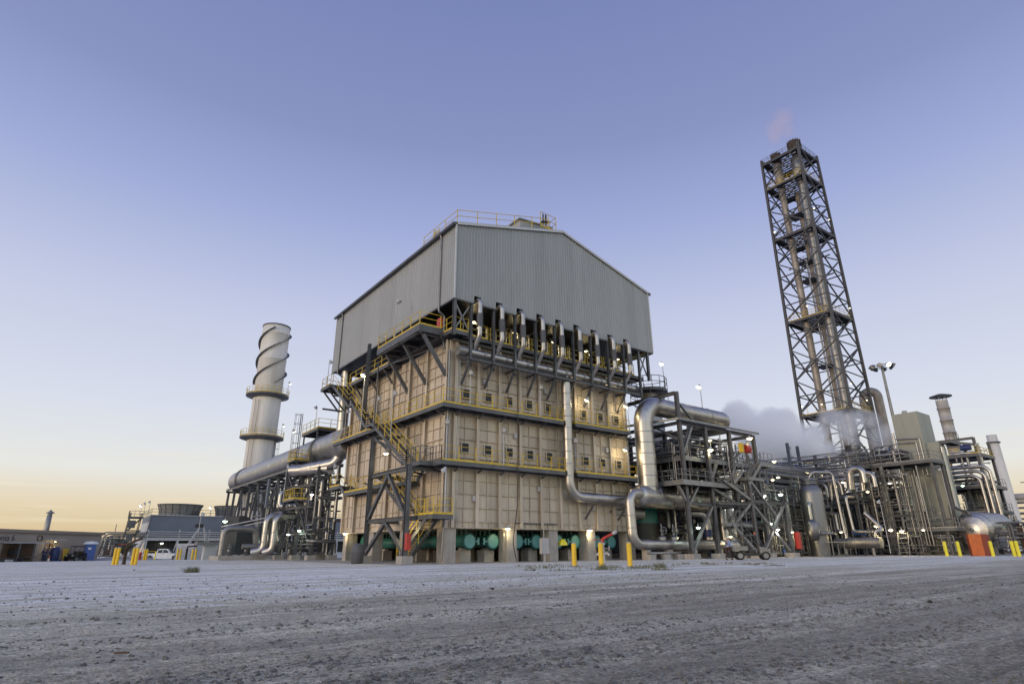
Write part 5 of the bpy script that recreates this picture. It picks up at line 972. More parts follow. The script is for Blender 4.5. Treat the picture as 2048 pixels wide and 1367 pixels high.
# pipe rack crossing towards the right with long bright pipes
RK = thing('pipe_rack', 'dark pipe rack carrying long bright pipes across the right of the plant', 'steelwork', (56, 0, 0))
for y in (-4.6, -1.5, 1.6, 4.7, 8.0):
    for x in (54.4, 58.5): mk('column', M().ibeam((x, y, 0), (x, y, 9.6), .32, .32), 'steel', RK)
    mk('beam', M().ibeam((54.4, y, 9.0), (58.5, y, 9.0), .24, .3), 'steel', RK); mk('beam', M().ibeam((54.4, y, 6.4), (58.5, y, 6.4), .24, .3), 'steel', RK)
for i, (dz, r_) in enumerate(((.0, .16), (.42, .1), (.75, .1), (-.5, .26), (-2.6, .3), (-3.2, .22))):
    t = thing('rack_pipe', ('thin bright pipe on top of the rack, lowest of three', 'thin bright pipe on top of the rack, middle of three', 'thin bright pipe on top of the rack, uppermost of three', 'thicker bright pipe on the rack just below the three thin ones', 'dark fat pipe on the lower tier of the rack', 'second dark pipe on the lower tier of the rack')[i], 'pipe', (54.5, 0, 9.2 + dz), 'pipes on the rack')
    mk('pipe', M().tube([(54.2, 14, 9.25 + dz), (54.2, -4.9, 9.25 + dz)], r_, 10), 'alu' if i < 4 else 'steel', t)
for i, (x0, x1, y_, top, lb) in enumerate(((1610, 1640, 985, 967, 'hooked bright pipe over the rack beside the tower foot'), (1698, 1712, 958, 937, 'fat bright elbow pipe rising from the rack'), (1722, 1733, 960, 945, 'small bright elbow pipe right of the fat one'), (1660, 1668, 980, 962, 'short bright gooseneck on the rack'))):
    pa = on(x0, y_, 'x', 54); pb = on(x0, top, 'x', 54); pc = on(x1 + 12, top, 'x', 54); t = thing('gooseneck_pipe', lb, 'pipe', pa, 'goosenecks on the rack'); mk('pipe', M().tube([pa - Z * 1.2, pb, pc, pc - Z * 1.6], (.18, .42, .25, .18)[i], 12, bend=.7), 'alu', t)
# ---- right unit in front of the sage tower
ux = 58.6; yl, yr, zd = float(on(1690, 930, 'x', ux)[1]), float(on(1864, 915, 'x', ux)[1]), float(on(1780, 926, 'x', ux)[2])
ya = float(on(1815, 1055, 'x', ux)[1]); zl_ = float(on(1850, 1056, 'x', ux)[2])
RU = thing('right_unit_frame', 'dark steel frame with long railed decks in front of the sage green tower', 'steelwork', (ux + 2, (yl + yr) / 2, 0))
for y in np.linspace(yr + .3, yl - .3, 4):
    for x in (ux + .3, ux + 3.6): mk('column', M().ibeam((x, y, 0), (x, y, zd - .1), .26, .26), 'steel', RU)
for z, y0, y1, dx in ((zd, yr, yl, 3.9), (zl_, yr - .8, ya, 3.9), (zd * .68, (yr + yl) / 2 + 1.2, yl, 3.9)):
    d = deck(ux, y0, ux + dx, y1, z, RU, 'steel', t=.34); rail([(ux + .05, y1, z), (ux + .05, y0 + .05, z), (ux + dx, y0 + .05, z)], d, 'steel_lt', step=1.1, r=.035)
mk('column', M().ibeam((ux - .3, (yl + yr) / 2 + .6, 0), (ux - .3, (yl + yr) / 2 + .6, zd - .3), .36, .36), 'steel_lt', RU); mk('brace', M().bar((ux, ya + 1.5, zl_ - .3), (ux, (yl + yr) / 2 + .5, .3), .18), 'steel', RU)
pipework('right_pipework', (ux, (yl + yr) / 2, .4), (ux + 4, yl, zd - .6), 60, 'dense tangle of pipes under the long deck at the right', 43, rmax=.2, valves=8)
pipework('right_pipework', (ux + .2, (yl + yr) / 2 - 1.5, zd + .1), (ux + 3.8, yl, zd + 2.2), 44, 'tangle of pipes and valves on the long deck at the right', 44, rmax=.22, valves=10)
pipework('right_pipework', (ux + .2, yr, .4), (ux + 3.8, ya, zl_ - .5), 22, 'pipes below the small deck at the foot of the sage green tower', 45, rmax=.12, valves=3)
pipework('right_pipework', (ux + 1, yr + .5, zl_ + .3), (ux + 3.6, ya, zd - .6), 12, 'few thin pipes between the two decks of the sage green tower', 50, rmax=.1, valves=2)
for k, (dy, r_) in enumerate(((.2, .12), (.55, .09), (.85, .09))): mk('riser_line', M().tube([(ux - .15, yr + 1.6 + dy, zl_ * .4), (ux - .15, yr + 1.6 + dy, zd - .6 - .5 * k)], r_ * .7, 8), 'alu_dull', None, ('left', 'middle', 'right')[2 - k] + ' of three thin bright risers in front of the sage green tower', 'pipe', 'thin risers before the sage tower')
LD = thing('step_ladder', 'grey rolling step ladder with two rails in front of the right frame', 'ladder', (52.5, -9.5, 0))
la = on(1800, 1110, 'x', 52.5); 
for k, dy in ((0, 0), (1, -1.0)): mk('rail', M().bar((52.5, la[1] + dy, 0), (52.9, la[1] + dy - .1, 2.5), .06), 'steel_lt', LD)
for k in range(5): mk('rung', M().bar((52.55 + .07 * k, la[1], .35 + .5 * k), (52.55 + .07 * k, la[1] - 1.0, .35 + .5 * k), .06), 'steel_lt', LD)
for dy in (0, -1.0): mk('back_leg', M().bar((53.9, la[1] + dy - .3, 0), (52.9, la[1] + dy - .1, 2.5), .05), 'steel_lt', LD)
for k, (y0, z0, mm_) in enumerate(((-.9, 3.0, 'alu'), (-.6, 4.2, 'alu_dull'), (-1.2, 5.6, 'alu'), (-.8, 6.8, 'alu_dull'), (-.4, 9.4, 'alu'))):
    t = thing('pipe_run', ('lowest', 'second lowest', 'middle', 'second highest', 'highest')[k] + ' bundle of parallel pipes running behind the flanged vessel', 'pipe', (48, y0, z0), 'pipe bundles behind the flanged vessel')
    for j in range(5): mk('pipe', M().tube([(38.5 + j * .4, y0 + .1 * j, z0 + .24 * j), (61 - j * .5, y0 + .1 * j, z0 + .24 * j), (61 - j * .5, y0 + .1 * j, .2)], (.1, .07, .12, .06, .09)[(j + k) % 5], 8, bend=.4), mm_ if j % 2 else 'steel_lt', t)
for k in range(14):
    x = 39.5 + 1.45 * k; mk('vertical_pipe', M().tube([(x, -1.7, .1), (x, -1.7, 3.4 + (k * 37 % 9) * .75), (x + .3, -.2, 3.6 + (k * 37 % 9) * .75)], (.07, .11, .06, .09)[k % 4], 8, bend=.25), ('alu', 'steel_lt', 'alu_dull')[k % 3], None, 'upright thin pipe of the front row behind the flanged vessel', 'pipe', 'upright pipes in a row behind the flanged vessel')
thin = ('alu', 'alu_dull', 'steel_lt', 'steel', 'steel')
pipework('small_bore_piping', (38.8, -2.6, .3), (53.5, -.6, 9.6), 95, 'maze of thin small bore pipes around the flanged vessel', 71, rmin=.03, rmax=.07, mats=thin, valves=8)
pipework('small_bore_piping', (37.5, -3.2, .3), (43.5, 2, 8.6), 60, 'maze of thin small bore pipes between the steel frame and the flanged vessel', 72, rmin=.03, rmax=.08, mats=thin, valves=6)
pipework('small_bore_piping', (23.5, -3.3, 4.8), (35.5, -.6, 11.8), 70, 'maze of thin small bore pipes along the front of the steel frame', 73, rmin=.025, rmax=.06, mats=thin, valves=6)
pipework('small_bore_piping', (57.6, -9.5, .3), (58.5, -3.0, 9.8), 60, 'maze of thin small bore pipes in front of the right deck', 74, rmin=.03, rmax=.07, mats=thin, valves=5)
pipework('small_bore_piping', (54.0, -5.5, 9.4), (62, 12, 12.4), 60, 'maze of thin pipes above the pipe rack near the tower foot', 75, rmin=.04, rmax=.12, mats=thin, valves=4)
# sage tower
gx, gy = 63.2, -10.25; ztp = 17.3; r6 = on(1783, 832, 'x', gx); ly = float(r6[1])
SG = thing('sage_tower', 'tall windowless sage green box tower', 'building', (gx + 1.5, (gy + ly) / 2, 0))
m = M(); m.box((gx, gy, 0), (gx + 4.2, ly, ztp)); mk('casing', m, 'sage', SG)
m = M(); pr = [(0, 0), (2.2, 0), (2.2, 12.6), (1.9, 13.1), (.9, 13.3), (0, 13.3)]; m.add([(gx + .8 + a, gy - 1.25, z) for a, z in pr] + [(gx + .8 + a, gy - .002, z) for a, z in pr], [(i, (i + 1) % 6, 6 + (i + 1) % 6, 6 + i) for i in range(6)] + [tuple(range(6))[::-1], tuple(range(6, 12))]); mk('buttress', m, 'sage', SG)
mk('lifting_eye', M().lathe([(.3, 0), (.3, .3), (.05, .35)], (gx + .3, (gy + ly) / 2, ztp), 12), 'sage', SG)
mk('wall_pipe', M().tube([(gx - .25, ly + .3, 14.1), (gx - .25, gy + .35, 13.9), (gx - .25, gy + .35, 9.3)], .09, 8, bend=.25), 'alu', SG); mk('wall_pipe', M().tube([(gx - .25, ly + .3, 13.6), (gx - .25, gy + .8, 13.4), (gx - .25, gy + .8, 9.3)], .09, 8, bend=.25), 'alu', SG)
mk('edge_pipe', M().tube([(gx - .3, ly + .2, 14.9), (gx - .3, ly + .2, 9.3)], .16, 8), 'alu', SG); mk('edge_pipe', M().tube([(gx + .6, gy - 1.5, 12.6), (gx + .6, gy - 1.5, 5.2), (gx - 2, gy - 3.4, 4.6)], .16, 8, bend=.5), 'alu', SG); mk('edge_pipe', M().tube([(gx + 1.0, gy - 1.5, 12.6), (gx + 1.0, gy - 1.5, 5.2)], .13, 8), 'alu', SG)
d = deck(gx + 1.5, gy - 2.4, gx + 5, gy - 1.3, 13.4, SG, 'steel'); rail([(gx + 1.5, gy - 2.35, 13.4), (gx + 4.9, gy - 2.35, 13.4)], d, 'steel', r=.04)
# frame right of the sage tower with three bends
yL, yR = float(on(1893, 940, 'x', 74)[1]), float(on(1962, 940, 'x', 74)[1]); zb = float(on(1962, 932, 'x', 73)[2])
F3 = unit_frame('deck_structure', 74, 80, yR, yL, 2, 3, [5.0, 8.2], 'dark frame with decks behind the horizontal silver vessel', zb - 1.6, sm='steel')
mk('panel', M().box((77.5, yR + 1, 5.5), (77.7, yL - .5, zb - 2)), 'sage', F3)
for k in range(3):
    t = thing('bend_pipe', ('outermost of three bright pipes bending down at the right', 'middle of three bright pipes bending down at the right', 'innermost of three bright pipes bending down at the right')[k], 'pipe', (73, yR, 0), 'three parallel bending pipes')
    mk('pipe', M().tube([(72.8, yL + 1.5, zb - .55 * k), (72.8, yR - 1.2 + .62 * k, zb - .55 * k), (72.8, yR - 1.2 + .62 * k, 2)], .22, 12, bend=1.0), 'alu', t)
pipework('back_pipework', (74.3, yR, 5.5), (79, yL, zb - 2), 26, 'pipes on the decks behind the horizontal silver vessel', 46, rmax=.2, valves=4)
pipework('back_pipework', (72, yR - 2, .3), (78, yL, 4.6), 36, 'tangle of pipes at the right behind the silver vessel', 47, rmax=.26, valves=5)
d = thing('top_platform', 'cluttered railed platform around the foot of the capped vent stack', 'steelwork', (100, -4, 14)); dd = deck(98, -6.5, 106, 2.5, 15.6, d, 'steel', t=.5); rail([(98, 2.5, 15.6), (98, -6.45, 15.6), (106, -6.45, 15.6)], dd, 'yellow', r=.05)
for x in (98.3, 105.7):
    for y in (-6.2, 2.2): mk('column', M().ibeam((x, y, 0), (x, y, 18.2), .4, .4), 'steel', d)
mk('beam', M().ibeam((98.3, -6.2, 18.1), (98.3, 2.2, 18.1), .3, .4), 'steel', d); mk('beam', M().bar((98.3, -6.2, 17.0), (98.3, -2.5, 18.0), .3, .4), 'steel', d)
pipework('platform_pipework', (98.2, -6.2, 10), (105, 2.2, 17.4), 26, 'pipes crowding the platform below the capped vent stack', 48, rmax=.3, valves=4)
mk('blue_motor', M().tube([(98, -5.6, 16.6), (98, -4.2, 16.6)], .5, 12), 'navy', None, 'navy blue motor at the right end of the capped stack platform', 'motor')
# capped stack, far stack
t = thing('capped_stack', 'grey vent stack with a wide flat rain cap', 'chimney', (102.5, -1.9, 15.6))
mk('shell', M().lathe(sum([[(.95, 15.6 + 2.2 * k), (1.06, 15.62 + 2.2 * k), (1.06, 15.75 + 2.2 * k), (.93, 15.77 + 2.2 * k)] for k in range(5)], []) + [(.93, 25.9)], (102.5, -1.9, 0), 24), 'stack_grey', t); mk('rain_cap', M().lathe([(.02, 26.9), (1.75, 26.6), (1.75, 26.75), (.5, 27.15), (.02, 27.2)], (102.5, -1.9, 0), 26), 'steel', t)
for k in range(6): a = math.pi * k / 3; mk('cap_rod', M().bar((102.5 + .85 * math.cos(a), -1.9 + .85 * math.sin(a), 25.6), (102.5 + .85 * math.cos(a), -1.9 + .85 * math.sin(a), 26.75), .09), 'steel_lt', t)
q = spot(2030, 1040, 260); zf = float(spot(1990, 869, 260)[2])
t = thing('far_stack', 'pale slender chimney at the far right horizon', 'chimney', (q[0], q[1], 0)); mk('shell', M().lathe([(1.85, 0), (1.75, 10), (1.5, zf), (1.3, zf), (1.3, zf - 1)], (q[0], q[1], 0), 24), 'stack', t); mk('ring', M().lathe([(1.5, zf - 2.9), (2.0, zf - 2.8), (2.0, zf - 2.4), (1.5, zf - 2.3)], (q[0], q[1], 0), 24), 'steel', t)
q = spot(1992, 1000, 230); t = thing('small_flare', 'small red and white guyed flare frame left of the far chimney', 'tower', (q[0], q[1], 0)); zz = float(spot(1983, 962, 230)[2])
for dx, dy in ((-1.8, 0), (1.8, 0), (0, -1.8), (0, 1.8)): mk('leg', M().bar((q[0] + dx, q[1] + dy, 0), (q[0] + dx * .5, q[1] + dy * .5, zz - 4), .3), 'steel_lt', t)
for z in (4, 7, 10, 13): mk('ring', M().bar((q[0] - 1.4, q[1], z), (q[0] + 1.4, q[1], z), .2), 'steel_lt', t); mk('ring', M().bar((q[0], q[1] - 1.4, z), (q[0], q[1] + 1.4, z), .2), 'steel_lt', t)
for dy in (-.5, .6): mk('flare_pipe', M().tube([(q[0], q[1] + dy, 0), (q[0], q[1] + dy, zz)], .28, 8), 'red', t)
# horizontal silver vessel end on, orange enclosure
hv = spot(1950, 1059, 88); hr = 2.0
t = thing('silver_vessel', 'fat horizontal silver vessel with a radiating cone shaped end', 'vessel', hv); ax_ = unit(V(.93, -.36, 0)); ax_ = unit(V(1, 0, 0)); e0_ = hv
mk('shell', M().tube([e0_, e0_ + V(7.5, 0, .1)], hr, 30, band=.9), 'alu', t); mk('cone_end', M().lathe([(hr, 0), (hr * .93, .25), (hr * .7, .55), (hr * .35, .8), (.1, .92)], e0_, 30, (-1, 0, 0), sm=False), 'alu', t); mk('hub', M().lathe([(.2, .86), (.2, 1.05), (.05, 1.1)], e0_, 14, (-1, 0, 0)), 'alu_dull', t); mk('saddle', M().box((e0_[0] + 1.2, e0_[1] - 1.2, 0), (e0_[0] + 1.8, e0_[1] + 1.2, 1.6)), 'concrete', t)
o0 = spot(1960, 1111, 80); 
def plan(pts, z0, z1): return M().prism([(o0[0] + a, o0[1] + b) for a, b in pts], z0, z1)
oh = 2.15
t = thing('orange_enclosure', 'orange metal enclosure with dark red flanks in front of the silver vessel', 'cabinet', (o0[0], o0[1], 0))
mk('front', plan([(0, -.5), (0, .6), (.15, .6), (.15, -.5)], 0, oh), 'orange', t); mk('flank', plan([(0, .61), (.5, .95), (.6, .85), (.15, .61)], 0, oh), 'orange_dk', t); mk('flank', plan([(0, -.51), (.5, -.85), (.6, -.75), (.15, -.51)], 0, oh), 'orange_dk', t); mk('body', plan([(.2, -.52), (.2, .6), (1.9, .8), (1.9, -.7)], 0, oh - .05), 'orange_dk', t)
pipework('end_pipework', (60.5, -18.5, .2), (66, -15.6, 3.4), 34, 'knot of pipes and valves right of the orange enclosure', 49, rmax=.2, valves=7, mats=('alu', 'alu_dull', 'steel', 'dark', 'rusty'))
fr = thing('far_right_rack', 'far pipe rack leaving the picture at the right edge', 'steelwork', (95, -24, 0))
for k in range(6): mk('pipe', M().tube([(88 , -12 - 0.0, 7.6 - .75 * k), (88, -40, 7.6 - .75 * k)], (.5, .2, .15, .18, .14, .2)[k], 10), 'alu_dull' if k else 'stack_grey', fr)
for y in (-14, -20, -26, -32): mk('column', M().ibeam((88.5, y, 0), (88.5, y, 7.4), .35, .35), 'steel', fr)
mk('rail_line', M().bar((88, -13, 9.6), (88, -40, 9.6), .12), 'steel', fr)
lampsR = [((1548, 921), 60, 'warm', 'lit lamp above the ring deck left of the steam'), ((1545, 958), 70, 'warm', 'left of two lit lamps below the ring deck'), ((1556, 953), 70, 'warm', 'right of two lit lamps below the ring deck'), ((1561, 987), 72, 'green', 'greenish glaring lamp in the middle of the unit pipes'), ((1527, 990), 68, 'white', 'white lamp left of the greenish glaring lamp'), ((1522, 993), 68, 'green', 'small green lamp beside the white one'), ((1614, 945), 84, 'warm', 'lit lamp just above the neck of the flanged vessel'), ((1651, 938), 88, 'warm', 'lit lamp below the steam right of the vessel neck'), ((1685, 963), 78, 'warm', 'lit lamp on the rack right of the vessel'), ((1735, 982), 82, 'warm', 'lit lamp left of the fat elbow pipes'), ((1779, 965), 84, 'warm', 'lit lamp in front of the sage tower foot'), ((1584, 1062), 72, 'warm', 'lit lamp low left of the flanged vessel'), ((1578, 1071), 71, 'warm', 'second lit lamp low left of the flanged vessel'), ((1556, 1057), 66, 'white', 'white lamp under the right end of the stair'), ((1682, 1062), 78, 'warm', 'lit lamp at the left end of the ribbed cylinder'), ((1781, 1058), 80, 'warm', 'big lit lamp under the right deck'), ((1752, 1050), 80, 'warm', 'lit lamp under the long deck left of the big one'), ((1803, 1060), 80, 'warm', 'lit lamp right of the big one under the right deck'), ((1846, 1058), 80, 'warm', 'lit lamp under the small deck of the sage tower'), ((1925, 970), 92, 'green', 'green lit sign lamp in the dark frame behind the silver vessel'), ((1975, 1045), 90, 'warm', 'lit lamp behind the silver vessel'), ((2036, 1065), 96, 'warm', 'lit lamp at the right edge of the picture'), ((2004, 1003), 130, 'white', 'white far lamp below the far chimney'), ((1931, 1030), 88, 'white', 'small lamp above the silver vessel')]
for (x, y), D, lit, lb in lampsR: bulk_lamp(spot(x, y, D), lb, lit, 75 if D < 90 else 0, s=1.15 if 'big' in lb or 'glaring' in lb else .85, group='lamps in the right hand units')
pole_lamp(spot(1796, 1060, 78) * V(1, 1, 0) + V(-3, 0, .3), 5.2, 'slim pole lamp in front of the right frame', None, 2.5, group='pole lamps at the right')
pole_lamp(spot(1902, 1020, 86) * V(1, 1, 0) + Z * 4.5, 5.0, 'slim unlit pole lamp in front of the green sign lamp', None, 2.5, group='pole lamps at the right')
pole_lamp(spot(1965, 930, 108), 3.0, 'unlit pole lamp on top of the bending pipes at the right', None, 2.8, group='pole lamps at the right')
pole_lamp(spot(1587, 935, 88), 2.8, 'unlit pole lamp above the unit left of the steam', None, 2.8, group='pole lamps at the right')
for x, y, h, D, lb in ((1580, 925, 2.6, 86, 'leaning dark vent pipe above the ring deck'), (1602, 940, 3.2, 88, 'upright dark vent pipe in front of the steam'), (1634, 938, 1.8, 90, 'short rusty vent with the steam rising from it')):
    p = spot(x, y, D); mk('vent_pipe', M().lathe([(.22, -3), (.22, h), (.16, h)], p, 12), 'rusty' if 'rusty' in lb else 'steel', None, lb, 'pipe', 'vent pipes in front of the steam')
# ================================================================ GROUND
def hsh(i, j, s): v = np.sin(i * 127.1 + j * 311.7 + s * 74.7) * 43758.5453; return v - np.floor(v)
def vnoise(x, y, s=0):
    i, j = np.floor(x), np.floor(y); u, v = x - i, y - j; u = u * u * (3 - 2 * u); v = v * v * (3 - 2 * v)
    return (hsh(i, j, s) * (1 - u) + hsh(i + 1, j, s) * u) * (1 - v) + (hsh(i, j + 1, s) * (1 - u) + hsh(i + 1, j + 1, s) * u) * v
def relief(x, y):
    d = np.hypot(x - CAM[0], y - CAM[1]); near = np.clip((34 - d) / 14, 0, 1) * np.clip((-7.5 - y) / 3, 0, 1)
    rut = np.sin((y + .8 * vnoise(x * .05, y * .1, 3)) * 3.6) * .5 + vnoise(x * .12, y * 2.2, 5)
    h = .035 * (vnoise(x * .35, y * .9, 1) - .5) + .03 * (rut - .5) * np.clip((-24 - y) / 6, 0, 1) + .02 * (vnoise(x * 1.7, y * 2.6, 2) - .5) + .012 * (vnoise(x * 6, y * 7, 4) - .5) + .012 * (vnoise(x * 15, y * 16, 6) - .5)
    return h * near - .03 * near
rr_ = np.concatenate([[0], np.geomspace(1.2, 60, 330), np.geomspace(64, 4000, 50)]); na = 620
# finer towards the plant, still all the way round
aa = np.concatenate([np.linspace(-50, 130, 520, endpoint=False), np.linspace(130, 310, 100, endpoint=False)]) * math.pi / 180
gv = []; 
RRm, AAm = np.meshgrid(rr_[1:], aa, indexing='ij'); gx_ = CAM[0] + RRm * np.sin(AAm); gy_ = CAM[1] + RRm * np.cos(AAm)
gz_ = relief(gx_, gy_)
dd_ = RRm; t_ = np.clip((dd_ - 78) / 45, 0, 1); t_ = t_ * t_ * (3 - 2 * t_); azd = np.degrees(np.arctan2(gx_ - CAM[0], gy_ - CAM[1])); s_ = np.clip((22 - azd) / 12, 0, 1) * np.clip((azd + 100) / 20, 0, 1); gz_ = gz_ - .65 * t_ * s_
vs = np.stack([gx_, gy_, gz_], -1).reshape(-1, 3); vs = np.concatenate([[[CAM[0], CAM[1], -.03]], vs]); n = len(aa); m_ = len(rr_) - 1
I, J = np.meshgrid(np.arange(m_ - 1), np.arange(n), indexing='ij'); I = I.ravel(); J = J.ravel(); K = (J + 1) % n
quads = np.stack([1 + I * n + J, 1 + I * n + K, 1 + (I + 1) * n + K, 1 + (I + 1) * n + J], -1)[:, ::-1]
me = bpy.data.meshes.new('ground'); me.from_pydata(vs.tolist(), [], quads.tolist() + [(0, 1 + k, 1 + (k + 1) % n)[::-1] for k in range(n)]); me.polygons.foreach_set('use_smooth', [True] * len(me.polygons))
gm = bpy.data.materials.new('gravel'); gm.use_nodes = True; t = gm.node_tree; N = t.nodes.new; L = t.links.new; P = t.nodes['Principled BSDF']
geo = N('ShaderNodeNewGeometry'); sepg = N('ShaderNodeSeparateXYZ'); L(geo.outputs['Position'], sepg.inputs[0])
def mapn(scale): q = N('ShaderNodeMapping'); L(geo.outputs['Position'], q.inputs[0]); q.inputs['Scale'].default_value = scale; return q
def noise(scale, s=1, det=8, ro=.6):
    q = N('ShaderNodeTexNoise'); L(mapn(scale).outputs[0], q.inputs['Vector']); q.inputs['Scale'].default_value = s; q.inputs['Detail'].default_value = det; q.inputs['Roughness'].default_value = ro; return q
def mathn(op, a, b=None, c=None):
    q = N('ShaderNodeMath'); q.operation = op
    for i, v in enumerate((a, b, c)):
        if v is None: continue
        if isinstance(v, (int, float)): q.inputs[i].default_value = v
        else: L(v, q.inputs[i])
    return q.outputs[0]
streak = noise((.045, .75, 1), 1, 9, .66); fine = noise((1.0, 1.9, 1), 1, 10, .75); big = noise((.06, .11, 1), 1, 6)
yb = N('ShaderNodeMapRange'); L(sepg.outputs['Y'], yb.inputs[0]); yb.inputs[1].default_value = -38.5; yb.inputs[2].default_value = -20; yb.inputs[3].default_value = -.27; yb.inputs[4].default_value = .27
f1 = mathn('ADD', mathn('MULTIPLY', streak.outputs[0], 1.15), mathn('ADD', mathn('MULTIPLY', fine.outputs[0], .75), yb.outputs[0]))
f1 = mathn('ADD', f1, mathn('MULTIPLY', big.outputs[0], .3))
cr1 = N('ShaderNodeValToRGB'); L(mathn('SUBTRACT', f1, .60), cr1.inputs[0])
for e, (p, c_) in zip([cr1.color_ramp.elements[0], cr1.color_ramp.elements[1], cr1.color_ramp.elements.new(.4), cr1.color_ramp.elements.new(.6)], ((.12, (.24, .216, .168)), (.92, (.72, .665, .53)), (.4, (.375, .34, .272)), (.62, (.60, .55, .44)))): e.position = p; e.color = c_ + (1,)
vor = N('ShaderNodeTexVoronoi'); L(mapn((1, 1, 1)).outputs[0], vor.inputs['Vector']); vor.inputs['Scale'].default_value = 26
vor2 = N('ShaderNodeTexVoronoi'); L(mapn((1, 1, 1)).outputs[0], vor2.inputs['Vector']); vor2.inputs['Scale'].default_value = 60
vb = N('ShaderNodeSeparateColor'); L(vor.outputs['Color'], vb.inputs[0]); vb2 = N('ShaderNodeSeparateColor'); L(vor2.outputs['Color'], vb2.inputs[0])
speck = N('ShaderNodeMapRange'); L(mathn('MULTIPLY', mathn('ADD', vb.outputs[0], vb2.outputs[0]), .5), speck.inputs[0]); speck.inputs[3].default_value = .38; speck.inputs[4].default_value = 1.6
rid = noise((.03, 1.7, 1), 1, 6, .6); ridge_shade = N('ShaderNodeValToRGB'); L(rid.outputs[0], ridge_shade.inputs[0])   # dark lines painting in the shade of stone ridges between the wheel tracks
for e, (p, v) in zip([ridge_shade.color_ramp.elements[0], ridge_shade.color_ramp.elements[1], ridge_shade.color_ramp.elements.new(.5), ridge_shade.color_ramp.elements.new(.53)], ((.47, 1), (.57, 1), (.5, .74), (.53, .88))): e.position = p; e.color = (v, v, v, 1)
rmix = mathn('MULTIPLY', speck.outputs[0], ridge_shade.outputs[0])
mulg = N('ShaderNodeVectorMath'); mulg.operation = 'SCALE'; L(cr1.outputs[0], mulg.inputs[0]); L(rmix, mulg.inputs['Scale'])
L(mulg.outputs[0], P.inputs['Base Color']); P.inputs['Roughness'].default_value = .95; P.inputs['Specular IOR Level'].default_value = .2
bh = mathn('ADD', mathn('MULTIPLY', vor.outputs['Distance'], .5), mathn('ADD', mathn('MULTIPLY', vor2.outputs['Distance'], .25), mathn('MULTIPLY', fine.outputs[0], .6)))
bp = N('ShaderNodeBump'); L(bh, bp.inputs['Height']); bp.inputs['Strength'].default_value = .9; bp.inputs['Distance'].default_value = .04; L(bp.outputs[0], P.inputs['Normal'])
me.materials.append(gm); MAT['gravel'] = gm
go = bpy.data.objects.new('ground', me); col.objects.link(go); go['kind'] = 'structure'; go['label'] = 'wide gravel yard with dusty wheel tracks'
pad = M(); pad.box((-4.6, -2.35, -.1), (38.8, 36, .012)); o = mk('concrete_pad', pad, 'concrete'); o['kind'] = 'structure'; o['label'] = 'pale concrete pad under the plant'
pad = M(); pad.box((38.9, -8, -.1), (64, 14, .010)); o = mk('concrete_pad', pad, 'concrete'); o['kind'] = 'structure'
# stones lying loose
def stones(n, rmin, rmax, y0, y1, seed, sz):
    r_ = np.random.default_rng(seed); vs = []; fs = []
    base = np.array([(0, 0, 1), (.9, 0, .3), (.28, .86, .35), (-.73, .53, .3), (-.73, -.53, .25), (.28, -.86, .3), (.6, .5, -.5), (-.3, .7, -.5), (-.7, -.1, -.5), (-.2, -.7, -.5), (.6, -.4, -.5)])
    tri = [(0, 1, 2), (0, 2, 3), (0, 3, 4), (0, 4, 5), (0, 5, 1), (1, 6, 2), (2, 6, 7), (2, 7, 3), (3, 7, 8), (3, 8, 4), (4, 8, 9), (4, 9, 5), (5, 9, 10), (5, 10, 1), (1, 10, 6)]
    k = 0
    while k < n:
        d = rmin * (rmax / rmin) ** r_.random(); a = math.radians(r_.uniform(-22, 100)); x, y = CAM[0] + d * math.sin(a), CAM[1] + d * math.cos(a)
        if not y0 < y < y1: k += .02; continue
        if vnoise(np.array(x * .06), np.array(y * 1.5), 9) < .6 and r_.random() < .85: k += .02; continue
        s = sz * r_.lognormal(0, .55); s = min(s, .035 if d < 9 else .06); th = r_.uniform(0, 6.3); c_, s_ = math.cos(th), math.sin(th); b = base * (1 + r_.uniform(-.25, .25, base.shape)) * s * np.array([1, .75, .6]); z = float(relief(np.array(x), np.array(y)))
        q = np.stack([x + b[:, 0] * c_ - b[:, 1] * s_, y + b[:, 0] * s_ + b[:, 1] * c_, z + b[:, 2] + .1 * s], -1); o_ = len(vs) ; vs += q.tolist(); fs += [tuple(i + o_ for i in t_) for t_ in tri]; k += 1
    m = M(); m.v = vs; m.f = fs; m.s = [False] * len(fs); return m
MAT['stone'] = mat('stone', (.155, .148, .142), .9, 0, .8, 11)
o = mk('loose_stones', stones(20000, 2.9, 26, -37, -9, 1, .0125), 'stone'); o['kind'] = 'stuff'; o['label'] = 'loose gravel stones scattered over the yard'
# grass and weeds
def blades(cx_, cy_, rx, ry, n, h, seed, lean=.5, wd=.008):
    r_ = random.Random(seed); m = M()
    for _ in range(n):
        a = r_.uniform(0, 6.28); q = math.sqrt(r_.random()); x = cx_ + rx * q * math.cos(a); y = cy_ + ry * q * math.sin(a); z = float(relief(np.array(x), np.array(y))) - .01
        hh = h * r_.uniform(.4, 1.1); t = r_.uniform(0, 6.28); l = lean * hh * r_.random(); d = V(math.cos(t), math.sin(t), 0); s = V(-d[1], d[0], 0) * wd * r_.uniform(.7, 1.5); p = V(x, y, z)
        p1 = p + d * l * .4 + Z * hh * .6; p2 = p + d * l + Z * hh
        m.add([p - s, p + s, p1 + s * .7, p1 - s * .7, p2], [(0, 1, 2, 3), (3, 2, 4)])
    return m
g = M(); r_ = random.Random(8)
for k in range(46):
    q = on(1040 + 300 * r_.random(), 1131 + r_.uniform(0, 9), 'z', 0); b_ = blades(q[0], q[1], r_.uniform(.3, .9), r_.uniform(.2, .5), 26, r_.uniform(.06, .2), 100 + k, wd=.014); g.add(b_.v, b_.f)
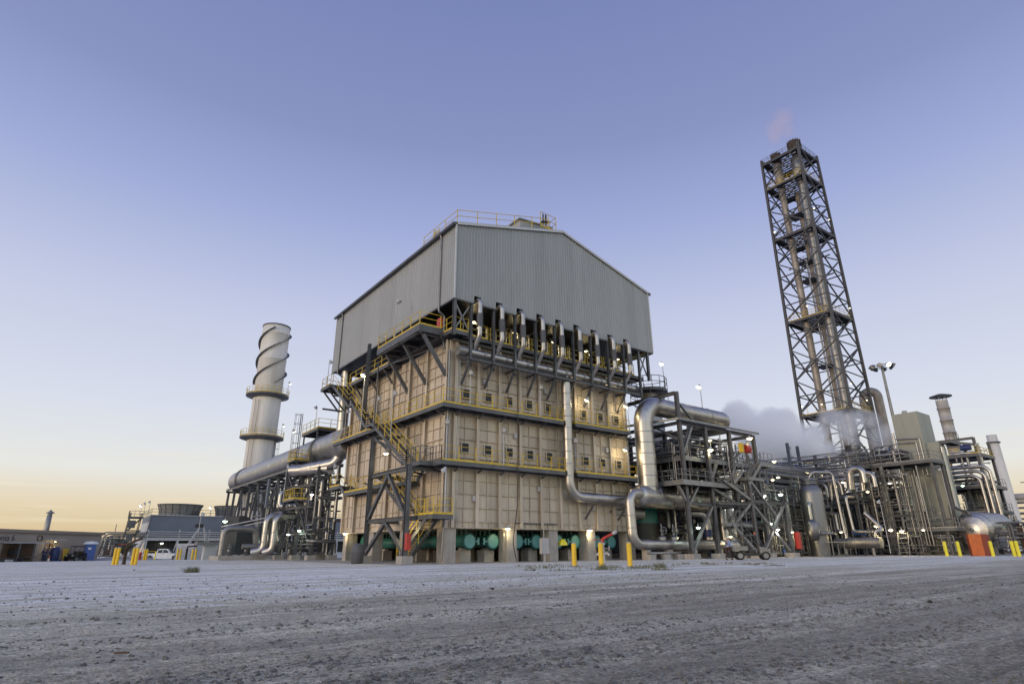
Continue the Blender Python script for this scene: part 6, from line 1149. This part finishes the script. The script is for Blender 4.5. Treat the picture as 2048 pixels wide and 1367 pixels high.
for k in range(14):
    q = on(1330 + 250 * r_.random(), 1126 + r_.uniform(0, 6), 'z', 0); b_ = blades(q[0], q[1], .3, .3, 30, .14, 200 + k, wd=.014); g.add(b_.v, b_.f)
o = mk('grass_patch', g, 'green_grass'); o['kind'] = 'stuff'; o['label'] = 'sparse green grass along the edge of the yard by the yellow bollards'
for x, y, r, n_, h, mt, lb, nm_ in ((383, 1144, .35, 260, .3, 'green_grass', 'small dark weed clump alone on the gravel at the left', 'weed_clump'), (1850, 1362, .22, 60, .055, 'dry_grass', 'dry yellow grass tuft at the lower right edge', 'grass_tuft'), (2022, 1350, .2, 60, .045, 'dry_grass', 'low dry grass tuft in the lower right corner', 'grass_tuft'), (1205, 1138, .3, 120, .35, 'green_grass', 'taller green weed at the foot of the middle yellow bollard', 'weed_clump'), (1322, 1134, .3, 120, .3, 'green_grass', 'green weed right of the last yellow bollard', 'weed_clump')):
    q = on(x, y, 'z', 0); mk(nm_, blades(q[0], q[1], r, r, n_, h, int(x), lean=1.6, wd=.003 if 'dry' in mt else .008), mt, None, lb, 'plant')
q = on(243, 1307, 'z', -.03); m = M(); m.bar((q[0] - .06, q[1] + .03, -.02), (q[0] + .06, q[1] - .02, -.018), .022, .018); mk('wood_scrap', m, 'wood', None, 'short brown scrap of wood on the dark gravel at the lower left', 'debris')
for x, y, s, lb in ((985, 1177, .045, 'dark stone in the middle of the bright gravel'), (1068, 1140, .06, 'dark clod beside the grass left of the bollards'), (700, 1177, .03, 'small dark clod on the bright gravel'), (1860, 1203, .04, 'dark clod on the track at the right'), (268, 1140, .05, 'dark clod before the left bollards')):
    q = on(x, y, 'z', 0); m = M(); rq = random.Random(int(x)); m.ball((q[0], q[1], s * .25), s, 9, .6); m.v = [(a + rq.uniform(-.2, .2) * s, b + rq.uniform(-.2, .2) * s, c_ + rq.uniform(-.1, .1) * s) for a, b, c_ in m.v]; mk('rock', m, 'dark', None, lb, 'rock')
# ================================================================ BOLLARDS, WATER MONITORS
def bollard(p, h, r, lb, mt='yellow_post', group='yellow bollards', tilt=0):
    t = thing('bollard', lb, 'bollard', p, group); mk('post', M().tube([V(*p) - Z * .1, V(*p) + Z * (h - .04)], r, 18, cap=False), mt, t); mk('cap', M().lathe([(r, h - .04), (r * .9, h), (r * .5, h + .03), (.01, h + .04)], p, 18), 'concrete' if mt == 'yellow_post' else mt, t); return t
for x, y, lb in ((1149, 1131, 'tall yellow bollard at the left of the front three'), (1203, 1132, 'tall yellow bollard in front of the red water monitor'), (1260.5, 1132, 'tall yellow bollard at the right of the front three')): q = on(x, y, 'z', -.02); bollard((q[0], q[1], 0), 1.25, .14, lb, group='front yellow bollards')
for x, lb in ((226, 'outer left bollard of the left pair before the dark red monitor'), (232.5, 'inner bollard of the left pair before the dark red monitor'), (263.5, 'inner bollard of the right pair before the dark red monitor'), (270, 'outer right bollard of the pair beside the dark red monitor')): q = on(x, 1128.5, 'z', 0); bollard((q[0], q[1], 0), 1.2, .11, lb, group='left yellow bollards')
for x, lb in ((287, 'left of two distant bollards behind the pickup tail'), (291, 'right of two distant bollards behind the pickup tail'), (353, 'left distant bollard at the pickup nose'), (359, 'right distant bollard at the pickup nose'), (383, 'left of two distant bollards before the corrugated screen'), (389.5, 'right of two distant bollards before the corrugated screen')): q = on(x, 1119, 'z', 0); q = spot(x, 1119, 82); bollard((q[0], q[1], ground_z(q[0], q[1])), 1.2, .11, lb, group='distant yellow bollards')
q = spot(309, 1118, 80); bollard((q[0], q[1], 0), .85, .06, 'thin lemon yellow marker post before the pickup', 'yellow_lemon')
for x, lb in ((1894.5, 'left of two lemon bollards before the sage tower foot'), (1921, 'right of two lemon bollards before the sage tower foot'), (1987, 'lemon bollard right of the orange enclosure'), (2030, 'left of two lemon bollards at the right edge'), (2039, 'right of two lemon bollards at the right edge')): q = spot(x, 1111, 77); bollard((q[0], q[1], 0), 1.4, .15, lb, 'yellow_lemon', group='lemon yellow bollards at the right')
def monitor(p, s, rz, lb, body='red', nozzle='red', el=.45):
    t = thing('water_monitor', lb, 'hydrant', (0, 0, 0)); m = M(); m.lathe([(.16 * s, 0), (.14 * s, .1 * s), (.12 * s, 1.15 * s), (.18 * s, 1.17 * s), (.18 * s, 1.23 * s), (.1 * s, 1.3 * s)], (0, 0, 0), 14); mk('riser', m, body, t)
    for d in (-1, 1): mk('outlet', M().tube([(0, 0, .62 * s), (.32 * s * d, 0, .62 * s), (.42 * s * d, 0, .5 * s)], .08 * s, 10, bend=.08), 'grey_ctrl', t)
    ring = [(.42 * s + .0, .22 * s * math.cos(a), .95 * s + .16 * s * math.sin(a)) for a in np.linspace(0, 6.283, 13)]; mk('handwheel', M().tube(ring, .02 * s, 6, cap=False).bar((.1 * s, 0, .95 * s), (.42 * s, 0, .95 * s), .03 * s), 'grey_ctrl', t)
    mk('swivel', M().tube([(0, 0, 1.25 * s), (0, 0, 1.5 * s), (.18 * s, 0, 1.62 * s)], .1 * s, 12, bend=.1), nozzle, t)
    d = V(math.cos(el), 0, math.sin(el)); a = V(.05 * s, 0, 1.55 * s); mk('barrel', M().tube([a, a + d * .75 * s], .09 * s, 12), nozzle, t); mk('tip', M().lathe([(.09 * s, 0), (.12 * s, .05 * s), (.12 * s, .3 * s), (.09 * s, .32 * s)], a + d * .72 * s, 12, d), 'grey_ctrl' if nozzle == 'red' else nozzle, t)
    mk('lever', M().tube([(-.65 * s, 0, 1.5 * s), (0, 0, 1.5 * s)], .02 * s, 6), 'red', t)
    t.location = tuple(map(float, p)); t.rotation_euler = (0, 0, rz); return t
q = on(1207, 1126, 'z', 0); monitor((q[0], q[1], 0), 1.0, -.65, 'red water monitor with a long barrel behind the middle yellow bollard', 'grey_ctrl')
q = on(247, 1128, 'z', 0); monitor((q[0], q[1], 0), .95, -.3, 'dark rusty water monitor standing between four yellow bollards', 'rusty', 'rusty')
q = spot(371, 1118, 84); monitor((q[0], q[1], ground_z(q[0], q[1])), .95, -.3, 'distant rusty water monitor before the corrugated screen', 'rusty', 'rusty', .1)
q = spot(279, 1118, 82); mk('hydrant_post', M().lathe([(.12, 0), (.12, .6), (.18, .62), (.15, .8), (.03, .86)], (q[0], q[1], 0), 12), 'red', None, 'small red post near the left bollards', 'hydrant')
# ================================================================ VEHICLES
def wheel(t, x, y, r, w_, name='wheel'):
    s = 1 if y > 0 else -1
    ty = mk(name, M().lathe([(r * .62, -w_ / 2), (r * .92, -w_ / 2), (r, -w_ * .35), (r, w_ * .35), (r * .92, w_ / 2), (r * .62, w_ / 2)], (x, y, r), 24, (0, 1, 0), cap=False), 'rubber', t)
    mk('rim', M().lathe([(r * .62, s * w_ / 2), (r * .55, s * w_ * .4), (r * .3, s * w_ * .3), (r * .12, s * w_ * .42), (.005, s * w_ * .42)], (x, y, r), 20, (0, 1, 0)), 'steel_lt', ty)
def profile(pts, y0, y1, inset=0):
    m = M(); n = len(pts); a = [(x, y0 + inset * k, z) for x, z, k in pts]; b = [(x, y1 - inset * k, z) for x, z, k in pts]
    return m.add(a + b, [(i, (i + 1) % n, n + (i + 1) % n, n + i) for i in range(n)] + [tuple(range(n))[::-1], tuple(range(n, 2 * n))])
t = thing('pickup_truck', 'white crew cab pickup parked before the cooling tower', 'pickup', (0, 0, 0))
mk('body', profile([(-2.9, .55, 0), (-2.9, 1.22, 0), (-.95, 1.25, 0), (1.25, 1.25, 0), (2.55, 1.12, 0), (2.85, .95, 0), (2.9, .5, 0), (2.4, .42, 0), (2.3, .85, 0), (1.95, 1.0, 0), (1.5, .85, 0), (1.4, .42, 0), (-1.3, .42, 0), (-1.4, .85, 0), (-1.75, 1.0, 0), (-2.15, .85, 0), (-2.25, .5, 0)], -.98, .98), 'white', t)
mk('cab', profile([(-1.0, 1.25, 0), (-.85, 1.82, 1), (-.6, 1.92, 1.1), (.35, 1.92, 1.1), (.6, 1.85, 1), (1.3, 1.26, 0)], -.95, .95, .14), 'white', t)
for s in (-1, 1):
    for a, b, c_, d in (((-.82, 1.3), (-.72, 1.76), (-.1, 1.78), (-.1, 1.3)), ((0, 1.3), (0, 1.78), (.42, 1.78), (1.05, 1.3))):
        m = M(); pts = [a, b, c_, d]; o_ = lambda z: (.955 - .14 * (z - 1.25) / .6) * s; m.add([(x, o_(z), z) for x, z in pts] + [(x, o_(z) + .012 * s, z) for x, z in pts], [(0, 1, 2, 3), (4, 5, 6, 7), (0, 1, 5, 4), (1, 2, 6, 5), (2, 3, 7, 6), (3, 0, 4, 7)]); mk('side_window', m, 'glass_dark', t)
    mk('headlight', M().cbox((2.8, .7 * s, .92), (.12, .35, .2)), 'lens_off', t); mk('taillight', M().cbox((-2.9, .85 * s, 1.0), (.06, .2, .4)), 'red', t); mk('door_handle', M().cbox((.1, .99 * s, 1.12), (.2, .03, .04)), 'black', t); mk('mirror', M().cbox((.95, 1.08 * s, 1.35), (.15, .22, .2)), 'white', t)
    wheel(t, 1.9, .88 * s, .39, .26); wheel(t, -1.8, .88 * s, .39, .26)
m = M(); m.add([(.62, -.78, 1.84), (.62, .78, 1.84), (1.27, .9, 1.3), (1.27, -.9, 1.3), (.64, -.78, 1.86), (.64, .78, 1.86), (1.29, .9, 1.32), (1.29, -.9, 1.32)], [(0, 1, 2, 3), (7, 6, 5, 4), (0, 4, 5, 1), (2, 6, 7, 3)]); mk('windscreen', m, 'glass_dark', t)
mk('bed_floor', M().box((-2.8, -.85, 1.255), (-1.1, .85, 1.27)), 'black', t); mk('bumper', M().box((-3.05, -.95, .5), (-2.9, .95, .72)), 'steel', t); mk('bumper', M().box((2.88, -.95, .45), (3.0, .95, .7)), 'white', t)
m = M(); 
for s in (-.9, .9): m.bar((-2.7, s, 1.55), (-1.1, s, 1.55), .05); m.bar((-2.7, s, 1.25), (-2.7, s, 1.55), .05); m.bar((-1.1, s, 1.25), (-1.1, s, 1.55), .05)
mk('bed_rail', m, 'yellow', t)
q = spot(327, 1118, 116); t.location = (q[0], q[1], ground_z(q[0], q[1])); t.rotation_euler = (0, 0, -.42)
def utv(lb, bodym, roofm, beacon, bedbox):
    t = thing('utility_cart', lb, 'utility cart', (0, 0, 0))
    mk('chassis', M().box((-1.4, -.6, .32), (1.3, .6, .5)), 'black', t); mk('cargo_bed', M().box((-1.45, -.7, .72), (-.3, .7, .8)).box((-1.45, -.7, .8), (-1.4, .7, 1.05)).box((-.35, -.7, .8), (-.3, .7, 1.05)).box((-1.4, -.7, .8), (-.35, -.65, 1.05)).box((-1.4, .65, .8), (-.35, .7, 1.05)), bodym, t)
    mk('hood', profile([(.6, .5, 0), (.6, 1.0, 0), (1.1, .95, .1), (1.4, .75, .2), (1.42, .5, .2)], -.62, .62, .2), bodym, t)
    mk('seat', M().box((-.25, -.6, .55), (.3, .6, .78)).box((-.3, -.6, .78), (-.14, .6, 1.3)), 'black', t)
    m = M()
    for s in (-.62, .62): m.tube([(-.35, s, .8), (-.3, s, 1.85), (.45, s, 1.88), (.95, s, .95)], .03, 6, bend=.15)
    m.tube([(-.3, -.62, 1.85), (-.3, .62, 1.85)], .03, 6); m.tube([(.45, -.62, 1.88), (.45, .62, 1.88)], .03, 6); mk('roll_cage', m, 'sleeve', t)
    mk('roof', M().box((-.4, -.68, 1.89), (.55, .68, 1.95)), roofm, t); mk('steering_wheel', M().tube([(.42 + .08 * math.sin(a), .3 + .17 * math.cos(a), 1.1 + .15 * math.sin(a)) for a in np.linspace(0, 6.283, 13)], .018, 6, cap=False), 'black', t)
    for s in (-1, 1):
        wheel(t, 1.0, .62 * s, .32, .24); wheel(t, -.95, .62 * s, .32, .24); mk('headlight', M().cbox((1.36, .4 * s, .78), (.1, .2, .12)), 'lens_off', t)
    if bedbox: mk('bed_load', M().box((-1.3, -.5, .81), (-.9, -.1, 1.1)).box((-.8, -.4, .81), (-.45, .3, 1.0)), 'grey_ctrl', t)
    if beacon: mk('beacon', M().lathe([(.08, 0), (.08, .1), (.05, .16), (.01, .18)], (.4, -.4, 1.95), 12), 'orange', t)
    return t
t = utv('dark utility cart with a black roof and orange beacon in front of the stair', 'slat', 'sleeve', True, True); t.location = (23.6, -9.0, 0); t.rotation_euler = (0, 0, -.85); t.scale = (1.0, 1.0, 1.0)
t = utv('dark utility cart parked by the yellow board at the beige building', 'black', 'black', False, False); q = spot(152, 1117, 99); t.location = (q[0], q[1], -.3); t.rotation_euler = (0, 0, .95 + math.pi)
# ================================================================ PEOPLE
def skin(pts, edges, rad_, sub=2):
    me = bpy.data.meshes.new('s'); me.from_pydata([tuple(p) for p in pts], edges, []); o = bpy.data.objects.new('s', me); col.objects.link(o)
    md = o.modifiers.new('k', 'SKIN'); md.use_smooth_shade = True
    for v, r in zip(me.skin_vertices[0].data, rad_): v.radius = (r, r) if not isinstance(r, tuple) else r
    me.skin_vertices[0].data[0].use_root = True
    sb = o.modifiers.new('u', 'SUBSURF'); sb.levels = sub; sb.render_levels = sub
    dg = bpy.context.evaluated_depsgraph_get(); m2 = bpy.data.meshes.new_from_object(o.evaluated_get(dg)); col.objects.unlink(o); bpy.data.objects.remove(o); return m2
def put(name, me, mt, parent): me.materials.clear(); me.materials.append(MAT[mt]); o = bpy.data.objects.new(name, me); col.objects.link(o); o.parent = parent; return o
def person(p, rz, lb, shirt, trousers, hat, arms=((.30, .05, 1.12, .42, .25, .95), (-.28, .02, 1.1, -.3, .12, .86)), lean=.0, stride=.12, vest=None):
    """built facing +y at the origin"""
    t = thing('person', lb, 'person', (0, 0, 0)); ln = lean
    pel = V(0, 0, .95); ch = V(0, ln * .6, 1.32); nk = V(0, ln, 1.5); hd = V(0, ln + .03, 1.62); tp = V(0, ln + .03, 1.74)
    shl = [V(s * .19, ln * .9, 1.44) for s in (1, -1)]; hip = [V(s * .1, 0, .9) for s in (1, -1)]; kn = [V(.11, stride, .49), V(-.11, -stride * .5, .49)]; an = [V(.12, stride * .6, .09), V(-.12, -stride, .09)]; toe = [a + V(0, .17, -.05) for a in an]
    P_ = [pel, ch, nk, hd, tp]; E_ = [(0, 1), (1, 2), (2, 3), (3, 4)]; R_ = [(.15, .115), (.17, .12), .055, .085, .06]
    for i in (0, 1):
        b = len(P_); el = V(*arms[i][:3]); hn = V(*arms[i][3:]); P_ += [shl[i], el, hn]; E_ += [(1, b), (b, b + 1), (b + 1, b + 2)]; R_ += [.065, .045, .034]
        d = unit(hn - el); sd = unit(np.cross(d, Z + V(.01, 0, 0))); pm = hn + d * .07; c_ = len(P_); P_.append(pm); E_.append((b + 2, c_)); R_.append(.036)
        for k, (off, l_) in enumerate(((-.03, .07), (-.01, .08), (.01, .075), (.03, .06))): f0 = len(P_); P_ += [pm + sd * off + d * .03, pm + sd * off + d * (.03 + l_ * .55) - Z * .005, pm + sd * off + d * (.03 + l_) - Z * .025]; E_ += [(c_, f0), (f0, f0 + 1), (f0 + 1, f0 + 2)]; R_ += [.01, .009, .008]
        f0 = len(P_); P_ += [hn + d * .05 + sd * .05 * (1 if i else -1), hn + d * .09 + sd * .065 * (1 if i else -1)]; E_ += [(c_, f0), (f0, f0 + 1)]; R_ += [.012, .009]
    for i in (0, 1): b = len(P_); P_ += [hip[i], kn[i], an[i]]; E_ += [(0, b), (b, b + 1), (b + 1, b + 2)]; R_ += [.085, .06, .045]
    put('body', skin(P_, E_, R_), 'skin', t)
    m = M(); m.ball(hd + V(0, .0, .03), .1, 14, 1.22); m.ball(hd + V(0, .105, .01), .018, 8); 
    for s in (-1, 1): m.ball(hd + V(s * .1, 0, .02), .02, 8, 1.5); 
    head = mk('head', m, 'skin', t); e = M()
    for s in (-1, 1): e.ball(hd + V(s * .035, .09, .045), .011, 8)
    e.bar(hd + V(-.025, .096, -.045), hd + V(.025, .096, -.045), .008); mk('eyes_and_mouth', e, 'black', head)
    S_ = [pel + Z * .02, ch, nk - Z * .03]; ES = [(0, 1), (1, 2)]; RS = [(.165, .13), (.19, .14), .085]
    for i in (0, 1): b = len(S_); el = V(*arms[i][:3]); hn = V(*arms[i][3:]); S_ += [shl[i], el, el + (hn - el) * .85]; ES += [(1, b), (b, b + 1), (b + 1, b + 2)]; RS += [.085, .062, .05]
    put('shirt', skin(S_, ES, RS), shirt, t)
    T_ = [pel + Z * .04]; ET = []; RT = [(.165, .13)]
    for i in (0, 1): b = len(T_); T_ += [hip[i], kn[i], an[i] + Z * .03]; ET += [(0, b), (b, b + 1), (b + 1, b + 2)]; RT += [.105, .08, .068]
    put('trousers', skin(T_, ET, RT), trousers, t)
    for i in (0, 1): put('boot', skin([an[i], an[i] + V(0, .02, -.05), toe[i]], [(0, 1), (1, 2)], [.06, .055, .045], 1), 'black', t)
    if vest: put('safety_vest', skin([pel + Z * .12, ch, nk - Z * .09], [(0, 1), (1, 2)], [(.178, .14), (.198, .152), (.1, .09)]), vest, t)
    mk('hard_hat', M().lathe([(.135, .0), (.14, .015), (.118, .03), (.115, .07), (.085, .12), (.04, .145), (.005, .15)], hd + V(0, .015, .08), 18), hat, t)
    t.location = tuple(map(float, p)); t.rotation_euler = (0, 0, rz); return t
q = on(1459, 1118.5, 'z', 0); person((22.35, -7.75, 0), -1.9, 'person in a light blue shirt and white hard hat walking to the utility cart', 'shirt_blue', 'trouser_dark', 'white', lean=.08, stride=.2, vest='vest')
q = spot(86, 1118, 96); person((q[0], q[1], -.3), 3.4, 'left of two people at the shelter, dark clothes and white hard hat', 'shirt_navy', 'shirt_navy', 'white')
q = spot(94.5, 1118, 97); person((q[0], q[1], -.3), 2.9, 'right of two people at the door, navy top and pale jeans', 'shirt_navy', 'jeans', 'white')
# ================================================================ STEAM
def steam(name, label, D, puffs, dens, scale, edge=.55, gain=5, colr=(.997, .994, .998), squash=.75):
    """puffs: (px, py, radius in px) at ground distance D -> one billowing volume"""
    C_ = []
    for x, y, r in puffs:
        p = spot(x, y, D); C_.append((p, r * float(np.dot(p - CAM, AX[2])) / FPX))
    lo = np.min([p - r * 1.35 for p, r in C_], 0); hi = np.max([p + r * 1.35 for p, r in C_], 0); cen = (lo + hi) / 2
    m = M().box(lo - cen, hi - cen); me = bpy.data.meshes.new(name); me.from_pydata(m.v, [], m.f); o = bpy.data.objects.new(name, me); col.objects.link(o); o.location = tuple(map(float, cen))
    tag(o, label, 'steam')
    ma = bpy.data.materials.new(name); ma.use_nodes = True; t = ma.node_tree; t.nodes.remove(t.nodes['Principled BSDF']); out = t.nodes['Material Output']; N = t.nodes.new; L = t.links.new
    pv = N('ShaderNodeVolumePrincipled'); pv.inputs['Color'].default_value = colr + (1,); pv.inputs['Anisotropy'].default_value = .1
    tcn = N('ShaderNodeTexCoord')
    def mth(op, a, b):
        q = N('ShaderNodeMath'); q.operation = op
        for i, v in enumerate((a, b)):
            if isinstance(v, (int, float)): q.inputs[i].default_value = v
            else: L(v, q.inputs[i])
        return q.outputs[0]
    best = None
    for p, r in C_:
        d = N('ShaderNodeVectorMath'); d.operation = 'DISTANCE'; L(tcn.outputs['Object'], d.inputs[0]); d.inputs[1].default_value = tuple(map(float, p - cen))
        v = mth('SUBTRACT', 1.0, mth('DIVIDE', d.outputs['Value'], float(r)))
        if best is None: best = v
        else:
            q = N('ShaderNodeMath'); q.operation = 'SMOOTH_MAX'; L(best, q.inputs[0]); L(v, q.inputs[1]); q.inputs[2].default_value = .12; best = q.outputs[0]
    mpn = N('ShaderNodeMapping'); L(tcn.outputs['Object'], mpn.inputs[0]); mpn.inputs['Scale'].default_value = (scale,) * 3
    ns = N('ShaderNodeTexNoise'); L(mpn.outputs[0], ns.inputs['Vector']); ns.inputs['Scale'].default_value = 1; ns.inputs['Detail'].default_value = 5; ns.inputs['Roughness'].default_value = .6
    f = mth('ADD', mth('MULTIPLY', mth('SUBTRACT', ns.outputs[0], .5), edge * 2), best)
    q = N('ShaderNodeClamp'); L(mth('MULTIPLY', f, gain), q.inputs[0])
    L(mth('MULTIPLY', q.outputs[0], dens), pv.inputs['Density']); L(pv.outputs[0], out.inputs['Volume'])
    me.materials.append(ma); return o
steam('steam_cloud', 'large billowing grey white steam cloud in front of the lattice tower', 96, [(1480, 838, 42), (1512, 868, 50), (1545, 845, 36), (1568, 838, 28), (1560, 890, 52), (1605, 895, 46), (1640, 905, 36), (1500, 905, 36), (1655, 922, 20), (1625, 880, 34), (1590, 862, 26)], .85, .28, edge=.55, gain=2.6)
steam('steam_plume', 'thinner steam rising from the bright vessel under the lattice tower', 107, [(1706, 880, 20), (1694, 862, 30), (1676, 842, 34), (1655, 835, 26), (1700, 840, 26), (1640, 860, 26), (1670, 900, 24)], .3, .35, edge=.7, gain=2)
steam('steam_plume', 'pale wisp of steam slanting between the tower and the sage building', 116, [(1775, 912, 14), (1768, 892, 20), (1758, 868, 28), (1742, 842, 26), (1725, 830, 20)], .22, .3, edge=.6, gain=2)
steam('vapour_wisp', 'faint pinkish vapour drifting over the lattice tower top', 134, [(1565, 232, 22), (1558, 252, 26), (1550, 268, 22), (1578, 262, 18)], .09, .25, edge=.7, gain=1.5, colr=(1, .78, .8))
bad = {k: v for k, v in LABELS.items() if len(v) > 1}
if bad: print('DUPLICATE LABELS', bad)
print('OBJECTS', len(bpy.data.objects))
